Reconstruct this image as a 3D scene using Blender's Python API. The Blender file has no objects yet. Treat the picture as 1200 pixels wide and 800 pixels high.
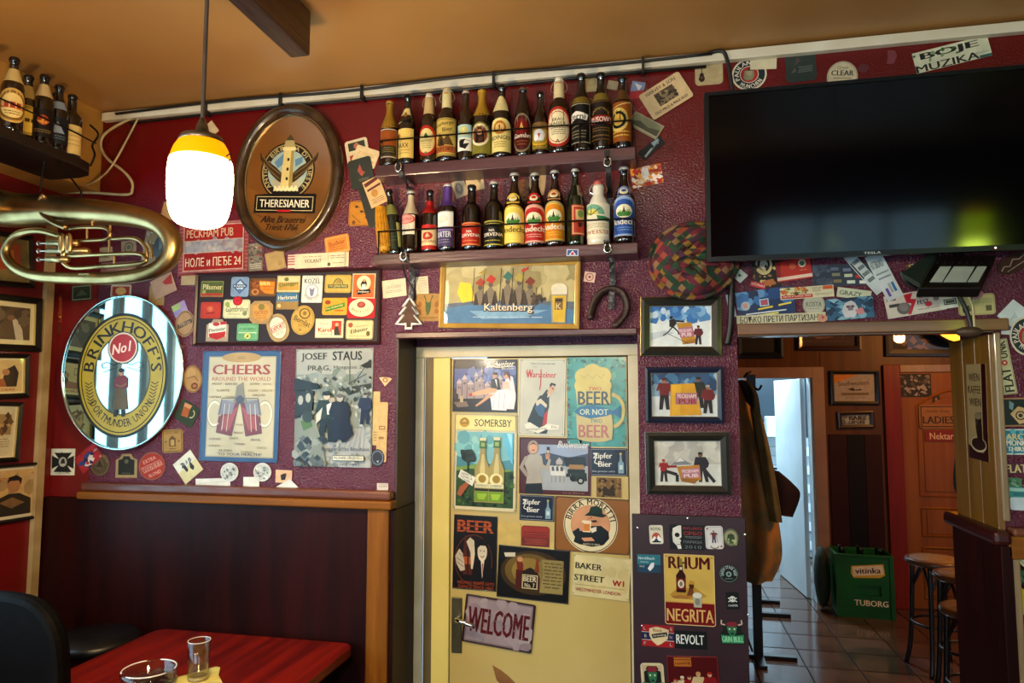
import bpy, math, random
from mathutils import Matrix, Vector
random.seed(7)
S = bpy.context.scene
COL = S.collection
PI = math.pi

# ------------------------------------------------------------------ camera
YAW, PITCH, ROLL, FPX = math.radians(12.137), math.radians(4.673), math.radians(-0.03), 820.0
CAM = Vector((0, -2.5, 1.78))
_f = Vector((-math.sin(YAW)*math.cos(PITCH), math.cos(YAW)*math.cos(PITCH), math.sin(PITCH)))
_r = Vector((math.cos(YAW), math.sin(YAW), 0)); _u = _r.cross(_f)
cd = bpy.data.cameras.new('camera'); co = bpy.data.objects.new('camera', cd); COL.objects.link(co)
cd.lens = FPX/1200*36; cd.sensor_width = 36; cd.sensor_fit = 'HORIZONTAL'; cd.clip_start = 0.05
mx = Matrix.Identity(3); mx.col[0] = _r; mx.col[1] = _u; mx.col[2] = -_f
co.matrix_world = Matrix.Translation(CAM) @ mx.to_4x4()
S.camera = co

# ------------------------------------------------------------------ world, exposure, lights
S.view_settings.view_transform = 'Standard'; S.view_settings.look = 'None'
S.view_settings.gamma = 1; S.view_settings.use_curve_mapping = False
S.view_settings.exposure = 1.58
W = bpy.data.worlds.new('World'); S.world = W; W.use_nodes = True
W.node_tree.nodes['Background'].inputs[0].default_value = (0.55, 0.75, 1, 1)
W.node_tree.nodes['Background'].inputs[1].default_value = 0.6
def area(name, loc, direction, sx, sy, energy, col, spread=180):
    l = bpy.data.lights.new(name, 'AREA'); l.shape = 'RECTANGLE'; l.size = sx; l.size_y = sy
    l.energy = energy; l.color = col; l.spread = math.radians(spread)
    o = bpy.data.objects.new(name, l); COL.objects.link(o); o.location = loc
    o.rotation_euler = Vector(direction).to_track_quat('-Z', 'Y').to_euler(); return o
def point(name, loc, energy, col, r=.05):
    l = bpy.data.lights.new(name, 'POINT'); l.energy = energy; l.color = col; l.shadow_soft_size = r
    o = bpy.data.objects.new(name, l); COL.objects.link(o); o.location = loc; return o
# daylight through the side window, the two front windows behind the photographer
area('daylight_side', (-2.66, -1.74, 1.75), (1, 0, 0), 2.5, 1.38, 22, (.50, .78, 1))
area('daylight_front', (-1.3, -4.72, 1.75), (0, 1, 0), 1.6, 1.5, 16, (.62, .84, 1))
area('daylight_front_right', (1.7, -4.72, 1.75), (0, 1, 0), 1.6, 1.5, 7, (.62, .84, 1))
# light of the washroom beyond the corridor, warm wall lamp in the corridor
area('washroom_light', (1.0, 5.2, 2.6), (0, 0, -1), .6, .6, 44, (.62, .86, 1))
point('corridor_lamp', (2.55, 2.5, 2.45), 26, (1, .44, .10), .06)

# ------------------------------------------------------------------ pixels to places on real planes
def ray(px, py): return _r*((px-600)/FPX) - _u*((py-400)/FPX) + _f
def on(px, py, ax, val):
    d = ray(px, py); t = (val-CAM[ax])/d[ax]; return CAM + d*t
class Plane:
    def __init__(s, ax, val, u, n):
        s.ax, s.val, s.u, s.n = ax, val, Vector(u), Vector(n); s.v = s.n.cross(s.u)
        s.o = Vector((0, 0, 0)); s.o[ax] = val
    def at(s, px, py):
        p = on(px, py, s.ax, s.val) - s.o; return (p.dot(s.u), p.dot(s.v))
    def fit(s, q):
        if len(q) == 5 and not hasattr(q[0], '__len__'):
            cx, cy, w, h, r = q; c, n = math.cos(math.radians(r)), -math.sin(math.radians(r))
            q = [(cx+a*w/2*c-b*h/2*n, cy+a*w/2*n+b*h/2*c) for a, b in ((-1, -1), (1, -1), (1, 1), (-1, 1))]
        elif len(q) == 4 and not hasattr(q[0], '__len__'):
            x0, y0, x1, y1 = q; q = [(x0, y0), (x1, y0), (x1, y1), (x0, y1)]
        A, B, C, D = [Vector(s.at(*p)) for p in q]
        c = (A+B+C+D)/4; w = ((B-A).length+(C-D).length)/2; h = ((D-A).length+(C-B).length)/2
        d = (B-A)+(C-D); return c, w, h, math.atan2(d.y, d.x)
    def matrix(s, c, rot, lift=0):
        m = Matrix.Identity(3); m.col[0] = s.u; m.col[1] = s.v; m.col[2] = s.n
        return Matrix.Translation(s.o+s.u*c[0]+s.v*c[1]+s.n*lift) @ m.to_4x4() @ Matrix.Rotation(rot, 4, 'Z')
MAIN = Plane(1, 0.0, (1, 0, 0), (0, -1, 0))
XL = -2.52
LEFT = Plane(0, XL, (0, 1, 0), (1, 0, 0))
DOOR = Plane(1, 0.1995, (1, 0, 0), (0, -1, 0))
BACK = Plane(1, 4.2, (1, 0, 0), (0, -1, 0))
LADY = Plane(1, 4.19, (1, 0, 0), (0, -1, 0))
PIER = Plane(0, 1.018, (0, -1, 0), (-1, 0, 0))

# ------------------------------------------------------------------ materials
def lin(h):
    return tuple(((c/12.92) if c <= .04045 else ((c+.055)/1.055)**2.4) for c in (int(h[i:i+2], 16)/255 for i in (0, 2, 4)))
MC = {}
def mat(name, c1, c2=None, rough=.5, metal=0, scale=8, stretch=(1, 1, 1), bump=0, bscale=80, coat=0, spec=.5, emit=None, es=0, detail=3, lo=.35, hi=.65):
    if name in MC: return MC[name]
    m = bpy.data.materials.new(name); m.use_nodes = True; nt = m.node_tree; b = nt.nodes['Principled BSDF']
    N = nt.nodes.new; L = nt.links.new
    b.inputs['Roughness'].default_value = rough; b.inputs['Metallic'].default_value = metal
    b.inputs['Coat Weight'].default_value = coat; b.inputs['Coat Roughness'].default_value = .08
    b.inputs['Specular IOR Level'].default_value = spec
    tc = N('ShaderNodeTexCoord'); mp = N('ShaderNodeMapping'); mp.inputs['Scale'].default_value = stretch
    L(tc.outputs['Object'], mp.inputs[0])
    if c1 is None:
        a = N('ShaderNodeAttribute'); a.attribute_name = 'Col'
        n = N('ShaderNodeTexNoise'); n.inputs['Scale'].default_value = scale; n.inputs['Detail'].default_value = 4; L(mp.outputs[0], n.inputs[0])
        mr = N('ShaderNodeMapRange'); mr.inputs[1].default_value = .3; mr.inputs[2].default_value = .7; mr.inputs[3].default_value = c2 or .82; mr.inputs[4].default_value = 1.06; L(n.outputs[0], mr.inputs[0])
        vm = N('ShaderNodeVectorMath'); vm.operation = 'SCALE'; L(a.outputs['Color'], vm.inputs[0]); L(mr.outputs[0], vm.inputs['Scale']); L(vm.outputs[0], b.inputs['Base Color'])
    elif c2:
        n = N('ShaderNodeTexNoise'); n.inputs['Scale'].default_value = scale; n.inputs['Detail'].default_value = detail; L(mp.outputs[0], n.inputs[0])
        r = N('ShaderNodeValToRGB'); r.color_ramp.elements[0].position = lo; r.color_ramp.elements[1].position = hi
        r.color_ramp.elements[0].color = (*lin(c1), 1); r.color_ramp.elements[1].color = (*lin(c2), 1)
        L(n.outputs[0], r.inputs[0]); L(r.outputs[0], b.inputs['Base Color'])
    else: b.inputs['Base Color'].default_value = (*lin(c1), 1)
    if bump:
        n2 = N('ShaderNodeTexNoise'); n2.inputs['Scale'].default_value = bscale; n2.inputs['Detail'].default_value = 3; L(mp.outputs[0], n2.inputs[0])
        bp = N('ShaderNodeBump'); bp.inputs['Strength'].default_value = 1; bp.inputs['Distance'].default_value = bump
        L(n2.outputs[0], bp.inputs['Height']); L(bp.outputs[0], b.inputs['Normal'])
    if emit:
        b.inputs['Emission Color'].default_value = (*lin(emit), 1); b.inputs['Emission Strength'].default_value = es
    MC[name] = m; return m
def wall_paint(name, low, high, z0, z1):   # textured purple stucco below, smooth red paint above, ragged border between
    m = bpy.data.materials.new(name); m.use_nodes = True; nt = m.node_tree; b = nt.nodes['Principled BSDF']; N = nt.nodes.new; L = nt.links.new
    tc = N('ShaderNodeTexCoord'); sp = N('ShaderNodeSeparateXYZ'); L(tc.outputs['Object'], sp.inputs[0])
    n = N('ShaderNodeTexNoise'); n.inputs['Scale'].default_value = 2.2; n.inputs['Detail'].default_value = 4; L(tc.outputs['Object'], n.inputs[0])
    ma = N('ShaderNodeMath'); ma.operation = 'MULTIPLY_ADD'; ma.inputs[1].default_value = .9; L(n.outputs[0], ma.inputs[0]); L(sp.outputs['Z'], ma.inputs[2])
    mr = N('ShaderNodeMapRange'); mr.interpolation_type = 'SMOOTHSTEP'; mr.inputs[1].default_value = z0+.45; mr.inputs[2].default_value = z1+.45; L(ma.outputs[0], mr.inputs[0])
    mx = N('ShaderNodeMix'); mx.data_type = 'RGBA'; L(mr.outputs[0], mx.inputs[0]); mx.inputs[6].default_value = (*lin(low), 1); mx.inputs[7].default_value = (*lin(high), 1)
    L(mx.outputs[2], b.inputs['Base Color']); b.inputs['Roughness'].default_value = .24; b.inputs['Specular IOR Level'].default_value = .6
    n2 = N('ShaderNodeTexNoise'); n2.inputs['Scale'].default_value = 150; n2.inputs['Detail'].default_value = 3; L(tc.outputs['Object'], n2.inputs[0])
    st = N('ShaderNodeMapRange'); st.inputs[1].default_value = 0; st.inputs[2].default_value = 1; st.inputs[3].default_value = 1; st.inputs[4].default_value = .22; L(mr.outputs[0], st.inputs[0])
    bp = N('ShaderNodeBump'); bp.inputs['Distance'].default_value = .0075; L(st.outputs[0], bp.inputs['Strength']); L(n2.outputs[0], bp.inputs['Height']); L(bp.outputs[0], b.inputs['Normal'])
    return m
def wood(name, c1, c2, rough=.4, axis=2, scale=9, coat=.2, bump=.0006):
    st = [9, 9, 9]; st[axis] = .7
    return mat(name, c1, c2, rough, scale=scale/3, stretch=st, bump=bump, bscale=scale, coat=coat, detail=6, spec=.5 if coat else .2)
def glass(name, col='ffffff', rough=.02, tint=.06, strength=1.0):
    if name in MC: return MC[name]
    m = bpy.data.materials.new(name); m.use_nodes = True; nt = m.node_tree; nt.nodes.clear(); N = nt.nodes.new; L = nt.links.new
    o = N('ShaderNodeOutputMaterial'); mi = N('ShaderNodeMixShader'); t = N('ShaderNodeBsdfTransparent'); g = N('ShaderNodeBsdfGlossy'); f = N('ShaderNodeLayerWeight'); f.inputs[0].default_value = .5; pw = N('ShaderNodeMath'); pw.operation = 'POWER'; pw.inputs[1].default_value = 4; L(f.outputs['Facing'], pw.inputs[0]); t.inputs[0].default_value = (*[max(c, 0) for c in lin(col)], 1); g.inputs['Roughness'].default_value = rough
    mm = N('ShaderNodeMath'); mm.operation = 'MULTIPLY_ADD'; mm.inputs[1].default_value = strength; mm.inputs[2].default_value = tint; mm.inputs[1].default_value = .8*strength; L(pw.outputs[0], mm.inputs[0])
    L(mm.outputs[0], mi.inputs[0]); L(t.outputs[0], mi.inputs[1]); L(g.outputs[0], mi.inputs[2]); L(mi.outputs[0], o.inputs[0])
    MC[name] = m; return m

# ------------------------------------------------------------------ objects
def tag(o, label=None, cat=None, group=None, kind=None):
    if label: o['label'] = label
    if cat: o['category'] = cat
    if group: o['group'] = group
    if kind: o['kind'] = kind
    return o
def mw(o):
    m = o.matrix_basis.copy(); p = o.parent
    while p: m = p.matrix_basis @ m; p = p.parent
    return m
def empty(name, loc, label, cat, group=None, rotz=0):
    o = bpy.data.objects.new(name, None); COL.objects.link(o); o.empty_display_size = .05
    o.matrix_basis = loc if isinstance(loc, Matrix) else Matrix.Translation(Vector(loc)) @ Matrix.Rotation(rotz, 4, 'Z')
    return tag(o, label, cat, group)
class MB:
    def __init__(s): s.V = []; s.F = []; s.C = []
    def add(s, V, F, c=None):
        k = len(s.V); s.V += [Vector(v) for v in V]; s.F += [tuple(i+k for i in f) for f in F]; s.C += [c]*len(F); return s
    def box(s, x0, y0, z0, x1, y1, z1, c=None, M=None):
        x0, x1 = sorted((x0, x1)); y0, y1 = sorted((y0, y1)); z0, z1 = sorted((z0, z1))
        V = [Vector((x, y, z)) for z in (z0, z1) for x, y in ((x0, y0), (x1, y0), (x1, y1), (x0, y1))]
        if M: V = [M @ v for v in V]
        return s.add(V, [(3, 2, 1, 0), (4, 5, 6, 7), (0, 1, 5, 4), (1, 2, 6, 5), (2, 3, 7, 6), (3, 0, 4, 7)], c)
    def beam(s, a, b, w, h, up=(0, 0, 1), c=None):
        a, b = Vector(a), Vector(b); d = (b-a).normalized(); r = d.cross(Vector(up)).normalized(); u = r.cross(d)
        V = [p + r*i*w/2 + u*j*h/2 for p in (a, b) for i, j in ((-1, -1), (1, -1), (1, 1), (-1, 1))]
        return s.add(V, [(3, 2, 1, 0), (4, 5, 6, 7), (0, 1, 5, 4), (1, 2, 6, 5), (2, 3, 7, 6), (3, 0, 4, 7)], c)
    def prism(s, P, z0, z1, c=None, M=None):
        n = len(P); V = [Vector((x, y, z0)) for x, y in P]+[Vector((x, y, z1)) for x, y in P]
        if M: V = [M @ v for v in V]
        return s.add(V, [tuple(range(n-1, -1, -1)), tuple(range(n, 2*n))]+[(i, (i+1) % n, n+(i+1) % n, n+i) for i in range(n)], c)
    def tube(s, P, r, n=8, caps=True, c=None, closed=False, flat=1):
        P = [Vector(p) for p in P]; m = len(P); R = r if hasattr(r, '__len__') else [r]*m; V = []; F = []; nrm = None
        for i, p in enumerate(P):
            a = P[i-1] if (i or closed) else P[i]; b = P[(i+1) % m] if (i < m-1 or closed) else P[i]
            t = (b-a).normalized()
            if nrm is None: nrm = t.orthogonal().normalized()
            nrm = (nrm-t*nrm.dot(t)).normalized(); bi = t.cross(nrm)
            for k in range(n):
                w = 2*PI*k/n; V.append(p+(nrm*math.cos(w)+bi*math.sin(w)*flat)*R[i])
        for i in range(m if closed else m-1):
            j = (i+1) % m
            for k in range(n): F.append((i*n+k, i*n+(k+1) % n, j*n+(k+1) % n, j*n+k))
        if caps and not closed: F += [tuple(range(n-1, -1, -1)), tuple(range((m-1)*n, m*n))]
        return s.add(V, F, c)
    def lathe(s, prof, n=24, M=None, c=None, sx=1, sy=1):
        V = []; F = []
        for r, z in prof:
            for k in range(n):
                w = 2*PI*k/n; V.append(Vector((r*math.cos(w)*sx, r*math.sin(w)*sy, z)))
        if M: V = [M @ v for v in V]
        for i in range(len(prof)-1):
            for k in range(n): F.append((i*n+k, i*n+(k+1) % n, (i+1)*n+(k+1) % n, (i+1)*n+k))
        if prof[0][0] > 1e-6: F.append(tuple(range(n-1, -1, -1)))
        if prof[-1][0] > 1e-6: F.append(tuple(range((len(prof)-1)*n, len(prof)*n)))
        return s.add(V, F, c)
    def ball(s, c0, r, n=12, c=None, sc=(1, 1, 1)):
        M = Matrix.Translation(Vector(c0)) @ Matrix.Diagonal((*sc, 1)); k = n//2
        return s.lathe([(max(1e-7, r*math.sin(PI*i/k)), -r*math.cos(PI*i/k)) for i in range(k+1)], n, M, c)
    def mesh(s, name, m, smooth=False):
        me = bpy.data.meshes.new(name); me.from_pydata([tuple(v) for v in s.V], [], s.F); me.materials.append(m)
        if any(s.C):
            a = me.color_attributes.new('Col', 'FLOAT_COLOR', 'CORNER'); buf = []
            for f, c in zip(s.F, s.C): buf += [*[v**1.22*1.06 for v in lin(c or '888888')], 1]*len(f)
            a.data.foreach_set('color', buf)
        if smooth: me.shade_smooth()
        return me
    def build(s, name, m, parent=None, smooth=False, bevel=0, world=True, sub=0, auto=None):
        if parent is not None and world:
            inv = mw(parent).inverted(); s.V = [inv @ v for v in s.V]
        o = bpy.data.objects.new(name, s.mesh(name, m, smooth)); COL.objects.link(o)
        if parent is not None: o.parent = parent
        elif not world: pass
        if bevel: b = o.modifiers.new('bevel', 'BEVEL'); b.width = bevel; b.segments = 2; b.limit_method = 'ANGLE'
        if sub: b = o.modifiers.new('sub', 'SUBSURF'); b.levels = sub; b.render_levels = sub
        if auto is not None:
            me = o.data; me.set_sharp_from_angle(angle=math.radians(auto))
        return o
def root_box(o):  # move a world-coordinate mesh's origin to its base
    me = o.data; co_ = [v.co.copy() for v in me.vertices]
    lo = Vector([min(c[i] for c in co_) for i in range(3)]); hi = Vector([max(c[i] for c in co_) for i in range(3)])
    b = Vector(((lo.x+hi.x)/2, (lo.y+hi.y)/2, lo.z))
    for v in me.vertices: v.co -= b
    o.location = b; return o
def struct(o): o['kind'] = 'structure'; return o
def spline(P, k=6, closed=False):
    P = [Vector(p) for p in P]; n = len(P); out = []
    for i in range(n if closed else n-1):
        g = (lambda j: P[j % n]) if closed else (lambda j: P[max(0, min(n-1, j))])
        a, b, c, d = g(i-1), g(i), g(i+1), g(i+2)
        for j in range(k):
            t = j/k; out.append(.5*((2*b)+(c-a)*t+(2*a-5*b+4*c-d)*t*t+(3*b-a-3*c+d)*t**3))
    if not closed: out.append(P[-1])
    return out

# ------------------------------------------------------------------ flat print: polygons and lettering in real thin ink layers
TC = {}
def glyphs(ch, bold):
    k = (ch, bold)
    if k not in TC:
        cu = bpy.data.curves.new('t', 'FONT'); cu.body = ch; cu.size = 1; cu.resolution_u = 2; cu.offset = bold*.3; cu.dimensions = '2D'; cu.fill_mode = 'BOTH' if False else cu.fill_mode
        o = bpy.data.objects.new('t', cu); me = bpy.data.meshes.new_from_object(o)
        V = [(v.co.x, v.co.y) for v in me.vertices]; F = [tuple(p.vertices) for p in me.polygons]
        bpy.data.objects.remove(o); bpy.data.curves.remove(cu); bpy.data.meshes.remove(me)
        if V: x0, x1 = min(v[0] for v in V), max(v[0] for v in V); y0, y1 = min(v[1] for v in V), max(v[1] for v in V)
        else: x0, x1, y0, y1 = 0, .3, 0, .7
        TC[k] = (V, F, x0, x1, y0, y1)
    return TC[k]
class Art:
    dz = .00005
    def __init__(s, w, h, z=.0001): s.w, s.h, s.z, s.P = w, h, z, []
    def m(s, u, v): return ((u/100-.5)*s.w, (.5-v/100)*s.h)
    def poly(s, pts, c): s.P.append((pts, s.z, c)); s.z += s.dz; return s
    def R(s, u0, v0, u1, v1, c): return s.poly([s.m(u0, v1), s.m(u1, v1), s.m(u1, v0), s.m(u0, v0)], c)
    def Q(s, c, *a):
        p = [s.m(a[i], a[i+1]) for i in range(0, len(a), 2)]
        ar = sum(p[i-1][0]*p[i][1]-p[i][0]*p[i-1][1] for i in range(len(p)))
        return s.poly(p if ar > 0 else p[::-1], c)
    def E(s, cu, cv, ru, rv, c, n=24, rot=0, a0=0, a1=360):   # rv None: round in real units
        rx = ru/100*s.w; ry = rx if rv is None else rv/100*s.h; x, y = s.m(cu, cv); q = math.radians(rot); full = a1-a0 >= 360
        P = []
        for i in range(n if full else n+1):
            t = math.radians(a0+(a1-a0)*i/n); a, b = rx*math.cos(t), ry*math.sin(t)
            P.append((x+a*math.cos(q)-b*math.sin(q), y+a*math.sin(q)+b*math.cos(q)))
        return s.poly(P, c)
    def O(s, cu, cv, ru, rv, c, t=.1, n=28, a0=0, a1=360):     # ring, t = relative thickness
        rx = ru/100*s.w; ry = rx if rv is None else rv/100*s.h; x, y = s.m(cu, cv)
        for i in range(n):
            A, B = math.radians(a0+(a1-a0)*i/n), math.radians(a0+(a1-a0)*(i+1)/n); k = 1-t
            s.P.append(([(x+rx*math.cos(A)*k, y+ry*math.sin(A)*k), (x+rx*math.cos(A), y+ry*math.sin(A)), (x+rx*math.cos(B), y+ry*math.sin(B)), (x+rx*math.cos(B)*k, y+ry*math.sin(B)*k)], s.z, c))
        s.z += s.dz; return s
    def L(s, c, wd, *a):                                      # polyline, wd % of width
        p = [Vector(s.m(a[i], a[i+1])) for i in range(0, len(a), 2)]; k = wd/200*s.w
        for A, B in zip(p, p[1:]):
            d = (B-A); 
            if d.length < 1e-7: continue
            d.normalize(); n = Vector((-d.y, d.x))*k
            s.P.append(([tuple(A-n), tuple(B-n), tuple(B+n), tuple(A+n)], s.z, c))
        s.z += s.dz; return s
    def B(s, u0, v0, u1, v1, c, t=2):                          # frame line, t % of width
        a = t; b = t*s.w/s.h
        s.R(u0, v0, u1, v0+b, c); s.R(u0, v1-b, u1, v1, c); s.R(u0, v0+b, u0+a, v1-b, c); return s.R(u1-a, v0+b, u1, v1-b, c)
    def T(s, t, cu, cv, wu, hv, c, rot=0, shear=0, bold=.0):   # text fitted to a box centred at (cu, cv)
        V, F, x0, x1, y0, y1 = glyphs(t, 0); X, Y = s.m(cu, cv); d = bold*.45; x0 -= d; x1 += d; sx = wu/100*s.w/max(1e-6, x1-x0); sy = hv/100*s.h/max(1e-6, y1-y0); q = math.radians(rot)
        for k, sh in enumerate((-d, 0, d) if d else (0,)):
            W2 = []
            for a, b in V:
                a2, b2 = (a+sh-(x0+x1)/2)*sx, (b-(y0+y1)/2)*sy; a2 += b2*shear
                W2.append((X+a2*math.cos(q)-b2*math.sin(q), Y+a2*math.sin(q)+b2*math.cos(q)))
            for f in F: s.P.append(([W2[i] for i in f], s.z+k*.00001, c))
        s.z += s.dz; return s
    def A(s, t, cu, cv, ru, rv, a0, a1, hv, c, bold=.02, down=False, k=1.0):  # lettering on an arc, from angle a0 to a1 (degrees, ccw from right), hv % of height
        rx = ru/100*s.w; ry = rx if rv is None else rv/100*s.h; X, Y = s.m(cu, cv); H = hv/100*s.h
        ws = [(glyphs(ch, 0)[3] if ch != ' ' else .35)+.06 for ch in t]; tot = sum(ws); acc = 0
        arc = abs(math.radians(a1-a0))*(rx+ry)/2; sw = arc/tot*k*.93
        for ch, w in zip(t, ws):
            th = math.radians(a0+(a1-a0)*(acc+w/2)/tot); acc += w
            if ch == ' ': continue
            V, F, x0, x1, y0, y1 = glyphs(ch, 0); px, py = X+rx*math.cos(th), Y+ry*math.sin(th)
            tx, ty = -rx*math.sin(th), ry*math.cos(th); l = math.hypot(tx, ty); tx, ty = tx/l, ty/l
            if a1 < a0: tx, ty = -tx, -ty
            nx, ny = -ty, tx
            for k2, sh in enumerate((-bold*.6, 0, bold*.6)):
                W2 = [(px+tx*(a+sh-(x0+x1)/2)*sw+nx*(b/.72-.5)*H, py+ty*(a+sh-(x0+x1)/2)*sw+ny*(b/.72-.5)*H) for a, b in V]
                for f in F: s.P.append(([W2[i] for i in f], s.z+k2*.00001, c))
        s.z += s.dz; return s
    def man(s, u, v, h, top, legs, skin='c89878', hair='2a1c14', lean=0, arm=0, wd=None):  # a printed figure, feet at (u,v), height h %
        k = h*s.h/s.w; g = lambda a, b: (u+a*k+lean*b*k, v-b*h)
        def q(c, *a): s.Q(c, *[z for i in range(0, len(a), 2) for z in g(a[i], a[i+1])])
        q(legs, -.13, .5, .13, .5, .16, 0, .05, 0, 0, .38, -.06, 0, -.17, 0); q(top, -.17, .84, .17, .84, .14, .46, -.14, .46)
        q(top, -.17, .84, -.25, .62, -.2-arm*.2, .5+arm*.45, -.13-arm*.2, .52+arm*.45, -.13, .7); q(top, .17, .84, .25, .62, .2+arm*.25, .5+arm*.4, .13+arm*.25, .46+arm*.4, .13, .7)
        x, y = g(0, .92); s.E(x, y, .075*k, .085*h, skin, 12); x, y = g(0, .965); s.E(x, y, .078*k, .045*h, hair, 10); return s
    def noise(s, u0, v0, u1, v1, cols, n, sz, seed=1, kind=0):  # mottled printed detail
        r = random.Random(seed)
        for i in range(n):
            a, b = r.uniform(u0, u1), r.uniform(v0, v1); w, h = sz*r.uniform(.5, 1.3), sz*s.w/s.h*r.uniform(.4, 1.2)
            c = r.choice(cols)
            if kind: s.Q(c, a-w, b, a, b-h, a+w, b+h*.2, a+w*.2, b+h)
            else: s.E(a, b, w, h, c, 7, rot=r.uniform(0, 90))
        return s
    def lines(s, u0, v0, u1, v1, n, c, seed=1, t=.35):          # small print: uneven word dashes
        r = random.Random(seed); dv = (v1-v0)/n
        for i in range(n):
            x = u0+r.uniform(0, (u1-u0)*.12)
            while x < u1-2:
                w = min(r.uniform(3, 11), u1-x); s.P.append(([s.m(x, v0+dv*(i+t)), s.m(x+w, v0+dv*(i+t)), s.m(x+w, v0+dv*i), s.m(x, v0+dv*i)], s.z, c)); x += w+1.5
        s.z += s.dz; return s
    def clipx(s, pts, a, b):
        for X, sg in ((a, 1), (b, -1)):
            out = []
            for i in range(len(pts)):
                p, q = pts[i-1], pts[i]; ip, iq = (p[0]-X)*sg >= 0, (q[0]-X)*sg >= 0
                if ip != iq: t = (X-p[0])/(q[0]-p[0]); out.append((X, p[1]+(q[1]-p[1])*t))
                if iq: out.append(q)
            pts = out
            if len(pts) < 3: return []
        return pts
    def build(s, name, m, parent, bend=None, off=None, taper=None):
        b = MB()
        for pts, z, c in s.P:
            if bend:
                x0, x1 = min(p[0] for p in pts), max(p[0] for p in pts); dx = .006; k0, k1 = math.floor(x0/dx), math.ceil(x1/dx)
                for k in range(k0, max(k1, k0+1)):
                    q = s.clipx(pts, k*dx, (k+1)*dx) if k1-k0 > 1 else pts
                    if len(q) < 3: continue
                    V = []
                    for x, y in q:
                        R = (taper(y+off[1]) if taper else bend)+z+.0004; t = x/bend+off[0]; V.append((R*math.sin(t), -R*math.cos(t), y+off[1]))
                    b.add(V, [tuple(range(len(V)))], c)
            else:
                e = .4995
                if any(abs(x) > s.w*e or abs(y) > s.h*e for x, y in pts):
                    pts = s.clipx(pts, -s.w*e, s.w*e)
                    if len(pts) > 2: pts = [(x, y) for y, x in s.clipx([(y, x) for x, y in pts], -s.h*e, s.h*e)]
                if len(pts) > 2: b.add([(x, y, z) for x, y in pts], [tuple(range(len(pts)))], c)
        return b.build(name, m, parent, world=False)
def outline(w, h, shape, r=.15):
    if shape == 'round': return [(w/2*math.cos(2*PI*i/32), h/2*math.sin(2*PI*i/32)) for i in range(32)]
    if shape == 'rrect':
        q = r*min(w, h); P = []
        for cx, cy, a in ((w/2-q, h/2-q, 0), (-w/2+q, h/2-q, 90), (-w/2+q, -h/2+q, 180), (w/2-q, -h/2+q, 270)):
            P += [(cx+q*math.cos(math.radians(a+d)), cy+q*math.sin(math.radians(a+d))) for d in (0, 22, 45, 68, 90)]
        return P
    if shape == 'oct':
        q = .18; return [((a-.5)*w, (b-.5)*h) for a, b in ((q, 0), (1-q, 0), (1, q), (1, 1-q), (1-q, 1), (q, 1), (0, 1-q), (0, q))]
    if shape == 'arch': return [(-w/2, -h/2), (w/2, -h/2), (w/2, h*.25), (w*.32, h*.32), (w*.2, h/2), (-w*.2, h/2), (-w*.32, h*.32), (-w/2, h*.25)]
    if hasattr(shape, '__len__') and shape != 'rect': return [((a/100-.5)*w, (.5-b/100)*h) for a, b in shape][::-1]
    return [(-w/2, -h/2), (w/2, -h/2), (w/2, h/2), (-w/2, h/2)]
PAPER = mat('printed_paper', None, rough=.65, scale=25)
CARD = mat('printed_card', None, rough=.8, scale=40)
TIN = mat('printed_tin', None, rough=.3, scale=9, coat=.12, spec=.35, bump=.0006, bscale=12)
GLOSS = mat('printed_gloss', None, rough=.4, scale=15, coat=.06, spec=.35)
CLOTH = mat('printed_cloth', None, .75, rough=.9, scale=60, bump=.0008, bscale=300)
LAYER = .0018
def flat(name, label, cat, pl, q, col, art=None, lay=0, shape='rect', m=None, th=.0012, group=None, part='print', r=.15, tilt=0, curl=0):
    c, w, h, rot = pl.fit(q); M = pl.matrix(c, rot, .0004+lay*LAYER)
    m = m or PAPER; b = MB(); P = outline(w, h, shape, r)
    b.prism(P, 0, th, col)
    o = bpy.data.objects.new(name, b.mesh(name, m)); COL.objects.link(o); o.matrix_basis = M; tag(o, label, cat, group)
    if art: a = Art(w, h, th+.0001); art(a); a.build(part, m, o)
    return o
# ================================================================== THE SETTING
CEIL = 3.01
M_wall = wall_paint('purple_and_red_stucco', '56162f', '5e0408', 2.2, 2.7)
M_red = mat('red_paint', '5e0605', '6e0806', rough=.45, scale=3, bump=.0008, bscale=30)
M_ylw = mat('ochre_paint', 'a0722e', 'b08038', rough=.6, scale=3, bump=.001, bscale=25)
M_ceil = mat('tobacco_ceiling', 'a47640', 'b8884c', rough=.4, scale=1.4, bump=.002, bscale=4, spec=.4)
M_dark = mat('dark_lacquer_wood', '1a0504', '2a0806', rough=.42, scale=2.5, stretch=(5, 5, .5), bump=.0005, bscale=20, spec=.14)
M_trim = wood('brown_trim_wood', '6a3a0c', '885214', axis=0, coat=0)
M_trimv = wood('brown_trim_wood_upright', '6a3a0c', '885214', axis=2, coat=0)
M_pine = wood('varnished_pine', '6a4614', '80581e', axis=2, scale=7)
M_white = mat('old_white_paint', 'd8d2c0', 'c9c0a8', rough=.5, scale=6)
M_cream = mat('cream_gloss_paint', 'c8b06c', 'bca45c', rough=.32, scale=2.2, bump=.0006, bscale=9, coat=.2)
M_case = mat('pale_door_casing', 'd6cdb0', 'c2b894', rough=.45, scale=7, bump=.0008, bscale=30)
M_black = mat('black_lacquer', '0b0a0a', '15110f', rough=.35, scale=10)
M_metal = mat('dark_iron', '191615', '2a2522', rough=.42, metal=.8, scale=20)
M_brass = mat('aged_brass', 'b09464', '806840', rough=.34, metal=1, scale=7, bump=.0006, bscale=14)
M_steel = mat('worn_steel', 'b8b0a0', '8f8877', rough=.3, metal=1, scale=14)
M_chrome = mat('bright_metal', 'd8d4cc', rough=.15, metal=1)

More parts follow.
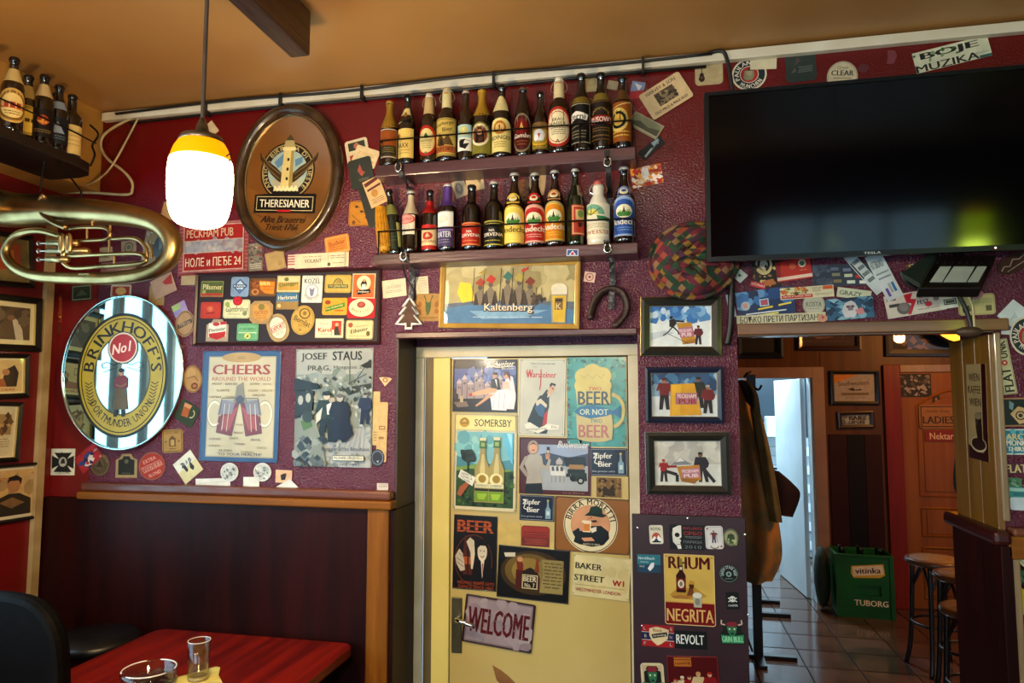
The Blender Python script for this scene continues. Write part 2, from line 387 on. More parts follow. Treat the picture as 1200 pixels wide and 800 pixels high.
b = MB(); T = .27
b.box(-2.8, 0, -.05, -.985, .2, CEIL+.1); b.box(-.985, 0, 2.02, -.085, .2, CEIL+.1); b.box(-.085, 0, -.05, .252, T, CEIL+.1)
b.box(.252, 0, 2.03, 1.04, .06, CEIL+.1); b.box(1.04, 0, -.05, 3.3, T, CEIL+.1)
b.box(-.985, .2, 1.985, -.085, .27, 2.1); b.box(-2.8, .2, -.05, -1.1, .27, CEIL); b.box(-1.1, .2, 2.1, -.085, .27, CEIL)
wall_back = struct(b.build('wall_back', M_wall))
b = MB(); y0, y1 = -4.6, 0
b.box(XL-.15, -.46, -.05, XL, .0, 2.66); b.box(XL-.15, -3.0, -.05, XL, -.46, 1.05); b.box(XL-.15, -3.0, 2.45, XL, -.46, 2.66); b.box(XL-.15, -4.7, -.05, XL, -3.0, 2.66)
wall_left = struct(b.build('wall_left', M_red))
b = MB().box(XL-.15, -4.7, 2.66, -2.345, 0, CEIL+.05); tl = struct(b.build('trim_1', M_ylw))
# burgundy stucco stops short of the corner; a band of smooth red paint runs beside it
b = MB().box(XL, -.003, 0, -2.33, .0, 2.66); struct(b.build('trim_2', M_red))
b = MB().box(XL-.15, -4.75, CEIL, 3.4, .27, CEIL+.1); struct(b.build('ceiling', M_ceil))
b = MB().box(XL-.15, -4.75, -.06, 3.4, .0, 0); struct(b.build('floor', wood('dark_floor_boards', '2c1a12', '3c2418', axis=1)))
b = MB().box(3.3, -4.75, -.05, 3.4, 0, CEIL+.05); struct(b.build('wall_right', M_red))
b = MB(); b.box(XL-.15, -4.7, -.05, -2.15, -4.6, CEIL); b.box(-2.15, -4.7, -.05, 2.55, -4.6, .98); b.box(-2.15, -4.7, 2.52, 2.55, -4.6, CEIL); b.box(-.45, -4.7, .98, .85, -4.6, 2.52); b.box(2.55, -4.7, -.05, 3.4, -4.6, CEIL)
struct(b.build('wall_front', M_red))
M_wf = mat('window_frame_paint', '5a3420', '6b4028', rough=.4)
def window(n, ax, v, a0, a1, z0, z1, cols, rows):
    def bx(b, p0, q0, p1, q1, d):
        return b.box(v-d, p0, q0, v+d, p1, q1) if ax == 0 else b.box(p0, v-d, q0, p1, v+d, q1)
    w = bpy.data.objects.new(f'window_{n}', None); COL.objects.link(w); w['kind'] = 'structure'
    b = MB(); t = .055
    bx(b, a0, z0, a0+t, z1, .04); bx(b, a1-t, z0, a1, z1, .04); bx(b, a0+t, z0, a1-t, z0+t, .04); bx(b, a0+t, z1-t, a1-t, z1, .04)
    b.build('window_frame', M_wf, w)
    for i in range(1, cols):
        x = a0+(a1-a0)*i/cols; bx(MB(), x-.02, z0+t, x+.02, z1-t, .02).build('mullion', M_wf, w)
    for i in range(cols):
        x0, x1 = a0+(a1-a0)*i/cols, a0+(a1-a0)*(i+1)/cols
        bx(MB(), x0+.02, z0+t, x1-.02, z1-t, .003).build('pane', glass('window_glass', 'f4ffff'), w)
    return w
window(1, 0, XL-.07, -3.0, -.46, 1.05, 2.45, 9, 1)
window(2, 1, -4.65, -2.15, -.45, .98, 2.52, 3, 1)
window(3, 1, -4.65, .85, 2.55, .98, 2.52, 3, 1)

# batten on the left wall, trunking under the ceiling
b = MB(); A = on(66, 340, 0, XL+.02); B_ = on(42, 690, 0, XL+.02)
ya, yb = on(60, 400, 0, XL+.02).y, on(44, 400, 0, XL+.02).y
struct(MB().box(XL, ya-.035, 0, XL+.022, ya+.0, 2.62).build('trim_3', mat('aged_batten', 'b59a6c', '9a7d50', rough=.5, scale=8)))
b = MB(); b.box(-2.33, -.028, 2.965, 3.3, 0, 3.0); struct(b.build('trim_4', M_white, bevel=.003))
# exposed beam end on the ceiling
bm = MB(); P1 = on(341, 69, 2, 2.86); P3 = on(361, 69, 2, 2.86)
bm.box(P1.x, -3.2, 2.86, P3.x+.015, P1.y, CEIL-.001)
o = bm.build('ceiling_beam', wood('dark_beam_wood', '23130f', '4a3028', axis=1, scale=12, rough=.35, bump=.003), bevel=.008); root_box(o); tag(o, 'dark rough timber beam running under the tobacco-stained ceiling', 'beam')

# wainscot along the left part, wrapped round the corner into the door recess
ws = bpy.data.objects.new('trim_5', None); COL.objects.link(ws); ws['kind'] = 'structure'
MB().box(XL, -.035, 0, -1.075, -.0006, 1.375).build('wainscot_panel', M_dark, ws)
MB().box(-1.075, -.045, 0, -.99, -.0006, 1.375).build('corner_post', M_trimv, ws, bevel=.006)
MB().box(-.988, -.035, 0, -.972, .198, 1.37).build('return_panel', M_dark, ws)
MB().box(-2.33, -.062, 1.375, -.975, -.0006, 1.405).build('rail', M_trim, ws, bevel=.006)
MB().box(-2.33, -.045, 1.405, -.985, -.0006, 1.44).build('cap_moulding', wood('cap_brown', '55291a', '6e3a22', axis=0), ws, bevel=.01)
MB().box(-.986, 0, 1.37, -.978, .2, 2.02).build('reveal_lining', mat('reveal_brown', '2a1614', '341c18', rough=.5, scale=5), ws)
MB().box(-.985, -.012, 2.006, -.085, .012, 2.03).build('recess_edge', mat('edge_maroon', '3a0e1c', '4a1422', rough=.35, scale=9, bump=.001), ws, bevel=.004)

# the cream door in its casing
d = bpy.data.objects.new('door_1', None); COL.objects.link(d); d.location = (-.5, .2, 0); d['kind'] = 'structure'
def dpx(x0, y0, x1, y1, y):     # rectangle seen at these pixels, standing at depth y
    a = on(x0, (y0+y1)/2, 1, y).x; c = on(x1, (y0+y1)/2, 1, y).x; t = on((x0+x1)/2, y0, 1, y).z; e = on((x0+x1)/2, y1, 1, y).z; return a, c, e, t
xa = on(487, 600, 1, .2).x; xb = on(497, 600, 1, .2).x; xc = on(508, 600, 1, .21).x; xd = on(529, 600, 1, .22).x; xe = on(736, 500, 1, .22).x; xf = on(747, 500, 1, .19).x
zt = on(610, 405, 1, .19).z; zi = on(610, 418, 1, .2).z
MB().box(xa, .185, 0, xb, .2, zi).build('casing', M_case, d, bevel=.003)
MB().box(xe+.004, .185, 0, -.086, .2, zi).build('casing', M_case, d, bevel=.003)
MB().box(xa, .184, zi, -.086, .2, zt).build('casing', M_case, d, bevel=.003)
MB().box(xb, .2, 0, xc, .235, zi).build('jamb', mat('olive_jamb', '6a5a30', '5a4a26', rough=.5, scale=4), d)
MB().box(xc, .192, 0, xd, .235, zi).build('fixed_stile', mat('pale_yellow_stile', 'e6d47a', 'dccA6c'.lower(), rough=.4, scale=3), d, bevel=.003)  # stile coloured lighter and yellower than the door leaf
MB().box(xd+.003, .2, 0, xe, .222, zi-.004).build('door_leaf', M_cream, d, bevel=.002)
hp = MB(); a = on(531, 700, 1, .215).x; c = on(543, 700, 1, .215).x; t = on(537, 698, 1, .215).z; e = on(537, 763, 1, .215).z
hp.box(a, .193, e, c, .2, t); pl_ = hp.build('handle_plate', mat('dull_brass_plate', '6b6248', '57503a', rough=.35, metal=.8), d, bevel=.004)
h0 = on(536, 725, 1, .17); MB().tube([(h0.x, .195, h0.z), (h0.x, .155, h0.z), (h0.x+.02, .148, h0.z-.002), (h0.x+.06, .146, h0.z-.012), (h0.x+.075, .148, h0.z-.02)], .009, 8).build('handle', M_chrome, d, smooth=True)
MB().prism([DOOR.at(*p) for p in ((577, 779), (587, 785), (596, 792), (604, 800), (592, 806), (582, 797))][::-1], 0, .001, M=Matrix(((1, 0, 0, 0), (0, 0, -1, .2), (0, 1, 0, 0), (0, 0, 0, 1)))).build('paint_chip', mat('bare_wood_scar', '7a4e22', '94642e', rough=.7), d)

# lintel and pier of the wide opening
struct(MB().box(.252, -.018, 1.996, 1.075, -.0005, 2.035).build('trim_6', wood('lintel_wood', '5b3a20', '7a5230', axis=0), bevel=.004))
struct(MB().box(.254, 0, 1.992, 1.038, .06, 2.03).build('trim_7', wood('lintel_wood', '5b3a20', '7a5230', axis=0)))
pr = bpy.data.objects.new('trim_8', None); COL.objects.link(pr); pr['kind'] = 'structure'
for y0, y1 in ((-.004, .1), (.103, .2), (.203, .31)):
    MB().box(1.018, y0, 1.36, 1.0395, y1, 1.985).build('plank', M_pine, pr, bevel=.003)
MB().box(1.03, -.014, 1.4, 1.05, -.0005, 1.99).build('edge_strip', wood('pale_edge_wood', 'a08a68', '7d6748', axis=2), pr, bevel=.004)
MB().box(1.006, -.04, 0, 1.039, .33, 1.33).build('reveal_panel', M_dark, pr, bevel=.003)
MB().box(.985, -.05, 1.33, 1.039, .36, 1.375).build('cap_moulding', mat('maroon_moulding', '2a0c0c', '3c1412', rough=.3, scale=6), pr, bevel=.014)
MB().box(1.04, -.05, 1.36, 3.2, -.0005, 1.385).build('cap_moulding', wood('cap_brown', '55291a', '6e3a22', axis=0), pr, bevel=.008)
MB().box(1.028, -.04, 1.29, 3.2, -.0005, 1.36).build('rail', M_trim, pr, bevel=.004)
MB().box(1.028, -.036, 0, 1.06, -.0005, 1.29).build('corner_post', wood('pale_edge_wood', 'a08a68', '7d6748', axis=2), pr, bevel=.004)
MB().box(1.06, -.022, 0, 3.2, -.0005, 1.29).build('wainscot_panel', M_dark, pr)

# ---------------------------------------------------------------- corridor behind
x0c, x1c = -.6, 4.2
M_cw = wood('corridor_brown_boards', '4e2c0e', '603812', axis=2, scale=6, coat=0)
b = MB(); dzt = 1.97
X = lambda px: on(px, 600, 1, 4.2).x
b.box(x0c, 4.2, 0, .6, 4.3, 2.75); b.box(.6, 4.2, dzt+.01, 1.38, 4.3, 2.75); b.box(1.375, 4.2, 0, 3.4, 4.3, 2.75); b.box(3.4, 4.2, 0, x1c, 4.3, 2.75)
struct(b.build('wall_corridor', M_cw))
struct(MB().box(x0c-.1, .275, 0, x0c, 4.3, 2.75).build('wall_corridor_left', M_cw)); struct(MB().box(x1c, .275, 0, x1c+.1, 4.3, 2.75).build('wall_corridor_right', M_cw))
struct(MB().box(x0c-.1, .0605, 2.7, x1c+.1, 4.3, 2.8).build('ceiling_corridor', mat('corridor_ceiling', '7a5a36', '6a4c2c', rough=.7, scale=2)))
# tiled floor: every tile its own piece, recessed joints
fl = bpy.data.objects.new('floor_corridor', None); COL.objects.link(fl); fl['kind'] = 'structure'
MB().box(x0c-.1, -.002, -.06, x1c+.1, 6.2, -.012).build('joint_bed', mat('tile_joint', '1c1714', rough=.9), fl)
tms = [mat(f'brown_tile_{i}', a, c, rough=.16, scale=4, bump=.0008, bscale=9, coat=.2) for i, (a, c) in enumerate((('5c4030', '4a3224'), ('543a2a', '442e20'), ('62463a', '50382a')))]
tsz = .335; tm = {}
for k, m in enumerate(tms):
    mb = MB(); s_ = tsz/2-.004; mb.prism([(-s_, -s_), (s_, -s_), (s_, s_), (-s_, s_)], -.012, -.001); mb.prism([(-s_+.004, -s_+.004), (s_-.004, -s_+.004), (s_-.004, s_-.004), (-s_+.004, s_-.004)], -.001, 0)
    tm[k] = mb.mesh('tile', m)
for i in range(-2, 9):
    for j in range(0, 18):
        cx, cy = .915+.01+tsz*(i+.5)-.01*j*.3, 2.13+tsz*(j-6)+.17*0
        if not (x0c < cx < 3.2 and .05 < cy < 6.1): continue
        o = bpy.data.objects.new('floor_tile', tm[(i*5+j*3+i*j) % 3]); COL.objects.link(o); o.parent = fl; o.location = (cx, cy, random.uniform(-.0005, .0005))
# washroom doorway
d2 = bpy.data.objects.new('door_2', None); COL.objects.link(d2); d2.location = (1, 4.2, 0); d2['kind'] = 'structure'
M_dc = mat('pinkish_casing', '9c7a62', '8a6850', rough=.45, scale=4)
xi = on(957, 600, 1, 4.18).x; xo = on(971, 600, 1, 4.18).x; zI = on(930, 443, 1, 4.18).z; zO = on(930, 430, 1, 4.18).z
MB().box(xi, 4.165, 0, xo, 4.2, zO).build('casing', M_dc, d2, bevel=.004); MB().box(.45, 4.165, zI, xi, 4.2, zO).build('casing', M_dc, d2, bevel=.004); MB().box(.42, 4.165, 0, .56, 4.2, zI).build('casing', M_dc, d2, bevel=.004)
M_wd = mat('white_door_paint', 'dfe8ec', 'd2dde2', rough=.4, scale=3)
MB().box(xi-.02, 4.19, 0, xi+.02, 4.33, zI+.01).build('jamb', M_wd, d2)
la, lb = Vector((on(945, 600, 1, 4.34).x, 4.34, 0)), None
lb = on(916, 673, 2, 0); lb.z = 0
b = MB().beam(la+Vector((0, 0, .985)), lb+Vector((0, 0, .985)), .04, 1.955); b.build('door_leaf', M_wd, d2, bevel=.003)
hd = la.lerp(lb, .93)+Vector((-.03, 0, 1.38)); dv = (lb-la).normalized()
hz = on(913, 549, 1, hd.y).z
MB().tube([hd*1.0+Vector((0, 0, hz-hd.z)), hd+Vector((-.05, 0, hz-hd.z)), hd+Vector((-.06, 0, hz-hd.z))-dv*.1], .011, 8).build('handle', M_black, d2)
# washroom shell
wy = 6.1
M_navy = mat('navy_wall', '0c1c2a', '10242f', rough=.5, scale=3)
struct(MB().box(-.4, wy, 0, 2.0, wy+.1, 2.7).build('wall_washroom', M_navy)); struct(MB().box(2.0, 4.3, 0, 2.1, wy+.1, 2.7).build('wall_washroom_right', M_wd)); struct(MB().box(-.5, 4.3, 0, -.4, wy+.1, 2.7).build('wall_washroom_left', M_wd))
struct(MB().box(-.5, 4.3, 2.7, 2.1, wy+.1, 2.8).build('ceiling_washroom', M_wd))
wt = bpy.data.objects.new('trim_9', None); COL.objects.link(wt); wt['kind'] = 'structure'
ztile = on(880, 512, 1, wy).z; mt = mat('white_wall_tile', 'd5e4ec', 'c8dae4', rough=.15, scale=3)
tw, th_ = .24, .105; tb = MB().box(-tw/2+.003, 0, -th_/2+.003, tw/2-.003, .012, th_/2-.003).mesh('wall_tile', mt)
MB().box(-.39, wy-.004, 0, 1.95, wy, ztile).build('grout', mat('grout', '8a9aa2', rough=.9), wt)
for j in range(int(ztile/th_)):
    for i in range(4):
        o = bpy.data.objects.new('wall_tile', tb); COL.objects.link(o); o.parent = wt; o.location = (on(882, 560, 1, wy).x+tw*(i-1.2)+(j % 2)*tw/2, wy-.014, ztile-th_*(j+.5))
a = on(898, 470, 1, wy-.15); q0 = on(898, 434, 1, wy-.2); q1 = on(910, 512, 1, wy-.2); q0 = on(898, 488, 1, wy-.2)
o = MB().box(q0.x, wy-.25, q1.z, q0.x+.26, wy-.016, q0.z).build('towel_dispenser', M_wd, bevel=.01); root_box(o); tag(o, 'white paper towel box on the tiled washroom wall, seen past the open door', 'dispenser')
q0 = on(886, 495, 1, wy-.1); q1 = on(897, 513, 1, wy-.1)
o = MB().box(q0.x, wy-.06, q1.z, q1.x, wy-.016, q0.z).build('soap_dispenser', M_steel, bevel=.006); root_box(o); tag(o, 'small grey soap box on the washroom wall left of the towel box', 'dispenser')
# dark striped panelling between the doors
sp = bpy.data.objects.new('trim_10', None); COL.objects.link(sp); sp['kind'] = 'structure'
cols = ['2c0806', '0c0404', '2c0806']; e = [974, 995, 1016, 1036]; zs = on(1005, 509, 1, 4.19).z
for k in range(3):
    MB().box(X(e[k])+.002, 4.185, 0, X(e[k+1])-.002, 4.2, zs).build('board', mat('board_'+'abc'[k], cols[k], rough=.6, spec=.2), sp)
# ladies door
d3 = bpy.data.objects.new('door_3', None); COL.objects.link(d3); d3.location = (2.4, 4.2, 0); d3['kind'] = 'structure'
M_rc = wood('red_glow_casing', '6a1804', '7c1e06', axis=2, coat=0); M_ld = wood('honey_door_wood', '7c420c', '8c5012', axis=2, scale=6, coat=0)  # red light on the casing is put into its wood colour
x1 = on(1062, 600, 1, 4.17).x; x0 = on(1042, 600, 1, 4.17).x; z1 = on(1080, 436, 1, 4.17).z; z2 = on(1080, 427, 1, 4.17).z
MB().box(x0, 4.165, 0, x1, 4.2, z2).build('casing', M_rc, d3, bevel=.004); MB().box(x1, 4.165, z1, x1+.9, 4.2, z2).build('casing', M_pine, d3, bevel=.004); MB().box(x1+.82, 4.165, 0, x1+.9, 4.2, z1).build('casing', M_rc, d3)
MB().box(x1+.003, 4.18, .01, x1+.817, 4.2, z1-.003).build('door_leaf', M_ld, d3, bevel=.002)
def raised(xa, xb, za, zb, arch=0):
    P = [(xa, za), (xb, za)]; n = 12
    P += [(xb+(xa-xb)*i/n, zb+arch*math.sin(PI*i/n)) for i in range(n+1)]
    M = Matrix(((1, 0, 0, 0), (0, 0, -1, 4.18), (0, 1, 0, 0), (0, 0, 0, 1)))
    b = MB(); b.tube([(x, 4.18, z) for x, z in P], .011, 6, closed=True); b.build('moulding', M_ld, d3)
    b = MB(); c = ((xa+xb)/2, (za+zb)/2); b.prism([(c[0]+(x-c[0])*.86, c[1]+(z-c[1])*.9) for x, z in P], 0, .008, M=M); b.build('raised_panel', M_ld, d3, bevel=.005)
raised(x1+.12, x1+.7, .95, 1.72, .13); raised(x1+.12, x1+.7, .62, .85); raised(x1+.12, x1+.7, .1, .52)
MB().tube([(x1+.74, 4.18, 1.45), (x1+.74, 4.13, 1.45), (x1+.64, 4.12, 1.44)], .011, 8).build('handle', M_brass, d3)
# ================================================================== BIG THINGS
def swing(P, name, m, par, **k): return MB().tube(P, **k).build(name, m, par, smooth=True)
def Mdir(o, d):   # matrix taking local z to direction d at o
    return Matrix.Translation(Vector(o)) @ Vector(d).to_track_quat('Z', 'Y').to_matrix().to_4x4()
# ---- pendant lamp
Lp = on(235, 205, 1, -.95); LX, LY = Lp.x, Lp.y
zt_ = on(235, 152, 1, LY).z; zb_ = on(235, 266, 1, LY).z; R_ = 39.5*(Lp-CAM).dot(_f)/FPX*math.cos(math.radians(24)); H_ = zt_-zb_
lamp = empty('pendant_lamp', (LX, LY, CEIL), 'lit pendant lamp with frosted white glass and orange collar hanging on a long cord', 'lamp')
top = CEIL-.002
MB().tube([(LX, LY, top), (LX+.0, LY, zt_+.01)], .0055, 8).build('cord', mat('grey_cord', '4a3c30', '5a4a3c', rough=.6), lamp)
MB().lathe([(.0001, top), (.05, top), (.05, top-.008), (.02, top-.03), (.006, top-.036)][::-1], 20, Matrix.Translation((LX, LY, 0))).build('ceiling_rose', M_metal, lamp, smooth=True)
MB().lathe([(.006, zt_+.03), (.014, zt_+.01), (.018, zt_-.01), (.05, zt_-.02), (.058, zt_-.035), (.05, zt_-.04)][::-1], 24, Matrix.Translation((LX, LY, 0))).build('fitting', mat('zinc_fitting', '8a8070', '6e6456', rough=.35, metal=.9), lamp, smooth=True)
def emis(name, c, s, rough=.3):
    return mat(name, c, rough=rough, emit=c, es=s)
pr1 = [(p_.x, p_.z) for p_ in spline([(.04, 0, zt_-.026), (R_*.6, 0, zt_-H_*.1), (R_*.82, 0, zt_-H_*.2), (R_*.95, 0, zt_-H_*.33)], 4)]
MB().lathe(pr1[::-1], 32, Matrix.Translation((LX, LY, 0))).build('orange_collar', emis('lit_orange_glass', 'ff8400', .62), lamp, smooth=True)
pr2 = [(p_.x, p_.z) for p_ in spline([(R_*.955, 0, zt_-H_*.33), (R_, 0, zt_-H_*.47), (R_*.985, 0, zt_-H_*.66), (R_*.92, 0, zt_-H_*.82), (R_*.8, 0, zt_-H_*.925), (R_*.6, 0, zt_-H_*.975), (R_*.3, 0, zb_+.001), (.0001, 0, zb_)], 4)]
MB().lathe(pr2[::-1], 32, Matrix.Translation((LX, LY, 0))).build('glass_shade', emis('lit_frosted_glass', 'fff0c8', 8), lamp, smooth=True)
MB().tube([(LX+R_*.9*math.cos(a), LY+R_*.9*math.sin(a), zt_-H_*.30-.003) for a in [2*PI*i/32 for i in range(32)]], .0025, 6, closed=True).build('wire_ring', M_metal, lamp)
MB().tube([(LX+R_*.93, LY, zt_-H_*.36), (LX+R_*1.1, LY, zt_-H_*.33), (LX+R_*1.06, LY, zt_-H_*.27), (LX+R_*.9, LY, zt_-H_*.30)], .0022, 6).build('wire_clip', M_metal, lamp)
point('pendant_bulb', (LX, LY, zb_-.03), 17, (1, .68, .34), .07)
# the room's other pendant lamps, behind the photographer
for i_, (qx, qy, e_) in enumerate(((1.95, -2.72, 5), (-.25, -3.25, 34), (-1.7, -3.9, 26))):
    lp2 = empty('pendant_lamp', (qx, qy, CEIL), ['lime green pendant lamp behind the photographer, mirrored in the television', 'warm pendant lamp in the middle of the room behind the photographer', 'warm pendant lamp behind the photographer near the side window'][i_], 'lamp')
    for ch_ in [c for c in COL.objects if c.parent is lamp]:
        c2 = ch_.copy(); COL.objects.link(c2); c2.parent = lp2
        if i_ == 0 and ch_.name.startswith('glass_shade'): c2.data = ch_.data.copy(); c2.data.materials[0] = emis('lit_lime_glass', 'b8e000', 3.5)
    point('pendant_bulb', (qx, qy, zb_-.03), e_, (1, .80, .54) if i_ else (.75, 1, .1), .07)

# ---- shelves
def shelf_board(x0, x1, zt, zb, y0, wedge=0):
    b = MB(); b.box(x0, y0, zb, x1, -.0006, zt); return b
SH1T, SH1B, SH2T, SH2B = 2.648, 2.603, 2.312, 2.272
M_sh = wood('shelf_purple_brown', '3c2226', '553034', axis=0, scale=11, rough=.35, bump=.001)
def strap(par, x, y, z0, z1, w=.022):
    MB().tube(spline([(x, y-.004, z0), (x-.004, y-.01, z0-.04), (x+.006, y-.006, z0-.1), (x, y-.008, z1)], 5), w/2, 8, flat=.25).build('strap', mat('black_webbing', '0c0c0d', '1a1a1c', rough=.5, scale=60, bump=.001), par)
def shelf(name_label, x0, x1, zt, zb, rz, posts):
    s = empty('bottle_shelf', ((x0+x1)/2, 0, zb), name_label, 'shelf')
    shelf_board(x0, x1, zt, zb, -.112).build('board', M_sh, s, bevel=.004)
    b = MB().tube([(x0+.015, -.03, rz), (x0+.015, -.108, rz), ((x0+x1)/2, -.11, rz+.002), (x1-.012, -.108, rz), (x1-.012, -.03, rz)], .0032, 6); b.build('guard_wire', M_metal, s)
    for p in posts: MB().tube([(p, -.108, zt-.002), (p, -.108, rz)], .0028, 6).build('wire_post', M_metal, s)
    return s
sh1 = shelf('upper dark wooden wall shelf carrying the row of thirteen bottles', -1.035, -.077, SH1T, SH1B, SH1T+.095, (-1.02, -.95, -.27, -.09))
sh2 = shelf('lower dark wooden wall shelf just above the framed knights picture', -1.04, -.074, SH2T, SH2B, SH2T+.085, (-1.02, -.93, -.17, -.09))
# stained end of lower shelf sticker
flat('shelf_sticker', 'tiny blue and white sticker stuck on the edge of the lower bottle shelf', 'sticker', Plane(1, -.1125, (1, 0, 0), (0, -1, 0)), (664, 292, 678, 300), 'c8ccd8',
     lambda a: a.R(8, 12, 92, 88, '3c5a9c').Q('e8e8f0', 20, 80, 50, 20, 80, 80).E(50, 62, 14, 18, 'c03428'))

# ---- bottles
def bottle(label, px, ytop, base_z, pw, kind='long', glassc='120a06', neck=None, lab=None, cap='c9c2a8', turn=0, y=-.062, group='bottles on the wall shelves', tilt=0, labart=None, h=None, X0=None, tz=None, name='beer_bottle'):
    p = on(px, ytop, 1, y); x = p.x if X0 is None else X0; h = (p.z-base_z) if h is None else h
    r = pw/2/ (FPX/((Vector((x, y, base_z+h/2))-CAM).dot(_f))) * .87
    o = empty(name, (x, y, base_z), label, 'bottle', group)
    gm = mat('bottle_glass_'+glassc, glassc, rough=.07, spec=.7, coat=.6)
    if kind == 'ceramic': gm = mat('white_glazed_ceramic', 'e4e0d0', 'd6d0bc', rough=.25, scale=7, coat=.5)
    sw = kind in ('swing', 'ceramic')
    body = .58 if kind == 'long' else .60 if kind == 'swing' else .62 if kind == 'short' else .48
    nr = r*.4
    if kind == 'long': pr = [(r*.8, 0), (r*.96, .006), (r, .02), (r, h*body), (r*.95, h*(body+.04)), (r*.78, h*(body+.1)), (r*.56, h*(body+.17)), (nr, h*(body+.24)), (nr*.92, h*.93), (nr*1.12, h*.94), (nr*1.12, h*.972)]
    elif kind == 'straight': pr = [(r*.8, 0), (r*.96, .006), (r, .02), (r, h*.6), (r*.93, h*.66), (r*.66, h*.71), (nr*1.15, h*.745), (nr*1.05, h*.93), (nr*1.15, h*.94), (nr*1.15, h*.972)]
    elif kind == 'short': pr = [(r*.8, 0), (r*.96, .006), (r, .02), (r, h*.55), (r*.9, h*.62), (r*.6, h*.72), (nr, h*.78), (nr*.95, h*.93), (nr*1.12, h*.94), (nr*1.12, h*.972)]
    elif kind == 'ceramic': pr = [(r*.8, 0), (r*.98, .006), (r, .02), (r, h*.46), (r*.93, h*.58), (r*.7, h*.7), (nr*1.3, h*.76), (nr*1.2, h*.78), (nr*1.25, h*.9), (nr*1.05, h*.93)]
    else: pr = [(r*.8, 0), (r*.96, .006), (r, .02), (r, h*.56), (r*.93, h*.62), (r*.7, h*.68), (nr*1.12, h*.73), (nr, h*.9), (nr*1.15, h*.915), (nr*1.1, h*.935)]
    pr = [(a, max(b, 0)) for a, b in pr]
    MB().lathe(pr, 24).build('glass_body' if kind != 'ceramic' else 'ceramic_body', gm, o, smooth=True, world=False)
    tz_ = pr[-1][1]
    if sw:
        MB().lathe([(nr*1.0, tz_), (nr*1.05, tz_+.004), (nr*.9, h-.002), (nr*.4, h)], 14).build('stopper', mat('stopper_'+cap, cap, rough=.35), o, smooth=True, world=False)
        b = MB()
        for s in (-1, 1): b.tube(spline([(s*nr*1.05, 0, h*.8), (s*nr*1.9, 0, h*.84), (s*nr*1.75, 0, h*.9), (s*nr*1.1, 0, h*.955), (0, 0, h*.985)], 4), .0013, 5)
        b.tube([(nr*1.1*math.cos(t), nr*1.1*math.sin(t), h*.8) for t in [2*PI*i/14 for i in range(14)]], .0013, 5, closed=True)
        b.build('wire_clasp', M_chrome, o, world=False)
    else:
        b = MB(); V = []; n = 21; zc = tz_
        b.lathe([(nr*1.2, zc-.004), (nr*1.22, zc+.001), (nr*1.0, h-.001), (.0005, h)], n); b.build('crown_cap', mat('cap_'+cap, cap, rough=.3, metal=.5), o, world=False)
    R2 = lambda z: next((pr[i][0]+(pr[i+1][0]-pr[i][0])*(z-pr[i][1])/max(1e-6, pr[i+1][1]-pr[i][1]) for i in range(len(pr)-1) if pr[i][1] <= z <= pr[i+1][1]), nr)
    if neck:      # (kind, colour, z0, z1, art)
        nk, nc, z0, z1 = neck[:4]; z0 *= h; z1 *= h
        if nk in ('foil', 'sleeve'):
            zs = [z0+(z1-z0)*i/8 for i in range(9)]; b = MB(); N = 18
            V = []; F = []
            for i, z in enumerate(zs):
                for k in range(N):
                    zz = z
                    if nk == 'foil': zz = z+(1-i/8)*.02*(abs((k/N*4+3) % 4/2-1)*1.0-.5)*1.2
                    rr = R2(min(zz, tz_))+.0007; V.append((rr*math.cos(2*PI*k/N), rr*math.sin(2*PI*k/N), zz))
            for i in range(8):
                for k in range(N): F.append((i*N+k, i*N+(k+1) % N, (i+1)*N+(k+1) % N, (i+1)*N+k))
            b.add(V, F); b.build('neck_foil', mat('foil_'+nc, nc, rough=.32, metal=.45, bump=.0006, bscale=120), o, smooth=True, world=False)
        else:
            H = z1-z0; w = nr*PI*1.2 if len(neck) < 6 else neck[5]; a = Art(w, H, .0003)
            if nk == 'oval': a.E(50, 50, 50, 50, nc).O(50, 50, 44, 42, 'd8c890', .1)
            elif nk == 'arc': a.Q(nc, 0, 30, 25, 5, 50, 0, 75, 5, 100, 30, 92, 100, 8, 100)
            else: a.R(0, 0, 100, 100, nc)
            if len(neck) > 4 and neck[4]: neck[4](a)
            a.build('neck_label', GLOSS, o, bend=R2((z0+z1)/2), off=(turn, (z0+z1)/2), taper=lambda z: R2(z))
    if lab:       # (shape, colour, z0, z1, width factor)
        sh, lc, z0, z1, wf = lab; z0 *= h; z1 *= h; w = r*2*wf; H = z1-z0; a = Art(w, H, .0003)
        if sh == 'oval': a.E(50, 50, 50, 50, lc, 32)
        elif sh == 'arch': a.Q(lc, *sum(([50-50*math.cos(PI*i/12), 30-30*math.sin(PI*i/12)] for i in range(13)), []), 100, 100, 0, 100)
        else: a.R(0, 0, 100, 100, lc)
        if labart: labart(a)
        a.build('label', GLOSS, o, bend=r, off=(turn, (z0+z1)/2))
    if tilt: o.matrix_basis = o.matrix_basis @ Matrix.Rotation(math.radians(tilt), 4, 'Y')
    return o
Z1, Z2 = SH1T+.0003, SH2T+.0003
K = '1a1210'
bt = bottle
bt('beer bottle with gold foil neck and brown label, leftmost on the upper shelf', 457, 119, Z1, 23, 'long', '1a0d05', ('foil', 'a8802c', .6, .99), ('rect', '5a4438', .12, .56, 1.3), 'c9a84a', turn=.2,
   labart=lambda a: a.B(4, 3, 96, 97, 'c8c0b0', 4).R(8, 8, 92, 58, 'a05a20').R(8, 58, 92, 88, '3a3420').lines(20, 64, 80, 84, 3, '988a50'))
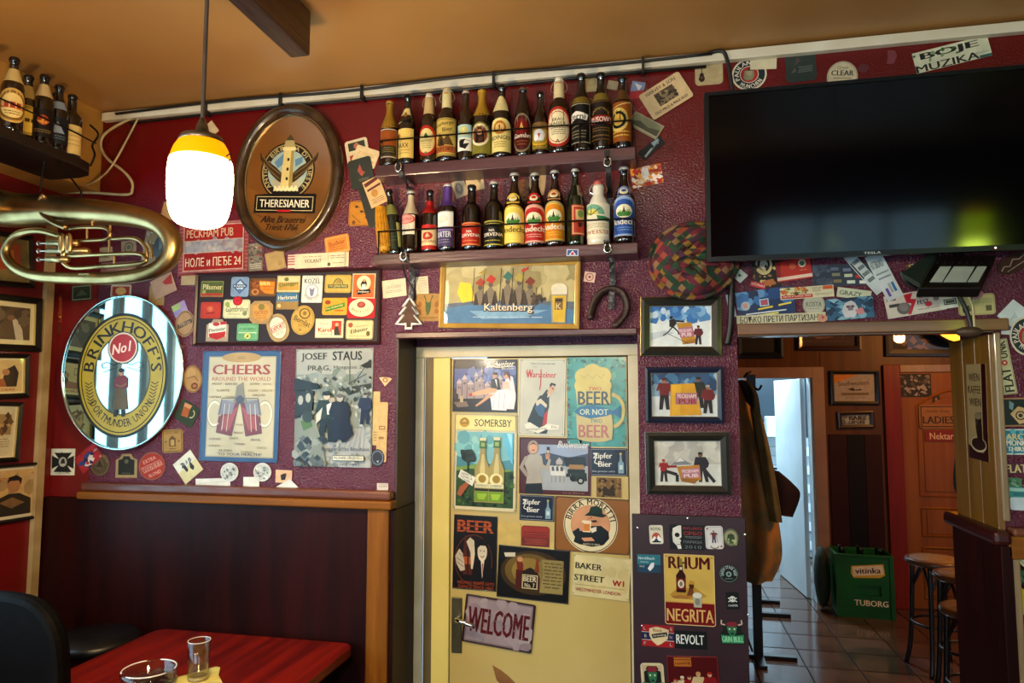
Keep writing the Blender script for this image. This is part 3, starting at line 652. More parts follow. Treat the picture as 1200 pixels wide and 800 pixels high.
bt('black beer bottle with slanted cream neck label, second on the upper shelf', 478, 112, Z1, 24, 'long', '0c0706', ('rect', 'd8c890', .58, .8, lambda a: a.Q('0c0706', 0, 0, 55, 0, 0, 60).E(60, 45, 12, 18, '9a7428').Q('0c0706', 30, 100, 100, 68, 100, 100)), ('rect', 'e2c878', .1, .5, 1.25), '16110f', turn=-.15,
   labart=lambda a: a.E(22, 25, 14, 11, 'b06a20').T('MAXX', 45, 58, 60, 16, K, bold=.03).lines(15, 72, 80, 92, 2, 'b09a60'))
bt('swing-top beer bottle with round red and cream label, beside the cream-labelled swing-top', 503, 110, Z1, 24, 'swing', '1c0c06', ('rect', 'c8b080', .7, .93, lambda a: a.E(50, 25, 26, 14, '6a3018').R(0, 42, 100, 62, 'b02820').E(50, 80, 30, 12, '983020')), ('oval', 'b3301e', .1, .52, 1.35), 'd8d0bc',
   labart=lambda a: a.E(50, 50, 38, 40, 'e0cf96').Q('3c6a2c', 35, 42, 50, 24, 65, 42).T('WEIHENST', 50, 50, 52, 8, K, bold=.02).lines(30, 58, 70, 78, 3, '9a8a50').E(50, 90, 6, 4, '8c8068'))
bt('swing-top beer bottle with tall yellow antique label, fourth on the upper shelf', 524, 103, Z1, 27, 'swing', '140a06', ('rect', 'd8cc9c', .72, .93, lambda a: a.E(50, 20, 30, 14, 'b87820').E(50, 80, 38, 15, 'e8d890').R(10, 42, 90, 58, 'c0b8a4')), ('rect', 'cdb566', .08, .56, 1.5), 'c4b48c',
   labart=lambda a: a.B(3, 2, 97, 98, '7a6a3c', 3).T('Neerberger', 50, 16, 76, 12, '30261a', rot=10, bold=.03).T('Bier', 62, 30, 34, 11, '30261a', rot=10, bold=.03).Q('6a5228', 20, 72, 36, 40, 50, 56, 64, 44, 84, 72).Q('402e1a', 30, 74, 42, 52, 52, 74).R(5, 74, 95, 92, 'b06a34').T('EXPORT', 50, 83, 66, 10, '30261a'))
bt('slim brown bottle with small pale blue comic label on the upper shelf', 546, 107, Z1, 21, 'straight', '1a0b06', None, ('rect', 'b8d4d0', .14, .5, 1.1), 'd8d0c4',
   labart=lambda a: a.E(50, 24, 22, 18, 'd8d070').T('S', 52, 22, 14, 20, 'f4ecd8', bold=.03).R(0, 50, 100, 100, 'f0ece0').Q('181818', 20, 60, 60, 54, 50, 74, 84, 70, 60, 94, 24, 84).L('181818', 3, 10, 54, 90, 62))
bt('beer bottle with gold foil neck and round monk label on olive ground', 565, 106, Z1, 26, 'long', '140a05', ('foil', 'b8902e', .64, .99), ('rect', '8a8438', .08, .52, 1.5), 'd0a838',
   labart=lambda a: a.R(0, 0, 100, 30, '140a05').E(50, 42, 40, 40, '8a8438').E(50, 42, 35, 35, 'e4dcb8').E(50, 42, 27, 27, '8a4a2c').Q('1c120e', 34, 66, 36, 36, 44, 20, 56, 20, 64, 36, 66, 66).E(50, 34, 9, 9, 'c89870').Q('5a3018', 44, 52, 62, 48, 60, 62, 46, 64).A('FRANZISK WEISSBIER', 50, 42, 31, None, 200, -20, 6, K))
bt('beer bottle with cream arched label and pointed neck label, left of the red-labelled neck bottle', 588, 100, Z1, 26, 'long', '0e0806', ('arc', 'dcd09c', .62, .84, lambda a: a.E(50, 35, 20, 20, 'a88c38').E(50, 35, 9, 10, '6a5420').Q('dcd09c', 20, 80, 80, 80, 50, 100)), ('arch', 'e6d692', .08, .52, 1.45), '15100e',
   labart=lambda a: a.E(50, 28, 24, 20, 'b8762a').E(50, 28, 16, 13, 'e0c080').Q('7a3c18', 42, 34, 50, 18, 58, 34).T('ERDINGER', 50, 58, 88, 12, '2a1c14', bold=.03).lines(25, 70, 75, 90, 3, 'a88c48'))
bt('beer bottle with dark red oval label and banded neck, left of the stubby one', 613, 103, Z1, 23, 'long', '140907', ('rect', '3c2a22', .64, .92, lambda a: a.E(50, 20, 34, 10, '8a7a5a').E(50, 50, 34, 12, 'a89878').E(50, 82, 40, 10, '9a8a68')), ('oval', '8c8068', .06, .6, 1.4), '6a5a48',
   labart=lambda a: a.E(50, 50, 43, 45, '5a120e').E(50, 36, 26, 22, '8a1c14').Q('d8b060', 40, 42, 50, 22, 60, 42).T('Gambri', 50, 57, 84, 11, 'e8dcc8', bold=.04, shear=.2).lines(25, 70, 75, 86, 2, '9a5c38'))
bt('short stubby beer bottle with crest label, the smallest bottle on the upper shelf', 633, 108, Z1, 21, 'short', '120806', None, ('rect', 'b09a48', .1, .5, 1.45), '1c1210',
   labart=lambda a: a.B(2, 2, 98, 98, '7a6a30', 5).R(0, 0, 100, 26, '8a6a3a').E(50, 48, 26, 22, 'd8dce0').Q('c03020', 44, 42, 56, 42, 50, 60).E(36, 58, 10, 12, 'f0f0f0').E(62, 58, 10, 12, 'e8e8e8').O(50, 66, 40, 22, 'e8b828', .25, a0=180, a1=360).lines(20, 86, 80, 95, 1, '403018'))
bt('swing-top bottle with red-rimmed cream oval label, beside the three black-labelled bottles', 655, 91, Z1, 29, 'swing', '120806', ('rect', 'd8c8a0', .72, .93, lambda a: a.E(50, 18, 36, 12, 'b83428').E(50, 50, 34, 12, 'c03a2c').E(50, 82, 38, 14, 'e0c888')), ('oval', 'b8382a', .08, .58, 1.5), 'e4dcc8',
   labart=lambda a: a.E(50, 50, 41, 43, 'ece0bc').O(50, 50, 37, 39, 'b8382a', .05).T('BRAU', 50, 32, 34, 8, '3c2a1c', bold=.02).T('KAISER', 50, 42, 52, 8, '3c2a1c', bold=.02).lines(24, 52, 76, 72, 4, '6a5a48').T('A', 50, 86, 12, 9, '8c2c20', bold=.04))
bt('black beer bottle with black label outlined in white, third from the upper shelf right end', 681, 87, Z1, 27, 'long', '0c0807', ('sleeve', '8a7430', .58, .68), ('rect', '14100e', .1, .6, 1.4), '2a241c', turn=-.25,
   labart=lambda a: a.B(3, 2, 97, 98, 'b0a890', 3).Q('e8e4d8', 12, 28, 44, 20, 88, 30, 82, 44, 46, 38, 14, 46).T('cerni', 46, 33, 62, 14, '14100e', rot=-4, bold=.04).L('b0a890', 2, 10, 62, 88, 50).lines(15, 68, 80, 90, 3, '988e70'))
bt('black and red labelled beer bottle with gold neck band, twelfth on the upper shelf', 704, 86, Z1, 27, 'long', '0c0807', ('sleeve', '94803a', .6, .72), ('rect', '2a1a12', .12, .62, 1.45), '1c1614',
   labart=lambda a: a.B(2, 2, 98, 98, '7a5c2c', 3).A('KRALOVSKY PIVOVAR', 50, 46, 36, None, 150, 30, 6, 'b09450').R(0, 38, 100, 58, '9c2018').T('KRUSOVICE', 50, 48, 96, 13, 'f0e8dc', bold=.04).lines(18, 68, 82, 80, 2, '8a7040').lines(18, 86, 82, 94, 1, '8a7040'))
bt('beer bottle with round golden label ending the upper shelf on the right', 729, 90, Z1, 26, 'long', '0e0807', ('sleeve', '6a4a28', .66, .8), ('rect', '9a5c1c', .1, .62, 1.3), '2a1c14', turn=-.3,
   labart=lambda a: a.E(45, 45, 42, 30, 'd8c070').E(45, 45, 32, 22, '141210').E(45, 45, 22, 15, 'c8a850').A('VELKOP KOZEL', 45, 45, 37, None, 190, -10, 6, K).lines(10, 74, 90, 92, 2, 'd8b860').L('d8c890', 3, 0, 16, 96, 2))
# lower shelf
g2 = 'bottles on the wall shelves'
bt('tall dark green bottle with olive neck band leaning beside the corn cob', 464, 219, Z2, 20, 'long', '0a120a', ('sleeve', '8a9050', .6, .76), ('rect', '1c2a1a', .1, .5, 1.2), '2a1c24', turn=.6, labart=lambda a: a.R(60, 5, 100, 95, 'b8b878').lines(10, 30, 55, 80, 4, '4a5a38'), tilt=-7, X0=on(464, 255, 1, -.055).x, h=.262, y=-.05)
bt('dark beer bottle with cream neck wrap and white label under a pink oval', 482, 224, Z2, 23, 'long', '100a06', ('sleeve', 'd8ccb0', .62, .93), ('rect', 'e4dccc', .3, .6, 1.15), 'e0dcd4', turn=-.35,
   labart=lambda a: a.E(50, 22, 52, 26, 'd89a94').O(50, 22, 50, 24, 'b03c38', .12).T('OLD PINT', 50, 22, 70, 14, 'a02c2c', bold=.03).lines(20, 52, 76, 90, 5, '4a4038'))
bt('small dark bottle with red neck wrap and cream label in red bands', 504, 223, Z2, 21, 'straight', '120806', ('sleeve', 'a81c1c', .62, .82), ('rect', 'e0c8a0', .06, .44, 1.45), '1c1210',
   labart=lambda a: a.R(0, 0, 100, 16, 'c03028').R(0, 84, 100, 100, 'b02c24').E(50, 46, 24, 16, 'b8402c').Q('e0c8a0', 40, 52, 50, 34, 62, 48).T('RUSSIAN', 50, 68, 76, 10, '6a3c24', bold=.03))
bt('dark beer bottle with purple foil neck and white and violet label', 525, 216, Z2, 26, 'straight', '0e0808', ('sleeve', '5c3c8c', .66, .94), ('rect', '4a4068', .08, .58, 1.2), 'e0dce0', turn=-.3,
   labart=lambda a: a.R(0, 0, 100, 44, 'e4e4e0').R(0, 44, 100, 56, '8a7ab0').R(0, 0, 100, 3, 'a8a8a0').T('PORTER', 50, 66, 80, 16, 'e0e0ec', bold=.04).lines(16, 80, 84, 94, 2, '9088a8').E(50, 22, 24, 12, 'd0d0c8'))
def servio(c, e):
    return lambda a: a.B(2, 2, 98, 98, e, 4).L(e, 2, 10, 14, 90, 14).T('NA', 50, 40, 20, 10, 'f0e4d8', bold=.03).T('CERVENA', 50, 56, 84, 14, 'f0e4d8', bold=.04).lines(20, 78, 80, 88, 1, e)
bt('black bottle with plain red label, fifth on the lower shelf', 553, 217, Z2, 26, 'straight', '0a0606', None, ('rect', 'b03024', .08, .42, 1.4), '1a1412', labart=servio('b', 'd89858'))
bt('black bottle with black label outlined in yellow, sixth on the lower shelf', 579, 213, Z2, 26, 'straight', '0a0706', None, ('rect', '17130e', .06, .42, 1.5), 'e0dcd4', labart=servio('b', 'b8b050'))
def andechs(c, d):
    def f(a):
        a.Q(d, *sum(([50-44*math.cos(PI*i/12), 30-25*math.sin(PI*i/12)] for i in range(13)), []), 94, 97, 6, 97)
        a.Q(c, *sum(([50-40*math.cos(PI*i/12), 30-22*math.sin(PI*i/12)] for i in range(13)), []), 90, 95, 10, 95)
        a.E(50, 38, 28, 17, 'e8e4c8').Q('4c8a3c', 26, 42, 36, 34, 50, 38, 66, 33, 75, 42, 66, 51, 34, 51).Q('3a2c20', 46, 40, 50, 24, 54, 40).T('Andechs', 50, 64, 90, 15, 'f4ecd8' if c != 'e8d068' else '4a3418', bold=.045).lines(22, 78, 78, 90, 2, d)
    return f
def ann(c): return lambda a: a.E(50, 52, 30, 30, 'e8e0c0').E(50, 45, 18, 14, c)
bt('brown bottle with pale yellow arched abbey label, first of the matching abbey bottles', 603, 203, Z2, 27, 'long', '1c0c06', ('arc', 'dcc050', .58, .72, ann('dcc050'), .05), ('arch', 'c8aa3c', .07, .56, 1.55), 'd8d4cc', labart=andechs('e8d068', 'f0e090'))
bt('brown bottle with red arched abbey label, between the yellow and the orange labelled ones', 627, 203, Z2, 27, 'long', '1a0a06', ('arc', 'c03430', .58, .72, ann('c03430'), .05), ('arch', 'd8a090', .07, .56, 1.55), 'd8d4cc', labart=andechs('b8282a', 'e8b8a8'))
bt('brown bottle with golden orange arched abbey label, right of the red one', 650, 200, Z2, 26, 'long', '1a0b06', ('arc', 'c89868', .6, .74, ann('b8561e'), .05), ('arch', 'b8a878', .08, .58, 1.55), 'd8d4cc', labart=andechs('d8901c', 'e8c050'))
bt('slim dark green bottle with its red label turned aside, left of the white bottle', 674, 198, Z2, 23, 'long', '0c1a0c', ('rect', 'a89078', .64, .78, lambda a: a.R(0, 0, 35, 100, '0c1a0c').E(66, 50, 16, 20, '6a2c20')), ('rect', 'b8442c', .14, .52, 1.1), 'd8d8d0', turn=.75, h=None,
   labart=lambda a: a.B(6, 4, 94, 96, 'e0c898', 4).R(22, 16, 80, 50, 'd8b888').E(50, 30, 18, 12, '7a9a5a').Q('3c1c14', 34, 60, 66, 56, 60, 72, 38, 74))
bt('white ceramic swing-top bottle with green sunrise label', 701, 190+22, Z2, 31, 'ceramic', 'e4e0d0', None, ('rect', 'e8e2cc', .12, .62, 1.5), 'c06058', turn=-.1,
   labart=lambda a: a.E(34, 34, 40, 32, '7cae9a', a0=0, a1=180).E(34, 34, 22, 18, 'd8cc70', a0=0, a1=180).L('5a7a3c', 3, 34, 34, 34, 8).L('5a7a3c', 3, 34, 34, 10, 20).L('5a7a3c', 3, 34, 34, 60, 16).Q('3c8a5c', 50, 36, 96, 44, 96, 56, 54, 50).lines(8, 60, 92, 76, 3, 'b09a50').T('WEISSE', 50, 86, 80, 11, 'b87a48', bold=.03))
bt('brown bottle with blue arched abbey label at the right end of the lower shelf', 731, 196, Z2, 27, 'long', '100908', ('arc', '8090b8', .6, .74, ann('3c5898'), .05), ('arch', 'a8b8d8', .1, .6, 1.55), 'e0dcd8', labart=andechs('2c5ca8', '88a8d8'))
for i, o in enumerate([o for o in COL.objects if o.name.startswith('beer_bottle')]):
    pass
# ---- dried corn cob
def corn():
    c = on(451, 296, 1, -.082); tp = on(446, 243, 1, -.07); A_, B2 = Vector(c), Vector(tp); d = (B2-A_); L_ = d.length; M = Mdir(A_, d)
    o = empty('corn_cob', A_, 'dried yellow corn cob propped at the left end of the lower bottle shelf', 'corn')
    mk = mat('corn_kernel', 'd8a028', 'b87818', rough=.3, scale=60, coat=.3)
    cr = lambda t: .0245*(1-.45*max(0, t-.5)**1.5*2)*(1 if t > .08 else .75)
    MB().lathe([(.004, 0), (.021, .01), (.022, L_*.5), (.016, L_*.85), (.004, L_)], 16, M).build('cob_core', mat('corn_core', 'c0902c', rough=.6), o, smooth=True)
    kb = MB(); nr_ = int(L_/.0062)
    for i in range(nr_):
        for k in range(13):
            a = 2*PI*k/13; q = cr(i/nr_)*.9; v = Vector((q*math.cos(a), q*math.sin(a), L_*(i+.7)/nr_)); e = Vector((math.cos(a), math.sin(a), 0)); tn = Vector((-e.y, e.x, 0)); up = Vector((0, 0, 1))
            V = [v-tn*.0048-up*.0027, v+tn*.0048-up*.0027, v+tn*.0048+up*.0027, v-tn*.0048+up*.0027]; V += [w_+e*.0042-(w_-v)*.45 for w_ in V]
            kb.add([M @ w_ for w_ in V], [(4, 5, 6, 7), (0, 1, 5, 4), (1, 2, 6, 5), (2, 3, 7, 6), (3, 0, 4, 7)])
    tag(kb.build('kernels', mk, o), kind='stuff')
corn()

# ---- tuba hanging in front of the corner
TY = -.45
def tp(px, py, dy=0): return on(px, py, 1, TY+dy)
sc = lambda w: w/2/340
tuba = empty('tuba', tp(110, 330), 'dented brass tuba hanging sideways on the wall in the left corner', 'tuba')
P = spline([Vector((-2.2, -1.0, 2.36)), Vector((-2.25, -.8, 2.37)), tp(-12, 247)+Vector((.03, -.08, 0)), tp(15, 246), tp(60, 246), tp(120, 249), (tp(160, 254)), tp(188, 264), tp(202, 284), tp(196, 306), tp(172, 320), tp(130, 326), tp(80, 326), tp(40, 323), tp(18, 314), tp(7, 300), tp(9, 286), tp(20, 275), tp(36, 270.5), tp(52, 271), tp(72, 277)], 6)
n = len(P); rr = []
kw = [60, 54, 48, 43, 37, 29, 25, 23, 22, 20, 17, 15, 14, 12.5, 12, 11, 10, 9, 8, 8, 7]
for i in range(n):
    t = i/6; k = min(int(t), len(kw)-2); rr.append(sc(kw[k]+(kw[k+1]-kw[k])*(t-k)))
MB().tube(P, rr, 20).build('main_bow', M_brass, tuba, smooth=True)
bl = [Vector((-2.2, -1.0-q_, 2.36)) for q_ in (0, .08, .16, .22, .25)]
MB().tube(bl, [sc(60), sc(66), sc(84), sc(106), sc(128)], 24, caps=False).build('bell', M_brass, tuba, smooth=True)
def pipe(pts, w, dy=-.02, nm='tubing', k=5):
    return MB().tube(spline([tp(a, b, dy) for a, b in pts], k), sc(w), 10).build(nm, M_brass, tuba, smooth=True)
pipe([(80, 268), (100, 266.5), (122, 267), (129, 273), (124, 280), (100, 282), (82, 283)], 4.6)
pipe([(130, 280), (156, 279), (168, 286), (172, 298), (168, 308), (150, 311), (112, 312)], 4.6)
pipe([(80, 300), (120, 298), (160, 297), (170, 302), (166, 308), (120, 312), (86, 314), (74, 308)], 4.8, -.028)
pipe([(52, 228), (47, 236), (50, 250), (62, 260), (78, 267)], 7, -.04, 'lead_pipe')
pipe([(72, 277), (78, 284), (76, 292), (74, 300)], 6, -.03)
for y, x0, x1 in ((285, 46, 92), (294, 46, 104), (304, 46, 80)):
    MB().tube([tp(x0+10, y, -.03), tp(x1, y, -.03)], sc(7.5), 12).build('valve_casing', M_brass, tuba, smooth=True)
    MB().tube([tp(x0, y, -.03), tp(x0+12, y, -.03)], sc(2), 8).build('valve_stem', M_steel, tuba)
    MB().lathe([(.0001, 0), (sc(6), 0), (sc(6), .003), (.0001, .004)], 12, Mdir(tp(x0, y, -.03), (-1, 0, 0))).build('valve_cap', M_steel, tuba)
for x in (72.5, 80.5): MB().tube([tp(x+2*math.cos(t), 285+10*math.sin(t), -.045+.0*t) for t in [2*PI*i/20 for i in range(20)]], sc(5), 8, closed=True).build('crook', M_brass, tuba, smooth=True)
for (x, y0, y1) in ((108, 255, 268), (102, 268, 281), (129, 264, 279), (134, 299, 311), (128, 281, 298)):
    MB().tube([tp(x, y0, -.02), tp(x, y1, -.02)], sc(2.6), 8).build('brace', M_brass, tuba)
MB().tube(spline([tp(174, 285, -.02), tp(177, 292, -.02), tp(178, 302, -.02)], 4), sc(4), 8).build('lyre_clip', M_brass, tuba)
MB().beam(tp(96, 322, -.055), tp(108, 322, -.055), .03, .005).build('patch_plate', M_brass, tuba)
for x in (47, 95):
    MB().tube([tp(x, 232), tp(x, 224, .002), Vector((min(tp(x, 222).x, -2.115), -.44, 2.634))], .0035, 6).build('hanging_wire', M_metal, tuba)

# ---- television on the wall
def tvp(px, py, y): return on(px, py, 1, y)
a = tvp(823, 110, -.19); c = tvp(830, 307, -.13); x0 = (a.x+c.x)/2; TVW = 1.23
tv = empty('television', (x0+TVW/2, -.13, c.z), 'large black flat screen television mounted above the corridor opening', 'television')
ht = (a-c).length; ang = math.atan2(a.y-c.y, a.z-c.z)
MT = Matrix.Translation((x0, c.y, c.z)) @ Matrix.Rotation(-ang, 4, 'X') 
M_tvb = mat('tv_bezel', '040507', '07090c', rough=.35, scale=10, spec=.2)
b = MB(); t = .014
b.box(0, -.012, 0, TVW, .03, .016, M=MT); b.box(0, -.012, ht-.012, TVW, .03, ht, M=MT); b.box(0, -.012, .016, t, .03, ht-.012, M=MT); b.box(TVW-t, -.012, .016, TVW, .03, ht-.012, M=MT); b.build('bezel', M_tvb, tv)
MB().box(t, -.006, .016, TVW-t, .0, ht-.012, M=MT).build('screen', mat('tv_screen', '010306', rough=.09, spec=.2), tv)
MB().box(.004, .001, .004, TVW-.004, .045, ht-.004, M=MT).build('back_shell', M_tvb, tv, bevel=.01)
MB().box(.35, .046, .2, .85, .09, .5, M=MT).build('wall_bracket', M_metal, tv)
q = bpy.data.objects.new('tmp', None)
ar = Art(.05, .009); ar.T('TESLA', 50, 50, 100, 80, 'c8ccd0', bold=.03)
o = ar.build('maker_lettering', GLOSS, tv); lx = on(1022, 298, 1, -.14).x - x0
o.matrix_basis = mw(tv).inverted() @ MT @ Matrix.Translation((lx, -.0121, .008)) @ Matrix.Rotation(PI/2, 4, 'X')
lx = on(1166, 291, 1, -.14).x-x0; MB().ball(MT @ Vector((lx, -.013, .008)), .003, 8).build('standby_light', emis('standby_led', 'ff9a90', 2), tv)
# ---- floodlight below the television
fl_ = empty('floodlight', on(1118, 335, 1, -.1), 'black floodlight with three pale panels fixed under the television', 'floodlight')
F = [on(*p, 1, y) for p, y in (((1096, 299), -.05), ((1168, 299), -.05), ((1150, 337), -.2), ((1076, 337), -.2))]
def slab(P, th, nrm):
    n = Vector(nrm)*th; b = MB(); V = list(P)+[p+n for p in P]; k = len(P)
    return b.add(V, [tuple(range(k)), tuple(range(2*k-1, k-1, -1))]+[(i, k+i, k+(i+1) % k, (i+1) % k) for i in range(k)])
nf = ((F[1]-F[0]).cross(F[3]-F[0])).normalized()
if nf.dot(CAM-F[0]) < 0: nf = -nf
slab(F, .035, -nf).build('housing', M_black, fl_, bevel=.004)
def fp(u, v): return F[0].lerp(F[1], u).lerp(F[3].lerp(F[2], u), v)+nf*.0006
for u0, u1 in ((.18, .36), (.40, .74), (.78, .93)):
    slab([fp(u0+.0, .38), fp(u1, .38), fp(u1-.02, .84), fp(u0-.04, .84)], .002, nf).build('light_panel', mat('pale_light_panel', 'b4c4bc', 'a0b0a8', rough=.3), fl_)
for k in range(7): slab([fp(.1+k*.12, .03), fp(.13+k*.12, .03), fp(.12+k*.12, .28), fp(.09+k*.12, .28)], .008, nf).build('cooling_fin', M_black, fl_)
G = [on(*p, 1, y) for p, y in (((1094, 300), -.045), ((1100, 300), -.05), ((1079, 338), -.2), ((1058, 326), -.1))]
slab(G, .02, (0, .4, .9)).build('side_flange', mat('green_black', '1c2a22', rough=.5), fl_)
MB().tube([fp(.5, .1)+Vector((0, .01, .03)), Vector((fp(.5, .1).x, -.0, 2.25))], .012, 8).build('mounting_arm', M_metal, fl_)

# ---- patchwork cap hanging behind the television corner
def patch_mat():
    m = bpy.data.materials.new('patchwork_cloth'); m.use_nodes = True; nt = m.node_tree; b = nt.nodes['Principled BSDF']; N = nt.nodes.new; L = nt.links.new
    tc = N('ShaderNodeTexCoord'); mp = N('ShaderNodeMapping'); mp.inputs['Scale'].default_value = (50, 50, 50); mp.inputs['Rotation'].default_value = (.2, .75, .3); L(tc.outputs['Object'], mp.inputs[0])
    sn = N('ShaderNodeVectorMath'); sn.operation = 'FLOOR'; L(mp.outputs[0], sn.inputs[0]); w = N('ShaderNodeTexWhiteNoise'); L(sn.outputs[0], w.inputs[0])
    r = N('ShaderNodeValToRGB'); r.color_ramp.interpolation = 'CONSTANT'; cs = ['5a1626', '1c3a28', '7a5818', '3c1c30', '8c3c28', '1c3420', '6a1c28', '806040', '2c1c14']
    while len(r.color_ramp.elements) < len(cs): r.color_ramp.elements.new(.5)
    for i, (e_, c) in enumerate(zip(r.color_ramp.elements, cs)): e_.position = i/len(cs); e_.color = (*lin(c), 1)
    L(w.outputs['Value'], r.inputs[0]); L(r.outputs[0], b.inputs['Base Color']); b.inputs['Roughness'].default_value = .9; return m
PW = patch_mat()
cc = on(812, 306, 1, -.04)
cap_ = empty('patchwork_cap', cc, 'big floppy patchwork cap of red, green and ochre squares hanging by the television', 'cap')
def disc(c, rx, rz, thick, fold, seed):
    b = MB(); V = []; F = []; n, m_ = 44, 12; r = random.Random(seed)
    for j in range(m_+1):
        for k in range(n):
            t = 2*PI*k/n; s = j/m_; z = thick*(1-s**2)**.5+fold*math.sin(t*5+s*3)*s*(1-s)*2
            V.append(Vector((c.x+rx*s*math.cos(t), c.y-.008-z, c.z+rz*s*math.sin(t))))
    for j in range(m_):
        for k in range(n): F.append((j*n+k, (j+1)*n+k, (j+1)*n+(k+1) % n, j*n+(k+1) % n))
    return b.add(V, F)
disc(cc, .145, .128, .07, .02, 1).build('crown', PW, cap_, smooth=True)
MB().tube([cc+Vector((.145*math.cos(t), -.012, .128*math.sin(t))) for t in [2*PI*i/40 for i in range(40)]], .009, 8, closed=True).build('brim_edge', PW, cap_, smooth=True)
for a0, rad in ((.3, .1), (.9, .09), (-.3, .09), (-1.0, .08)):
    MB().tube(spline([cc+Vector((-.09, -.045, -.02)), cc+Vector((-.04+.02*math.cos(a0), -.08, .05*math.sin(a0))), cc+Vector((rad*math.cos(a0), -.06, rad*math.sin(a0)))], 5), [.004]+[.014]*9+[.006], 8, flat=.6).build('fold', PW, cap_, smooth=True)

# ---- oval mirrors
def oval(pl, q, name, label, rim, face, rimr, lift, artf, facem, rimm, rimname='rim', ring2=None, yaw=0):
    c, w, h, rot = pl.fit(q); o = empty(name, pl.matrix(c, rot, lift) @ Matrix.Rotation(math.radians(yaw), 4, 'Y'), label, 'mirror')
    P = [(w/2*math.cos(2*PI*i/64), h/2*math.sin(2*PI*i/64)) for i in range(64)]
    b = MB(); b.prism([(x*.985, y*.985) for x, y in P], (-lift+.001) if not yaw else -.004, .006); b.build('mirror_glass', facem, o, world=False)
    if rimm:
        b = MB(); b.tube([((w/2-rimr)*x/(w/2), (h/2-rimr)*y/(h/2), .008) for x, y in P], rimr, 10, closed=True); b.build(rimname, rimm, o, smooth=True, world=False)
    if ring2: 
        b = MB(); b.tube([((w/2-ring2)*x/(w/2), (h/2-ring2)*y/(h/2), .007) for x, y in P], .004, 8, closed=True); b.build('inner_bead', M_brass, o, smooth=True, world=False)
    a = Art(w, h, .0062); artf(a); a.build('print', GLOSS, o); return o
def theres(a):
    a.E(49, 46, 25, None, '2c2418', 40).E(49, 46, 23.6, None, 'b09a68', 40).E(49, 46, 22.6, None, '2c2418', 40).A('ANTICA BIRRERIA DI TRIESTE', 49, 46, 20.6, None, 225, -45, 3, 'c8b888', .01)
    a.E(49, 46, 18, None, 'a8b8b0', 36).Q('6a90a8', 36, 40, 44, 34, 46, 40, 40, 44).Q('6a90a8', 55, 38, 62, 36, 62, 40, 56, 43).Q('b8b49a', 34, 52, 64, 52, 60, 57, 38, 57)
    for s in (1, -1):
        f = lambda x, y: (49+s*(x-49), y)
        a.Q('4a3820', *f(53, 48), *f(60, 43), *f(70, 38), *f(76, 33), *f(75, 38), *f(68, 44), *f(64, 48), *f(58, 52), *f(52, 55))
        a.L('8a7448', .7, *f(55, 48), *f(66, 42), *f(74, 35)); a.L('8a7448', .7, *f(56, 51), *f(66, 45), *f(72, 40))
    a.Q('d8c68a', 43.5, 57, 44.5, 32, 53.5, 32, 54.5, 57).Q('a8965c', 51, 57, 51, 32, 53.5, 32, 54.5, 57).R(43, 29.5, 55, 32, 'e0d4a0').Q('b8aa78', 44, 29.5, 45, 25, 53, 25, 54, 29.5).Q('5a4e34', 45, 25, 49, 21, 53, 25)
    for y in (37, 43.5, 50): a.R(48, y, 50, y+2, '2c2014')
    a.Q('e4dab0', 37, 62, 38, 57, 60, 57, 61, 62)
    for i in range(6): a.R(38+i*3.8, 55.8, 40+i*3.8, 57, 'e4dab0'); a.R(38.8+i*3.8, 59, 39.8+i*3.8, 60.5, '4a3c24')
    a.Q('15110e', 21, 62, 37, 61, 37, 59.5, 61, 59.5, 61, 61, 77, 61, 77, 74, 21, 74).B(23, 63, 75, 72.6, 'c8b888', .6).T('THERESIANER', 49, 67.7, 46, 5.2, 'efe6cc', bold=.035).R(43, 72, 55, 73.4, 'c02c2c')
    a.T('Alte Brauerei', 49, 78.3, 40, 4.6, '4a3018', shear=.35).T('Triest 1766', 48, 83.5, 30, 4.2, '4a3018', shear=.35)
MM = mat('mirror_silver', 'a4c6c4', rough=.03, metal=1); MM2 = mat('mirror_bronze', 'e4ccac', rough=.06, metal=1)
oval(MAIN, (343, 211, 126, 171, 0), 'oval_mirror', 'oval brewery mirror with a lighthouse emblem in a moulded dark frame', 0, 0, .022, .022, theres, MM2, mat('dark_oval_frame', '2a1c12', '4a3622', rough=.25, scale=10, coat=.4, metal=.2), 'frame', .05)
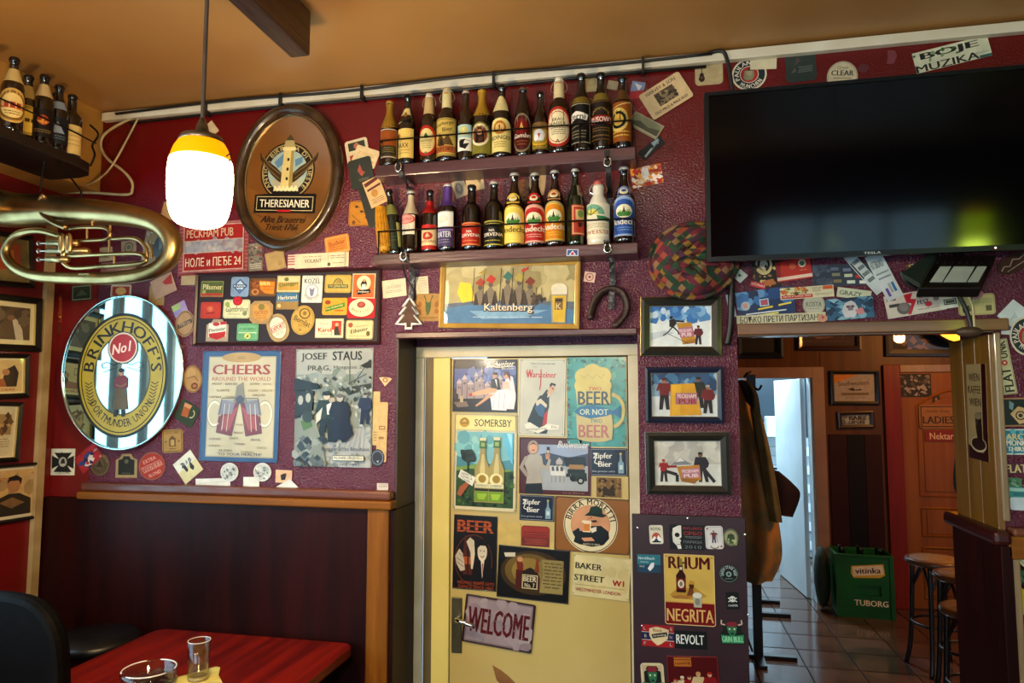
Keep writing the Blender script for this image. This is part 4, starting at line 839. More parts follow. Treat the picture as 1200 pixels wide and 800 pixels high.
def brink(a):
    a.O(50, 52, 37, 40, '241f0c', .06, 60).O(50, 52, 35, 38.2, 'b8a838', .05, 60).O(50, 52, 33.6, 36.9, '2c260e', .03, 60).O(50, 52, 32.8, 36.2, 'b4a43c', .3, 60).O(50, 52, 23.2, 25.8, '5c5620', .04, 60)
    a.A("BRINKHOFF'S", 50, 52, 28, 31.2, 178, 2, 7.5, '1c1a0c', .03); a.A('DORTMUNDER UNION', 50, 52, 27.5, 30.6, 212, 328, 5.0, '1c1a0c', .02)
    for s in (1, -1):
        for i in range(7): a.L('3c3a14', .7, 50+s*(27-i*.4), 58+i*2.1, 50+s*(30-i*.5), 56.4+i*2.1); a.L('3c3a14', .7, 50+s*(27-i*.4), 58+i*2.1, 50+s*(24-i*.4), 56.4+i*2.1)
    a.E(50, 34.5, 12.5, None, '1c1a0c', 30).E(50, 34.5, 11.8, None, 'd8d0c0', 30).E(50, 34.5, 10.6, None, 'b02828', 30).T('No1', 49, 34.5, 15, 6.5, 'f0dcd0', rot=12, shear=.3, bold=.05)
    for s in (1, -1): a.L('3c4434', .5, 50+s*2, 44, 50+s*7, 45.5, 50+s*13, 43.6, 50+s*17, 45, 50+s*16, 47.5, 50+s*13, 47).L('3c4434', .4, 50+s*4, 47, 50+s*10, 48.5, 50+s*15, 50)
    a.Q('6a5a3c', 44, 74, 45, 60, 44, 56, 55, 56, 54, 60, 56, 74).Q('7a3438', 44, 60, 44.5, 54, 48, 52, 52, 52, 55, 54, 55, 60, 51, 61, 47, 60).Q('2a2420', 45, 74, 47.6, 74, 47.4, 78.5, 44.5, 78.5).Q('2a2420', 50.5, 74, 53.5, 74, 54, 78.5, 51, 78.5).E(49.5, 50.5, 2, 2, 'b89478', 12).E(49.5, 49, 2.2, 1.4, '241c18', 12).L('8a6a54', 1.2, 45.5, 58, 50, 59.5, 54, 57.5)
oval(MAIN, (152, 437, 131, 180, 1), 'oval_mirror', 'frameless oval brewery mirror with a yellow lettered ring and a standing man', 0, 0, .005, .03, brink, MM, mat('bevelled_glass_edge', 'c8e0dc', rough=.05, metal=1), 'bevelled_edge', yaw=6)
MB().box(-.02, -.02, -.0295, .02, .02, -.004).build('wall_spacer', M_metal, COL.objects[-1] if False else [o for o in COL.objects if o.name.startswith('oval_mirror') and 'ring' in o['label']][0], world=False)

# ---- table, chair, glasses
TZ = .9; M_tb = mat('red_table_wood', '560602', '801404', rough=.38, scale=3, stretch=(9, .7, 9), bump=.0006, bscale=9, spec=.25, detail=6)
tb = empty('pub_table', (-1.5, -.5, 0), 'red lacquered wooden pub table with rounded corners below the wood panelling', 'table')
def rrect(x0, y0, x1, y1, r):
    P = []
    for cx, cy, a in ((x1-r, y1-r, 0), (x0+r, y1-r, 90), (x0+r, y0+r, 180), (x1-r, y0+r, 270)):
        P += [(cx+r*math.cos(math.radians(a+d)), cy+r*math.sin(math.radians(a+d))) for d in (0, 18, 36, 54, 72, 90)]
    return P
MB().prism(rrect(-1.915, -1.15, -1.1, -.068, .05), TZ-.035, TZ).build('table_top', M_tb, tb, bevel=.006)
for x in (-1.8, -1.21):
    for y in (-1.04, -.18): MB().box(x-.035, y-.035, 0, x+.035, y+.035, TZ-.036).build('leg', M_dark, tb, bevel=.004)
MB().box(-1.82, -1.06, TZ-.12, -1.19, -.16, TZ-.036).build('apron', M_dark, tb)
G1 = glass('drinking_glass', 'f2efe4', strength=1.0); 
def tumbler(name, label, px, pyb, wpx, hpx, notch=False, thick=.003):
    p = on(px, pyb, 2, TZ); d = (p-CAM).dot(_f); r = wpx/2*d/FPX; h = hpx*d/FPX
    o = empty(name, (p.x, p.y, TZ+.0045), label, 'ashtray' if notch else 'glass'); z0 = 0
    if notch:
        prof = [(.0001, z0), (r*.9, z0), (r*.98, z0+.006), (r, h), (r-.004, h+.002), (r-.009, h), (r-.012, z0+.012), (.0001, z0+.009)]
        n = 48; b = MB(); b.lathe(prof, n)
        for i, v in enumerate(b.V):
            k = i % n; j = i//n
            if 3 <= j <= 5 and (k % 16) in (7, 8, 9): v.z -= .008
        b.build('glass_bowl', G1, o, smooth=True, world=False)
        MB().lathe([(r*.985, h*.3), (r*1.004, h*.35), (r*.99, h*.42)], 40).build('moulded_band', G1, o, world=False)
    else:
        MB().lathe([(.0001, z0), (r*.86, z0), (r*.88, z0+.004), (r, h), (r-.0015, h+.0008), (r-.003, h), (r*.8, z0+.012), (.0001, z0+.010)], 32).build('glass_wall', G1, o, smooth=True, world=False)
        MB().lathe([(.0001, z0+.001), (r*.84, z0+.001), (r*.79, z0+.010), (.0001, z0+.009)], 24).build('thick_base', mat('glass_base', 'b8a880', rough=.05, spec=.8), o, smooth=True, world=False)
    MB().tube([((r-.0015)*math.cos(t), (r-.0015)*math.sin(t), h) for t in [2*PI*i/40 for i in range(40)]], .0012, 6, closed=True).build('rim_glint', mat('pale_rim_glint', 'e8e4d8', rough=.1, spec=.9), o, smooth=True, world=False) if not notch else [MB().tube([((r-.005)*math.cos(t), (r-.005)*math.sin(t), h+.001) for t in [2*PI*(k/3+(j+.5)/48+.03) for j in range(13)]], .0022, 6).build('rim_glint', mat('pale_rim_glint', 'e8e4d8', rough=.1, spec=.9), o, smooth=True, world=False) for k in range(3)]  # pale opaque bead stands in for the bright glint along the glass rim
    return o
tumbler('shot_glass', 'small empty straight shot glass on the yellow paper on the red table', 232, 797, 26, 44)
tumbler('ashtray', 'clear glass ashtray on the red table left of the shot glass', 174, 806, 62, 20, True)
pp = [on(*p, 2, TZ) for p in ((207, 795), (253, 782), (258, 783), (256, 792), (268, 815), (205, 815))]
b = MB(); b.prism([(p.x, p.y) for p in pp][::-1], TZ+.0005, TZ+.004); o = b.build('yellow_paper', mat('yellow_leaflet', 'd8cc78', 'c0b058', rough=.6, scale=20)); root_box(o); tag(o, 'crumpled yellow paper leaflet under the shot glass on the table', 'paper')
MC_ = mat('black_leather', '060404', '0a0706', rough=.6, spec=.08, scale=12, bump=.001, bscale=40)
ch = empty('chair', (-2.22, -.55, 0), 'dark padded chair at the left end of the red table', 'chair')
bk = MB(); c0 = on(14, 760, 1, -.62)
P = [(-.24, 0), (-.24, .36), (-.2, .45), (-.1, .5), (.06, .5), (.15, .46), (.205, .38), (.225, .25), (.23, 0)]
P = [(p_.x, p_.y) for p_ in spline([Vector((c0.x-.01+x, c0.z-.33+z, 0)) for x, z in P], 4)]
M = Matrix(((1, 0, 0, 0), (0, 0, -1, -.6), (0, 1, 0, 0), (0, 0, 0, 1)))
bk.prism(P[::-1] if False else [(x, z) for x, z in P][::-1], 0, .06, M=M); bk.build('backrest', MC_, ch, bevel=.02)
MB().prism(rrect(c0.x-.23, -1.02, c0.x+.21, -.57, .06), .5, .57).build('seat', MC_, ch, bevel=.015)
for x in (-.2, .18):
    for y in (-.98, -.62): MB().tube([(c0.x+x, y, .5), (c0.x+x*1.08, y, 0)], .018, 8).build('leg', M_dark, ch)
st = empty('stool', (-2.02, -.3, 0), 'low dark stool tucked under the table corner beside the panelling', 'stool')
p = on(115, 742, 1, -.2)
MB().lathe([(.0001, p.z-.04), (.15, p.z-.04), (.16, p.z-.02), (.15, p.z-.003), (.0001, p.z)], 28, Matrix.Translation((p.x, -.22, 0))).build('seat', M_black, st, smooth=True)
for k in range(4): a = PI/4+k*PI/2; MB().tube([(p.x+.1*math.cos(a), -.22+.1*math.sin(a), p.z-.04), (p.x+.14*math.cos(a), -.22+.14*math.sin(a), 0)], .013, 8).build('leg', M_black, st)

# ---- corridor things: crate, stools, coat stand, coat
cx0, cx1 = on(982, 722, 2, 0), on(1047, 725, 2, 0); yc = (cx0.y+cx1.y)/2; hC = on(1012, 649, 1, yc).z
cr = empty('beer_crate', ((cx0.x+cx1.x)/2, yc+.15, 0), 'green plastic drinks crate on the tiles in front of the dark striped panel', 'crate')
MG = mat('green_crate_plastic', '065a1c', '044816', rough=.4, scale=4); w = (cx1.x-cx0.x)
MW = Matrix.Translation(cx0) @ Matrix.Rotation(math.radians(-3), 4, 'Z'); D = .3
b = MB()
b.box(0, 0, .02, w, .012, hC*.36, M=MW); b.box(0, 0, hC*.52, w, .012, hC-.02, M=MW); b.box(0, 0, hC*.36, w*.38, .012, hC*.52, M=MW); b.box(w*.78, 0, hC*.36, w, .012, hC*.52, M=MW); b.box(w*.38, .02, hC*.36, w*.78, .03, hC*.52, M=MW)
b.build('front_wall', MG, cr)
MB().box(0, .012, .02, .012, D, hC-.02, M=MW).build('side_wall', MG, cr); MB().box(w-.012, .012, .02, w, D, hC-.02, M=MW).build('side_wall', MG, cr); MB().box(.012, D-.012, .02, w-.012, D, hC-.02, M=MW).build('rear_wall', MG, cr); MB().box(.0, .0, 0, w, D, .02, M=MW).build('base', MG, cr)
b = MB(); t = .018
b.box(-t/2, -t/2, hC-.02, w+t/2, .012, hC, M=MW); b.box(-t/2, D-.012, hC-.02, w+t/2, D+t/2, hC, M=MW); b.box(-t/2, .012, hC-.02, .012, D-.012, hC, M=MW); b.box(w-.012, .012, hC-.02, w+t/2, D-.012, hC, M=MW); b.build('rim', MG, cr, bevel=.003)
for x in (.0, w-.02): MB().box(x-.006, -.012, 0, x+.026, .0, hC-.02, M=MW).build('corner_rib', MG, cr, bevel=.003)
A1 = Art(w*.6, hC*.24); A1.Q('d8b84c', 2, 22, 96, 0, 100, 74, 84, 92, 8, 100, 0, 70).Q('e8dcc0', 6, 30, 94, 8, 95, 66, 6, 90).T('vitinka', 50, 48, 76, 36, '3c1430', rot=4, bold=.06)
o = A1.build('printed_badge', GLOSS, cr); o.matrix_basis = mw(cr).inverted() @ MW @ Matrix.Translation((w*.56, -.001, hC*.745)) @ Matrix.Rotation(PI/2, 4, 'X')
A1 = Art(w*.62, hC*.12); A1.T('TUBORG', 50, 50, 96, 76, 'ece4c8', bold=.05)
o = A1.build('lettering', GLOSS, cr); o.matrix_basis = mw(cr).inverted() @ MW @ Matrix.Translation((w*.6, -.001, hC*.24)) @ Matrix.Rotation(PI/2, 4, 'X')
for i in range(3):
    for j in range(2):
        p = MW @ Vector((w*(i+.5)/3, .08+.14*j, .022)); o = empty('crate_bottle', p, f'brown bottle in the green crate, {["front", "rear"][j]} row, {["left", "middle", "right"][i]}', 'bottle', 'bottles inside the green crate')
        MB().lathe([(.03, 0), (.033, .01), (.033, .3), (.018, .38), (.013, .42), (.013, hC+.0), (.014, hC+.012)], 14).build('glass_body', mat('bottle_glass_120a06', '120a06', rough=.07, spec=.7, coat=.6), o, smooth=True, world=False)
# bag leaning at the left of the crate
bp = on(972, 700, 1, yc+.12)
o = MB().ball((on(970, 700, 1, yc+.15).x-.035, yc+.17, .27), .13, 14, sc=(.5, .8, 2.0)).build('folded_sack', mat('dark_green_sack', '1c2e1c', '142214', rough=.8, bump=.004, bscale=9), smooth=True); root_box(o); tag(o, 'dark green sack leaning against the left side of the drinks crate', 'bag')
M_seat = mat('woven_seat', '7c6040', '987a50', spec=.2, rough=.6, scale=50, bump=.002, bscale=90)
def bar_stool(label, px, py, wpx, depth_y, first=[None]):
    p = on(px, py, 1, depth_y); d = (p-CAM).dot(_f); r = wpx/2*d/FPX; z = p.z
    o = empty('bar_stool', (p.x, p.y, 0), label, 'stool', 'bentwood bar stools in the corridor')
    T_ = Matrix.Translation((p.x, p.y, 0))
    MB().lathe([(.0001, z-.012), (r*.86, z-.012), (r*.84, z), (.0001, z+.004)], 32, T_).build('seat', M_seat, o, smooth=True)
    MB().lathe([(r*.8, z-.035), (r*.97, z-.035), (r, z-.02), (r*.97, z-.002), (r*.86, z+.001), (r*.82, z-.008)], 32, T_).build('seat_ring', wood('stool_ring', '4a2c18', '5c3a20', axis=0), o, smooth=True)
    for k in range(4):
        a = PI/4+k*PI/2+.2; c, s = math.cos(a), math.sin(a)
        MB().tube(spline([(p.x+r*.78*c, p.y+r*.78*s, z-.03), (p.x+r*.84*c, p.y+r*.84*s, z*.6), (p.x+r*.95*c, p.y+r*.95*s, z*.2), (p.x+r*1.12*c, p.y+r*1.12*s, 0)], 4), .0155, 8).build('leg', M_black, o, smooth=True)
        a2 = a+PI/2; c2, s2 = math.cos(a2), math.sin(a2)
        MB().tube(spline([(p.x+r*.8*c, p.y+r*.8*s, z*.72), (p.x+r*.62*(c+c2)*.6, p.y+r*.62*(s+s2)*.6, z-.05), (p.x+r*.8*c2, p.y+r*.8*s2, z*.72)], 6), .009, 6).build('bentwood_brace', M_black, o, smooth=True)
    MB().tube([(p.x+r*.84*math.cos(t), p.y+r*.84*math.sin(t), z*.42) for t in [2*PI*i/32 for i in range(32)]], .009, 6, closed=True).build('foot_ring', M_black, o, smooth=True)
    return o
bar_stool('round bentwood bar stool with woven seat, farthest of the stools by the ladies door', 1097, 654, 66, 2.75)
bar_stool('bar stool half hidden behind the pier, middle of the three stools', 1131, 672, 68, 2.2)
bar_stool('nearest and lowest-looking bar stool, mostly hidden behind the maroon pier panel', 1141, 712, 72, 1.75)

cs = empty('coat_stand', (.36, .5, 0), 'black metal coat stand with flat feet behind the column', 'coat stand')
a = on(889, 770, 2, 0); pt = Vector((a.x, a.y, 0))
MB().box(pt.x-.03, pt.y-.02, 0, pt.x+.03, pt.y+.02, 1.95).build('post', M_black, cs, bevel=.003)
bb_ = on(932, 770, 2, 0); MB().box(pt.x-.12, pt.y-.03, 0, bb_.x, pt.y+.03, .025).build('foot', M_black, cs, bevel=.003); MB().box(pt.x-.03, pt.y-.22, .0, pt.x+.03, pt.y+.55, .022).build('foot', M_black, cs, bevel=.003)
b1 = on(886, 721, 2, .0); b2 = on(925, 721, 2, .0)
MB().box(b1.x, b1.y-.02, 0.001, b2.x, b1.y+.02, .03).build('rear_foot', M_black, cs); b1 = on(886, 706, 2, 0); b2 = on(914, 708, 2, 0); MB().box(b1.x, b1.y-.02, 0.001, b2.x, b1.y+.02, .03).build('rear_foot', M_black, cs)
hz_ = pt.y
for k, (px, py) in enumerate(((868, 440), (884, 455))):
    q = on(px+4, py, 1, hz_-.04); MB().tube(spline([(pt.x, hz_, q.z+.03), (q.x, hz_-.05, q.z-.01), (q.x+.02, hz_-.08, q.z+.02)], 4), .008, 6).build('hook', M_metal, cs)
# the coat: hanging folds, one continuous sheet
def cloth(name, label, cat, left, right, yv, m, folds, depth, seed, nz=34, nx=30, cone=None, parent=None):
    b = MB(); V = []; F = []
    L_ = spline([Vector((a, c, 0)) for a, c in left], 6); R2_ = spline([Vector((a, c, 0)) for a, c in right], 6)
    nL, nR = len(L_)-1, len(R2_)-1
    def sm(P, t): i = t*(len(P)-1); k = min(int(i), len(P)-2); return P[k].lerp(P[k+1], i-k)
    for j in range(nz+1):
        t = j/nz; a, c = sm(L_, t), sm(R2_, t)
        for side in (0, 1):
            for i in range(nx):
                s = i/(nx-1) if side == 0 else 1-i/(nx-1); p = a.lerp(c, s)
                w = on(p.x, p.y, 1, yv); bulge = math.sin(PI*s)**.6*depth*(.35+.65*min(1, t*2))
                fo = folds*(.25+t)*math.sin(s*10+t*2.6+math.sin(t*5+seed)*.9)*math.sin(PI*s)**.3
                w.y += (-bulge*.5-fo) if side == 0 else (bulge*.5)
                V.append(w)
    n2 = 2*nx
    for j in range(nz):
        for i in range(n2): F.append((j*n2+i, j*n2+(i+1) % n2, (j+1)*n2+(i+1) % n2, (j+1)*n2+i))
    F.append(tuple(range(n2))); F.append(tuple(range(nz*n2+n2-1, nz*n2-1, -1)))
    b.add(V, F); o = b.build(name, m, parent, smooth=True)
    if parent is None: root_box(o); tag(o, label, cat)
    return o
M_coat = mat('brown_suede', 'c88a44', '8c7c50', rough=.8, scale=7, bump=.004, bscale=14, lo=.4, hi=.6)
coat = empty('coat', on(885, 680, 1, .36), 'long brown and olive coat hanging on the coat stand beside the column', 'coat')
yco = hz_-.08
cloth('body', '', '', [(861, 446), (856, 500), (856, 560), (858, 620), (862, 680)], [(874, 444), (888, 500), (902, 560), (914, 620), (916, 655), (905, 681)], yco, M_coat, .03, .13, 1, nz=44, nx=44, parent=coat)
cloth('sleeve', '', '', [(874, 448), (883, 500), (893, 560), (902, 610)], [(880, 449), (896, 500), (909, 560), (917, 612)], yco-.07, mat('olive_suede', '7c7048', '5c5430', rough=.85, scale=5, bump=.003, bscale=16), .008, .07, 4, parent=coat)
cloth('collar', '', '', [(864, 446), (868, 452), (874, 470)], [(878, 446), (888, 462), (892, 490)], yco-.09, mat('dark_olive_collar', '24261a', '1a1c14', rough=.9), .006, .05, 2, nz=10, nx=14, parent=coat)
cloth('hood', '', '', [(878, 478), (884, 500), (886, 522)], [(886, 480), (893, 500), (896, 524)], yco-.02, mat('dark_olive_collar', '24261a', '1a1c14', rough=.9), .004, .04, 2, nz=10, nx=12, parent=coat)
cloth('maroon_jacket', 'dark maroon jacket end showing behind the brown coat in front of the white door', 'jacket', [(896, 548), (894, 570), (896, 590), (899, 600)], [(913, 552), (930, 567), (938, 580), (929, 606)], hz_+.12, mat('maroon_cloth', '2a0408', '1e0306', rough=.8), .006, .05, 5, nz=16, nx=16)
# dark jacket hung by the ladies door, partly behind the pier
cloth('black_jacket', 'black jacket hanging in the corridor half hidden behind the pine pier', 'jacket', [(1123, 510), (1119, 535), (1117, 565), (1121, 578)], [(1150, 512), (1152, 540), (1152, 580), (1152, 590)], .40, mat('black_wool', '0c0b0c', '141214', rough=.95, bump=.002), .01, .08, 3)
# ================================================================== SIGNS, PICTURES, COASTERS, STICKERS
def tin(label, pl, q, col, art, rim=None, lay=0, name='tin_sign', cat='sign', r=.04, rw=.004, bolts=True):
    c, w, h, rot = pl.fit(q)
    o = flat(name, label, cat, pl, q, col, art, lay, 'rrect', TIN, .0015, r=r)
    P = outline(w-rw, h-rw, 'rrect', r)
    if rim: MB().tube([(x, y, .0016) for x, y in P], rw/2, 6, closed=True).build('rolled_rim', mat('rim_'+rim, rim, rough=.3, coat=.3), o, smooth=True, world=False)
    if bolts:
        for sx in (-1, 1):
            for sy in (-1, 1): MB().ball((sx*(w/2-.008), sy*(h/2-.008), .0018), .0022, 6, sc=(1, 1, .5)).build('screw', M_metal, o, world=False)
    return o
def framed(label, pl, q, fw, fcol, art, matc=None, mw_=0, inner=None, depth=.018, metal=0, name='framed_picture', cat='picture', outer=None, lay=0, pane=True, fcol2=None):
    c, w, h, rot = pl.fit(q); o = empty(name, pl.matrix(c, rot, .001+lay*LAYER), label, cat)
    fm = mat('frame_'+fcol, fcol, fcol2, rough=.32, coat=.08, spec=.35, metal=metal, scale=9)
    MB().box(-w/2+.002, -h/2+.002, 0, w/2-.002, h/2-.002, .003).build('backing', mat('brown_backing_board', '4a3826', rough=.9), o, world=False)
    def ring(x, y, t, z0, z1, m, nm, slope=.0):
        b = MB(); A_ = [(-x, -y), (x, -y), (x, y), (-x, y)]; B3 = [(-x+t, -y+t), (x-t, -y+t), (x-t, y-t), (-x+t, y-t)]
        for i in range(4):
            j = (i+1) % 4
            V = [(*A_[i], z0), (*A_[j], z0), (*B3[j], z0), (*B3[i], z0), (*A_[i], z1-slope*.5), (*A_[j], z1-slope*.5), (*B3[j], z1-slope), (*B3[i], z1-slope)]
            M1 = [((Vector(A_[i])*.6+Vector(B3[i])*.4)), ((Vector(A_[j])*.6+Vector(B3[j])*.4))]
            V += [(*M1[0], z1), (*M1[1], z1)]
            b.add(V, [(3, 2, 1, 0), (0, 1, 5, 4), (2, 3, 7, 6), (1, 2, 6, 9, 5), (3, 0, 4, 8, 7), (4, 5, 9, 8), (8, 9, 6, 7)])
        b.build(nm, m, o, world=False)
    ring(w/2, h/2, fw, .001, depth, fm, 'frame', .006)
    if outer: ring(w/2+.001, h/2+.001, .0035, .0, depth*.7, mat('gilt_'+outer, outer, rough=.25, metal=.7), 'gilt_edge', .001)
    if inner: ring(w/2-fw+.003, h/2-fw+.003, .0045, .003, depth*.62, mat('gilt_'+inner, inner, rough=.25, metal=.6), 'inner_fillet', .001)
    iw, ih = w-2*fw, h-2*fw
    if matc: MB().box(-iw/2, -ih/2, .003, iw/2, ih/2, .004).build('mount', mat('mount_'+matc, matc, rough=.8), o, world=False)
    a = Art(iw-2*mw_, ih-2*mw_, .0045 if matc else .0035); art(a); a.build('print', PAPER, o)
    if pane: MB().add([(-iw/2, -ih/2, .008), (iw/2, -ih/2, .008), (iw/2, ih/2, .008), (-iw/2, ih/2, .008)], [(0, 1, 2, 3)]).build('glass_pane', glass('picture_glass', 'ffffff', strength=.9, tint=.03), o, world=False)
    return o
M0 = MAIN
# ---------------------------------------------------------------- signs on the cream door
D = DOOR
def bud1(a):
    a.R(0, 0, 100, 100, '3c4a7c').R(0, 0, 100, 18, '1c1c38').Q('5a6aa8', 0, 18, 100, 18, 100, 60, 0, 60).noise(2, 20, 98, 40, ['8a9ad0', '7484bc', '4a5890'], 22, 7, 3)
    a.R(0, 56, 100, 78, '4a4460')
    for x, w_, t in ((6, 8, 44), (15, 7, 36), (23, 10, 46), (34, 6, 30), (40, 9, 40), (50, 8, 48), (59, 10, 42), (70, 8, 36), (44, 3, 22)): a.R(x, t, x+w_, 76, 'b0a0a4').R(x, t, x+w_, t+2, 'd4c8c4').R(x+2, t+8, x+3.5, t+12, '544a5c').R(x+w_-3, t+8, x+w_-1.6, t+12, '544a5c').Q('c8bcc0', x, t, x+w_/2, t-7, x+w_, t)
    a.Q('241c28', 0, 76, 100, 72, 100, 100, 0, 100).Q('8c7a70', 2, 82, 22, 80, 26, 90, 8, 92).R(6, 66, 9, 82, '3a1c14').R(12, 70, 17, 82, 'c8b8a0')
    a.Q('1a1a24', 60, 38, 72, 36, 76, 62, 60, 66).Q('f0e8e4', 66, 38, 69, 38, 70, 54).E(66, 31, 4, None, 'd0a080').Q('241a18', 62, 29, 64, 24, 70, 25, 70, 30)
    a.Q('ece4ea', 84, 26, 94, 34, 99, 70, 96, 94, 86, 94, 80, 60).E(84, 32, 4.2, None, 'dcae8c').Q('6a3018', 80, 32, 80, 24, 86, 23, 90, 30, 90, 42, 87, 34, 84, 28)
    a.Q('e4c8b8', 78, 42, 88, 42, 90, 58, 78, 58).Q('f0ecf0', 56, 60, 88, 56, 92, 78, 84, 97, 62, 96, 60, 76).Q('e0b490', 30, 64, 58, 54, 70, 56, 68, 63, 40, 69, 28, 70).Q('d8a884', 58, 66, 66, 66, 46, 84, 38, 90, 36, 88).Q('c03828', 26, 66, 31, 64, 31, 70, 26, 70)
    for x in (66, 74, 82): a.L('c4b8cc', .8, x, 64, x-2, 94)
    a.T('Budweiser', 75, 9, 42, 12, 'f0ece0', rot=2, shear=.35, bold=.04).T('Budvar', 87, 17, 20, 5, 'e4e0d8', shear=.2).L('f0ece0', 1, 56, 12, 70, 15.5, 96, 13)
tin('enamelled beer sign of a couple reclining before a castle, top left on the cream door', D, [(531, 421), (606, 421), (606, 483), (531, 482)], '1c1c34', lambda a: (bud1(a), a.B(0, 0, 100, 100, '14142a', 1.6)), '1c1c30')
def somers(a):
    a.R(0, 0, 100, 100, 'e0d8b8').R(5, 19, 95, 96, '5a98a8').Q('8cc4cc', 5, 19, 95, 19, 95, 46, 40, 54, 5, 44).noise(6, 20, 60, 40, ['8cc8cc', '74b0bc', 'a8d8d4'], 16, 9, 5).Q('88a850', 5, 56, 40, 52, 95, 58, 95, 66, 5, 64).Q('3c5c2c', 5, 60, 30, 57, 60, 62, 95, 58, 95, 96, 5, 96)
    a.noise(6, 62, 94, 94, ['2c4c24', '4c6c34', '24401c', '5a7c3c', '1c3018'], 90, 3.5, 8, 1).Q('74c4e0', 80, 20, 94, 20, 94, 52, 88, 46, 80, 30).Q('a8e0f0', 84, 20, 92, 20, 92, 36)
    a.R(3, 2, 97, 17, 'f0e4a0').T('SOMERSBY', 62, 9.5, 58, 7.5, '2a2018', bold=.02).E(17, 9.5, 8, 5, 'c8a438').Q('a88428', 10, 11, 24, 11, 22, 7, 17, 4, 12, 7).Q('e0c868', 12, 9.5, 17, 6, 21, 9)
    a.R(23, 48, 25, 60, '2a2414').E(24, 44, 11, 6.5, '28341c').noise(15, 39, 33, 49, ['24301a', '34442a'], 18, 4, 4)
    for x, yy in ((47, 0), (69, -1)):
        a.Q('b0a060', x-4, 36+yy, x+4, 36+yy, x+5, 46+yy, x+12, 58+yy, x+12, 91, x-12, 91, x-12, 58+yy, x-5, 46+yy).Q('d4c88c', x-1, 42+yy, x+2, 42+yy, x+4, 56+yy, x+4, 70, x-4, 70, x-4, 56+yy)
        a.Q('4c7c2c', x-5, 27+yy, x+5, 27+yy, x+5.5, 36+yy, x-5.5, 36+yy).R(x-5, 25+yy, x+5, 28+yy, 'e0d8b0').Q('a8b870', x-3, 30+yy, x+3, 30+yy, x+3, 34+yy, x-3, 34+yy)
        a.E(x, 67.5, 10.5, 6.5, 'e8e0b0').E(x, 67, 6, 4, 'a88c30').R(x-11.5, 72, x+11.5, 76, 'e8e4c0').T('SOMERSBY', x, 74, 20, 2.6, '2a2418').R(x-11.5, 77, x+11.5, 79.5, '1c2c18').R(x-11, 80, x+11, 90, '7ca428').Q('a8c840', x-8, 82, x+8, 82, x+4, 88, x-6, 88)
    a.Q('b06838', 8, 84, 12, 76, 20, 72, 26, 68, 28, 72, 20, 80, 14, 86).Q('e8e8dc', 13, 58, 37, 66, 32, 75, 9, 66).T('ADMIT IT', 23, 63.5, 18, 2.2, '2c2c28', rot=-14).T('LOVES A', 22.6, 66.5, 18, 2.2, '2c2c28', rot=-14).T('CIDER', 21.6, 69.6, 13, 2.2, '2c2c28', rot=-14)
    a.B(1, 0.5, 99, 99.5, 'c8bc90', 1)
tin('tall cider sign with two green-necked bottles in a garden, under the castle couple sign', D, [(532, 484), (606, 485), (606, 601), (531, 596)], 'e0d8b8', somers, 'c8bc90')
def wars(a):
    a.R(0, 0, 100, 100, 'd8d6c4').B(3, 2, 97, 98, 'b4b4a4', 1.5).R(6, 4, 94, 96, 'cccabc').lines(18, 6.5, 78, 8, 1, '4a4a48', 2, .5).T('Warsteiner', 47, 21, 66, 8, 'c01c20', bold=.055).L('c01c20', 2.4, 47, 14, 47, 33, 45, 41).T('W', 23, 20, 14, 11, 'c01c20', bold=.06).lines(28, 11, 38, 12, 1, '5a5a58')
    a.Q('17120f', 36, 97, 62, 97, 66, 90, 60, 86, 36, 86).Q('1a120e', 20, 82, 34, 60, 46, 48, 66, 48, 66, 62, 58, 88, 42, 92).Q('3c6488', 38, 57, 50, 55, 58, 63, 54, 76, 44, 74, 36, 66).Q('b83028', 56, 72, 64, 66, 62, 84, 52, 88).Q('d4c8b0', 36, 56, 48, 52, 62, 60, 60, 64, 48, 58, 40, 62)
    a.Q('1c1410', 48, 50, 60, 40, 66, 42, 64, 52, 56, 54).Q('d8b898', 61, 45, 68, 33, 76, 34, 78, 40, 72, 46, 66, 50).Q('1c1410', 66, 34, 70, 31, 80, 33, 78, 36, 72, 34, 68, 38).Q('c03828', 70, 38, 75, 37, 74, 41).L('ece8dc', 2, 62, 50, 66, 46)
    a.Q('ece8d8', 14, 86, 26, 83, 46, 90, 66, 84, 88, 86, 86, 91, 60, 92, 44, 97, 18, 92).T('einzigartig', 40, 91.6, 44, 3, '1c1814', rot=5, shear=.2).T('Das', 78, 88, 12, 2.6, '1c1814')
tin('white beer sign with red blackletter name and a tall caped figure', D, [(608, 420), (662, 420), (663, 512), (608, 509)], 'd8d6c4', wars, 'e4e2d4')
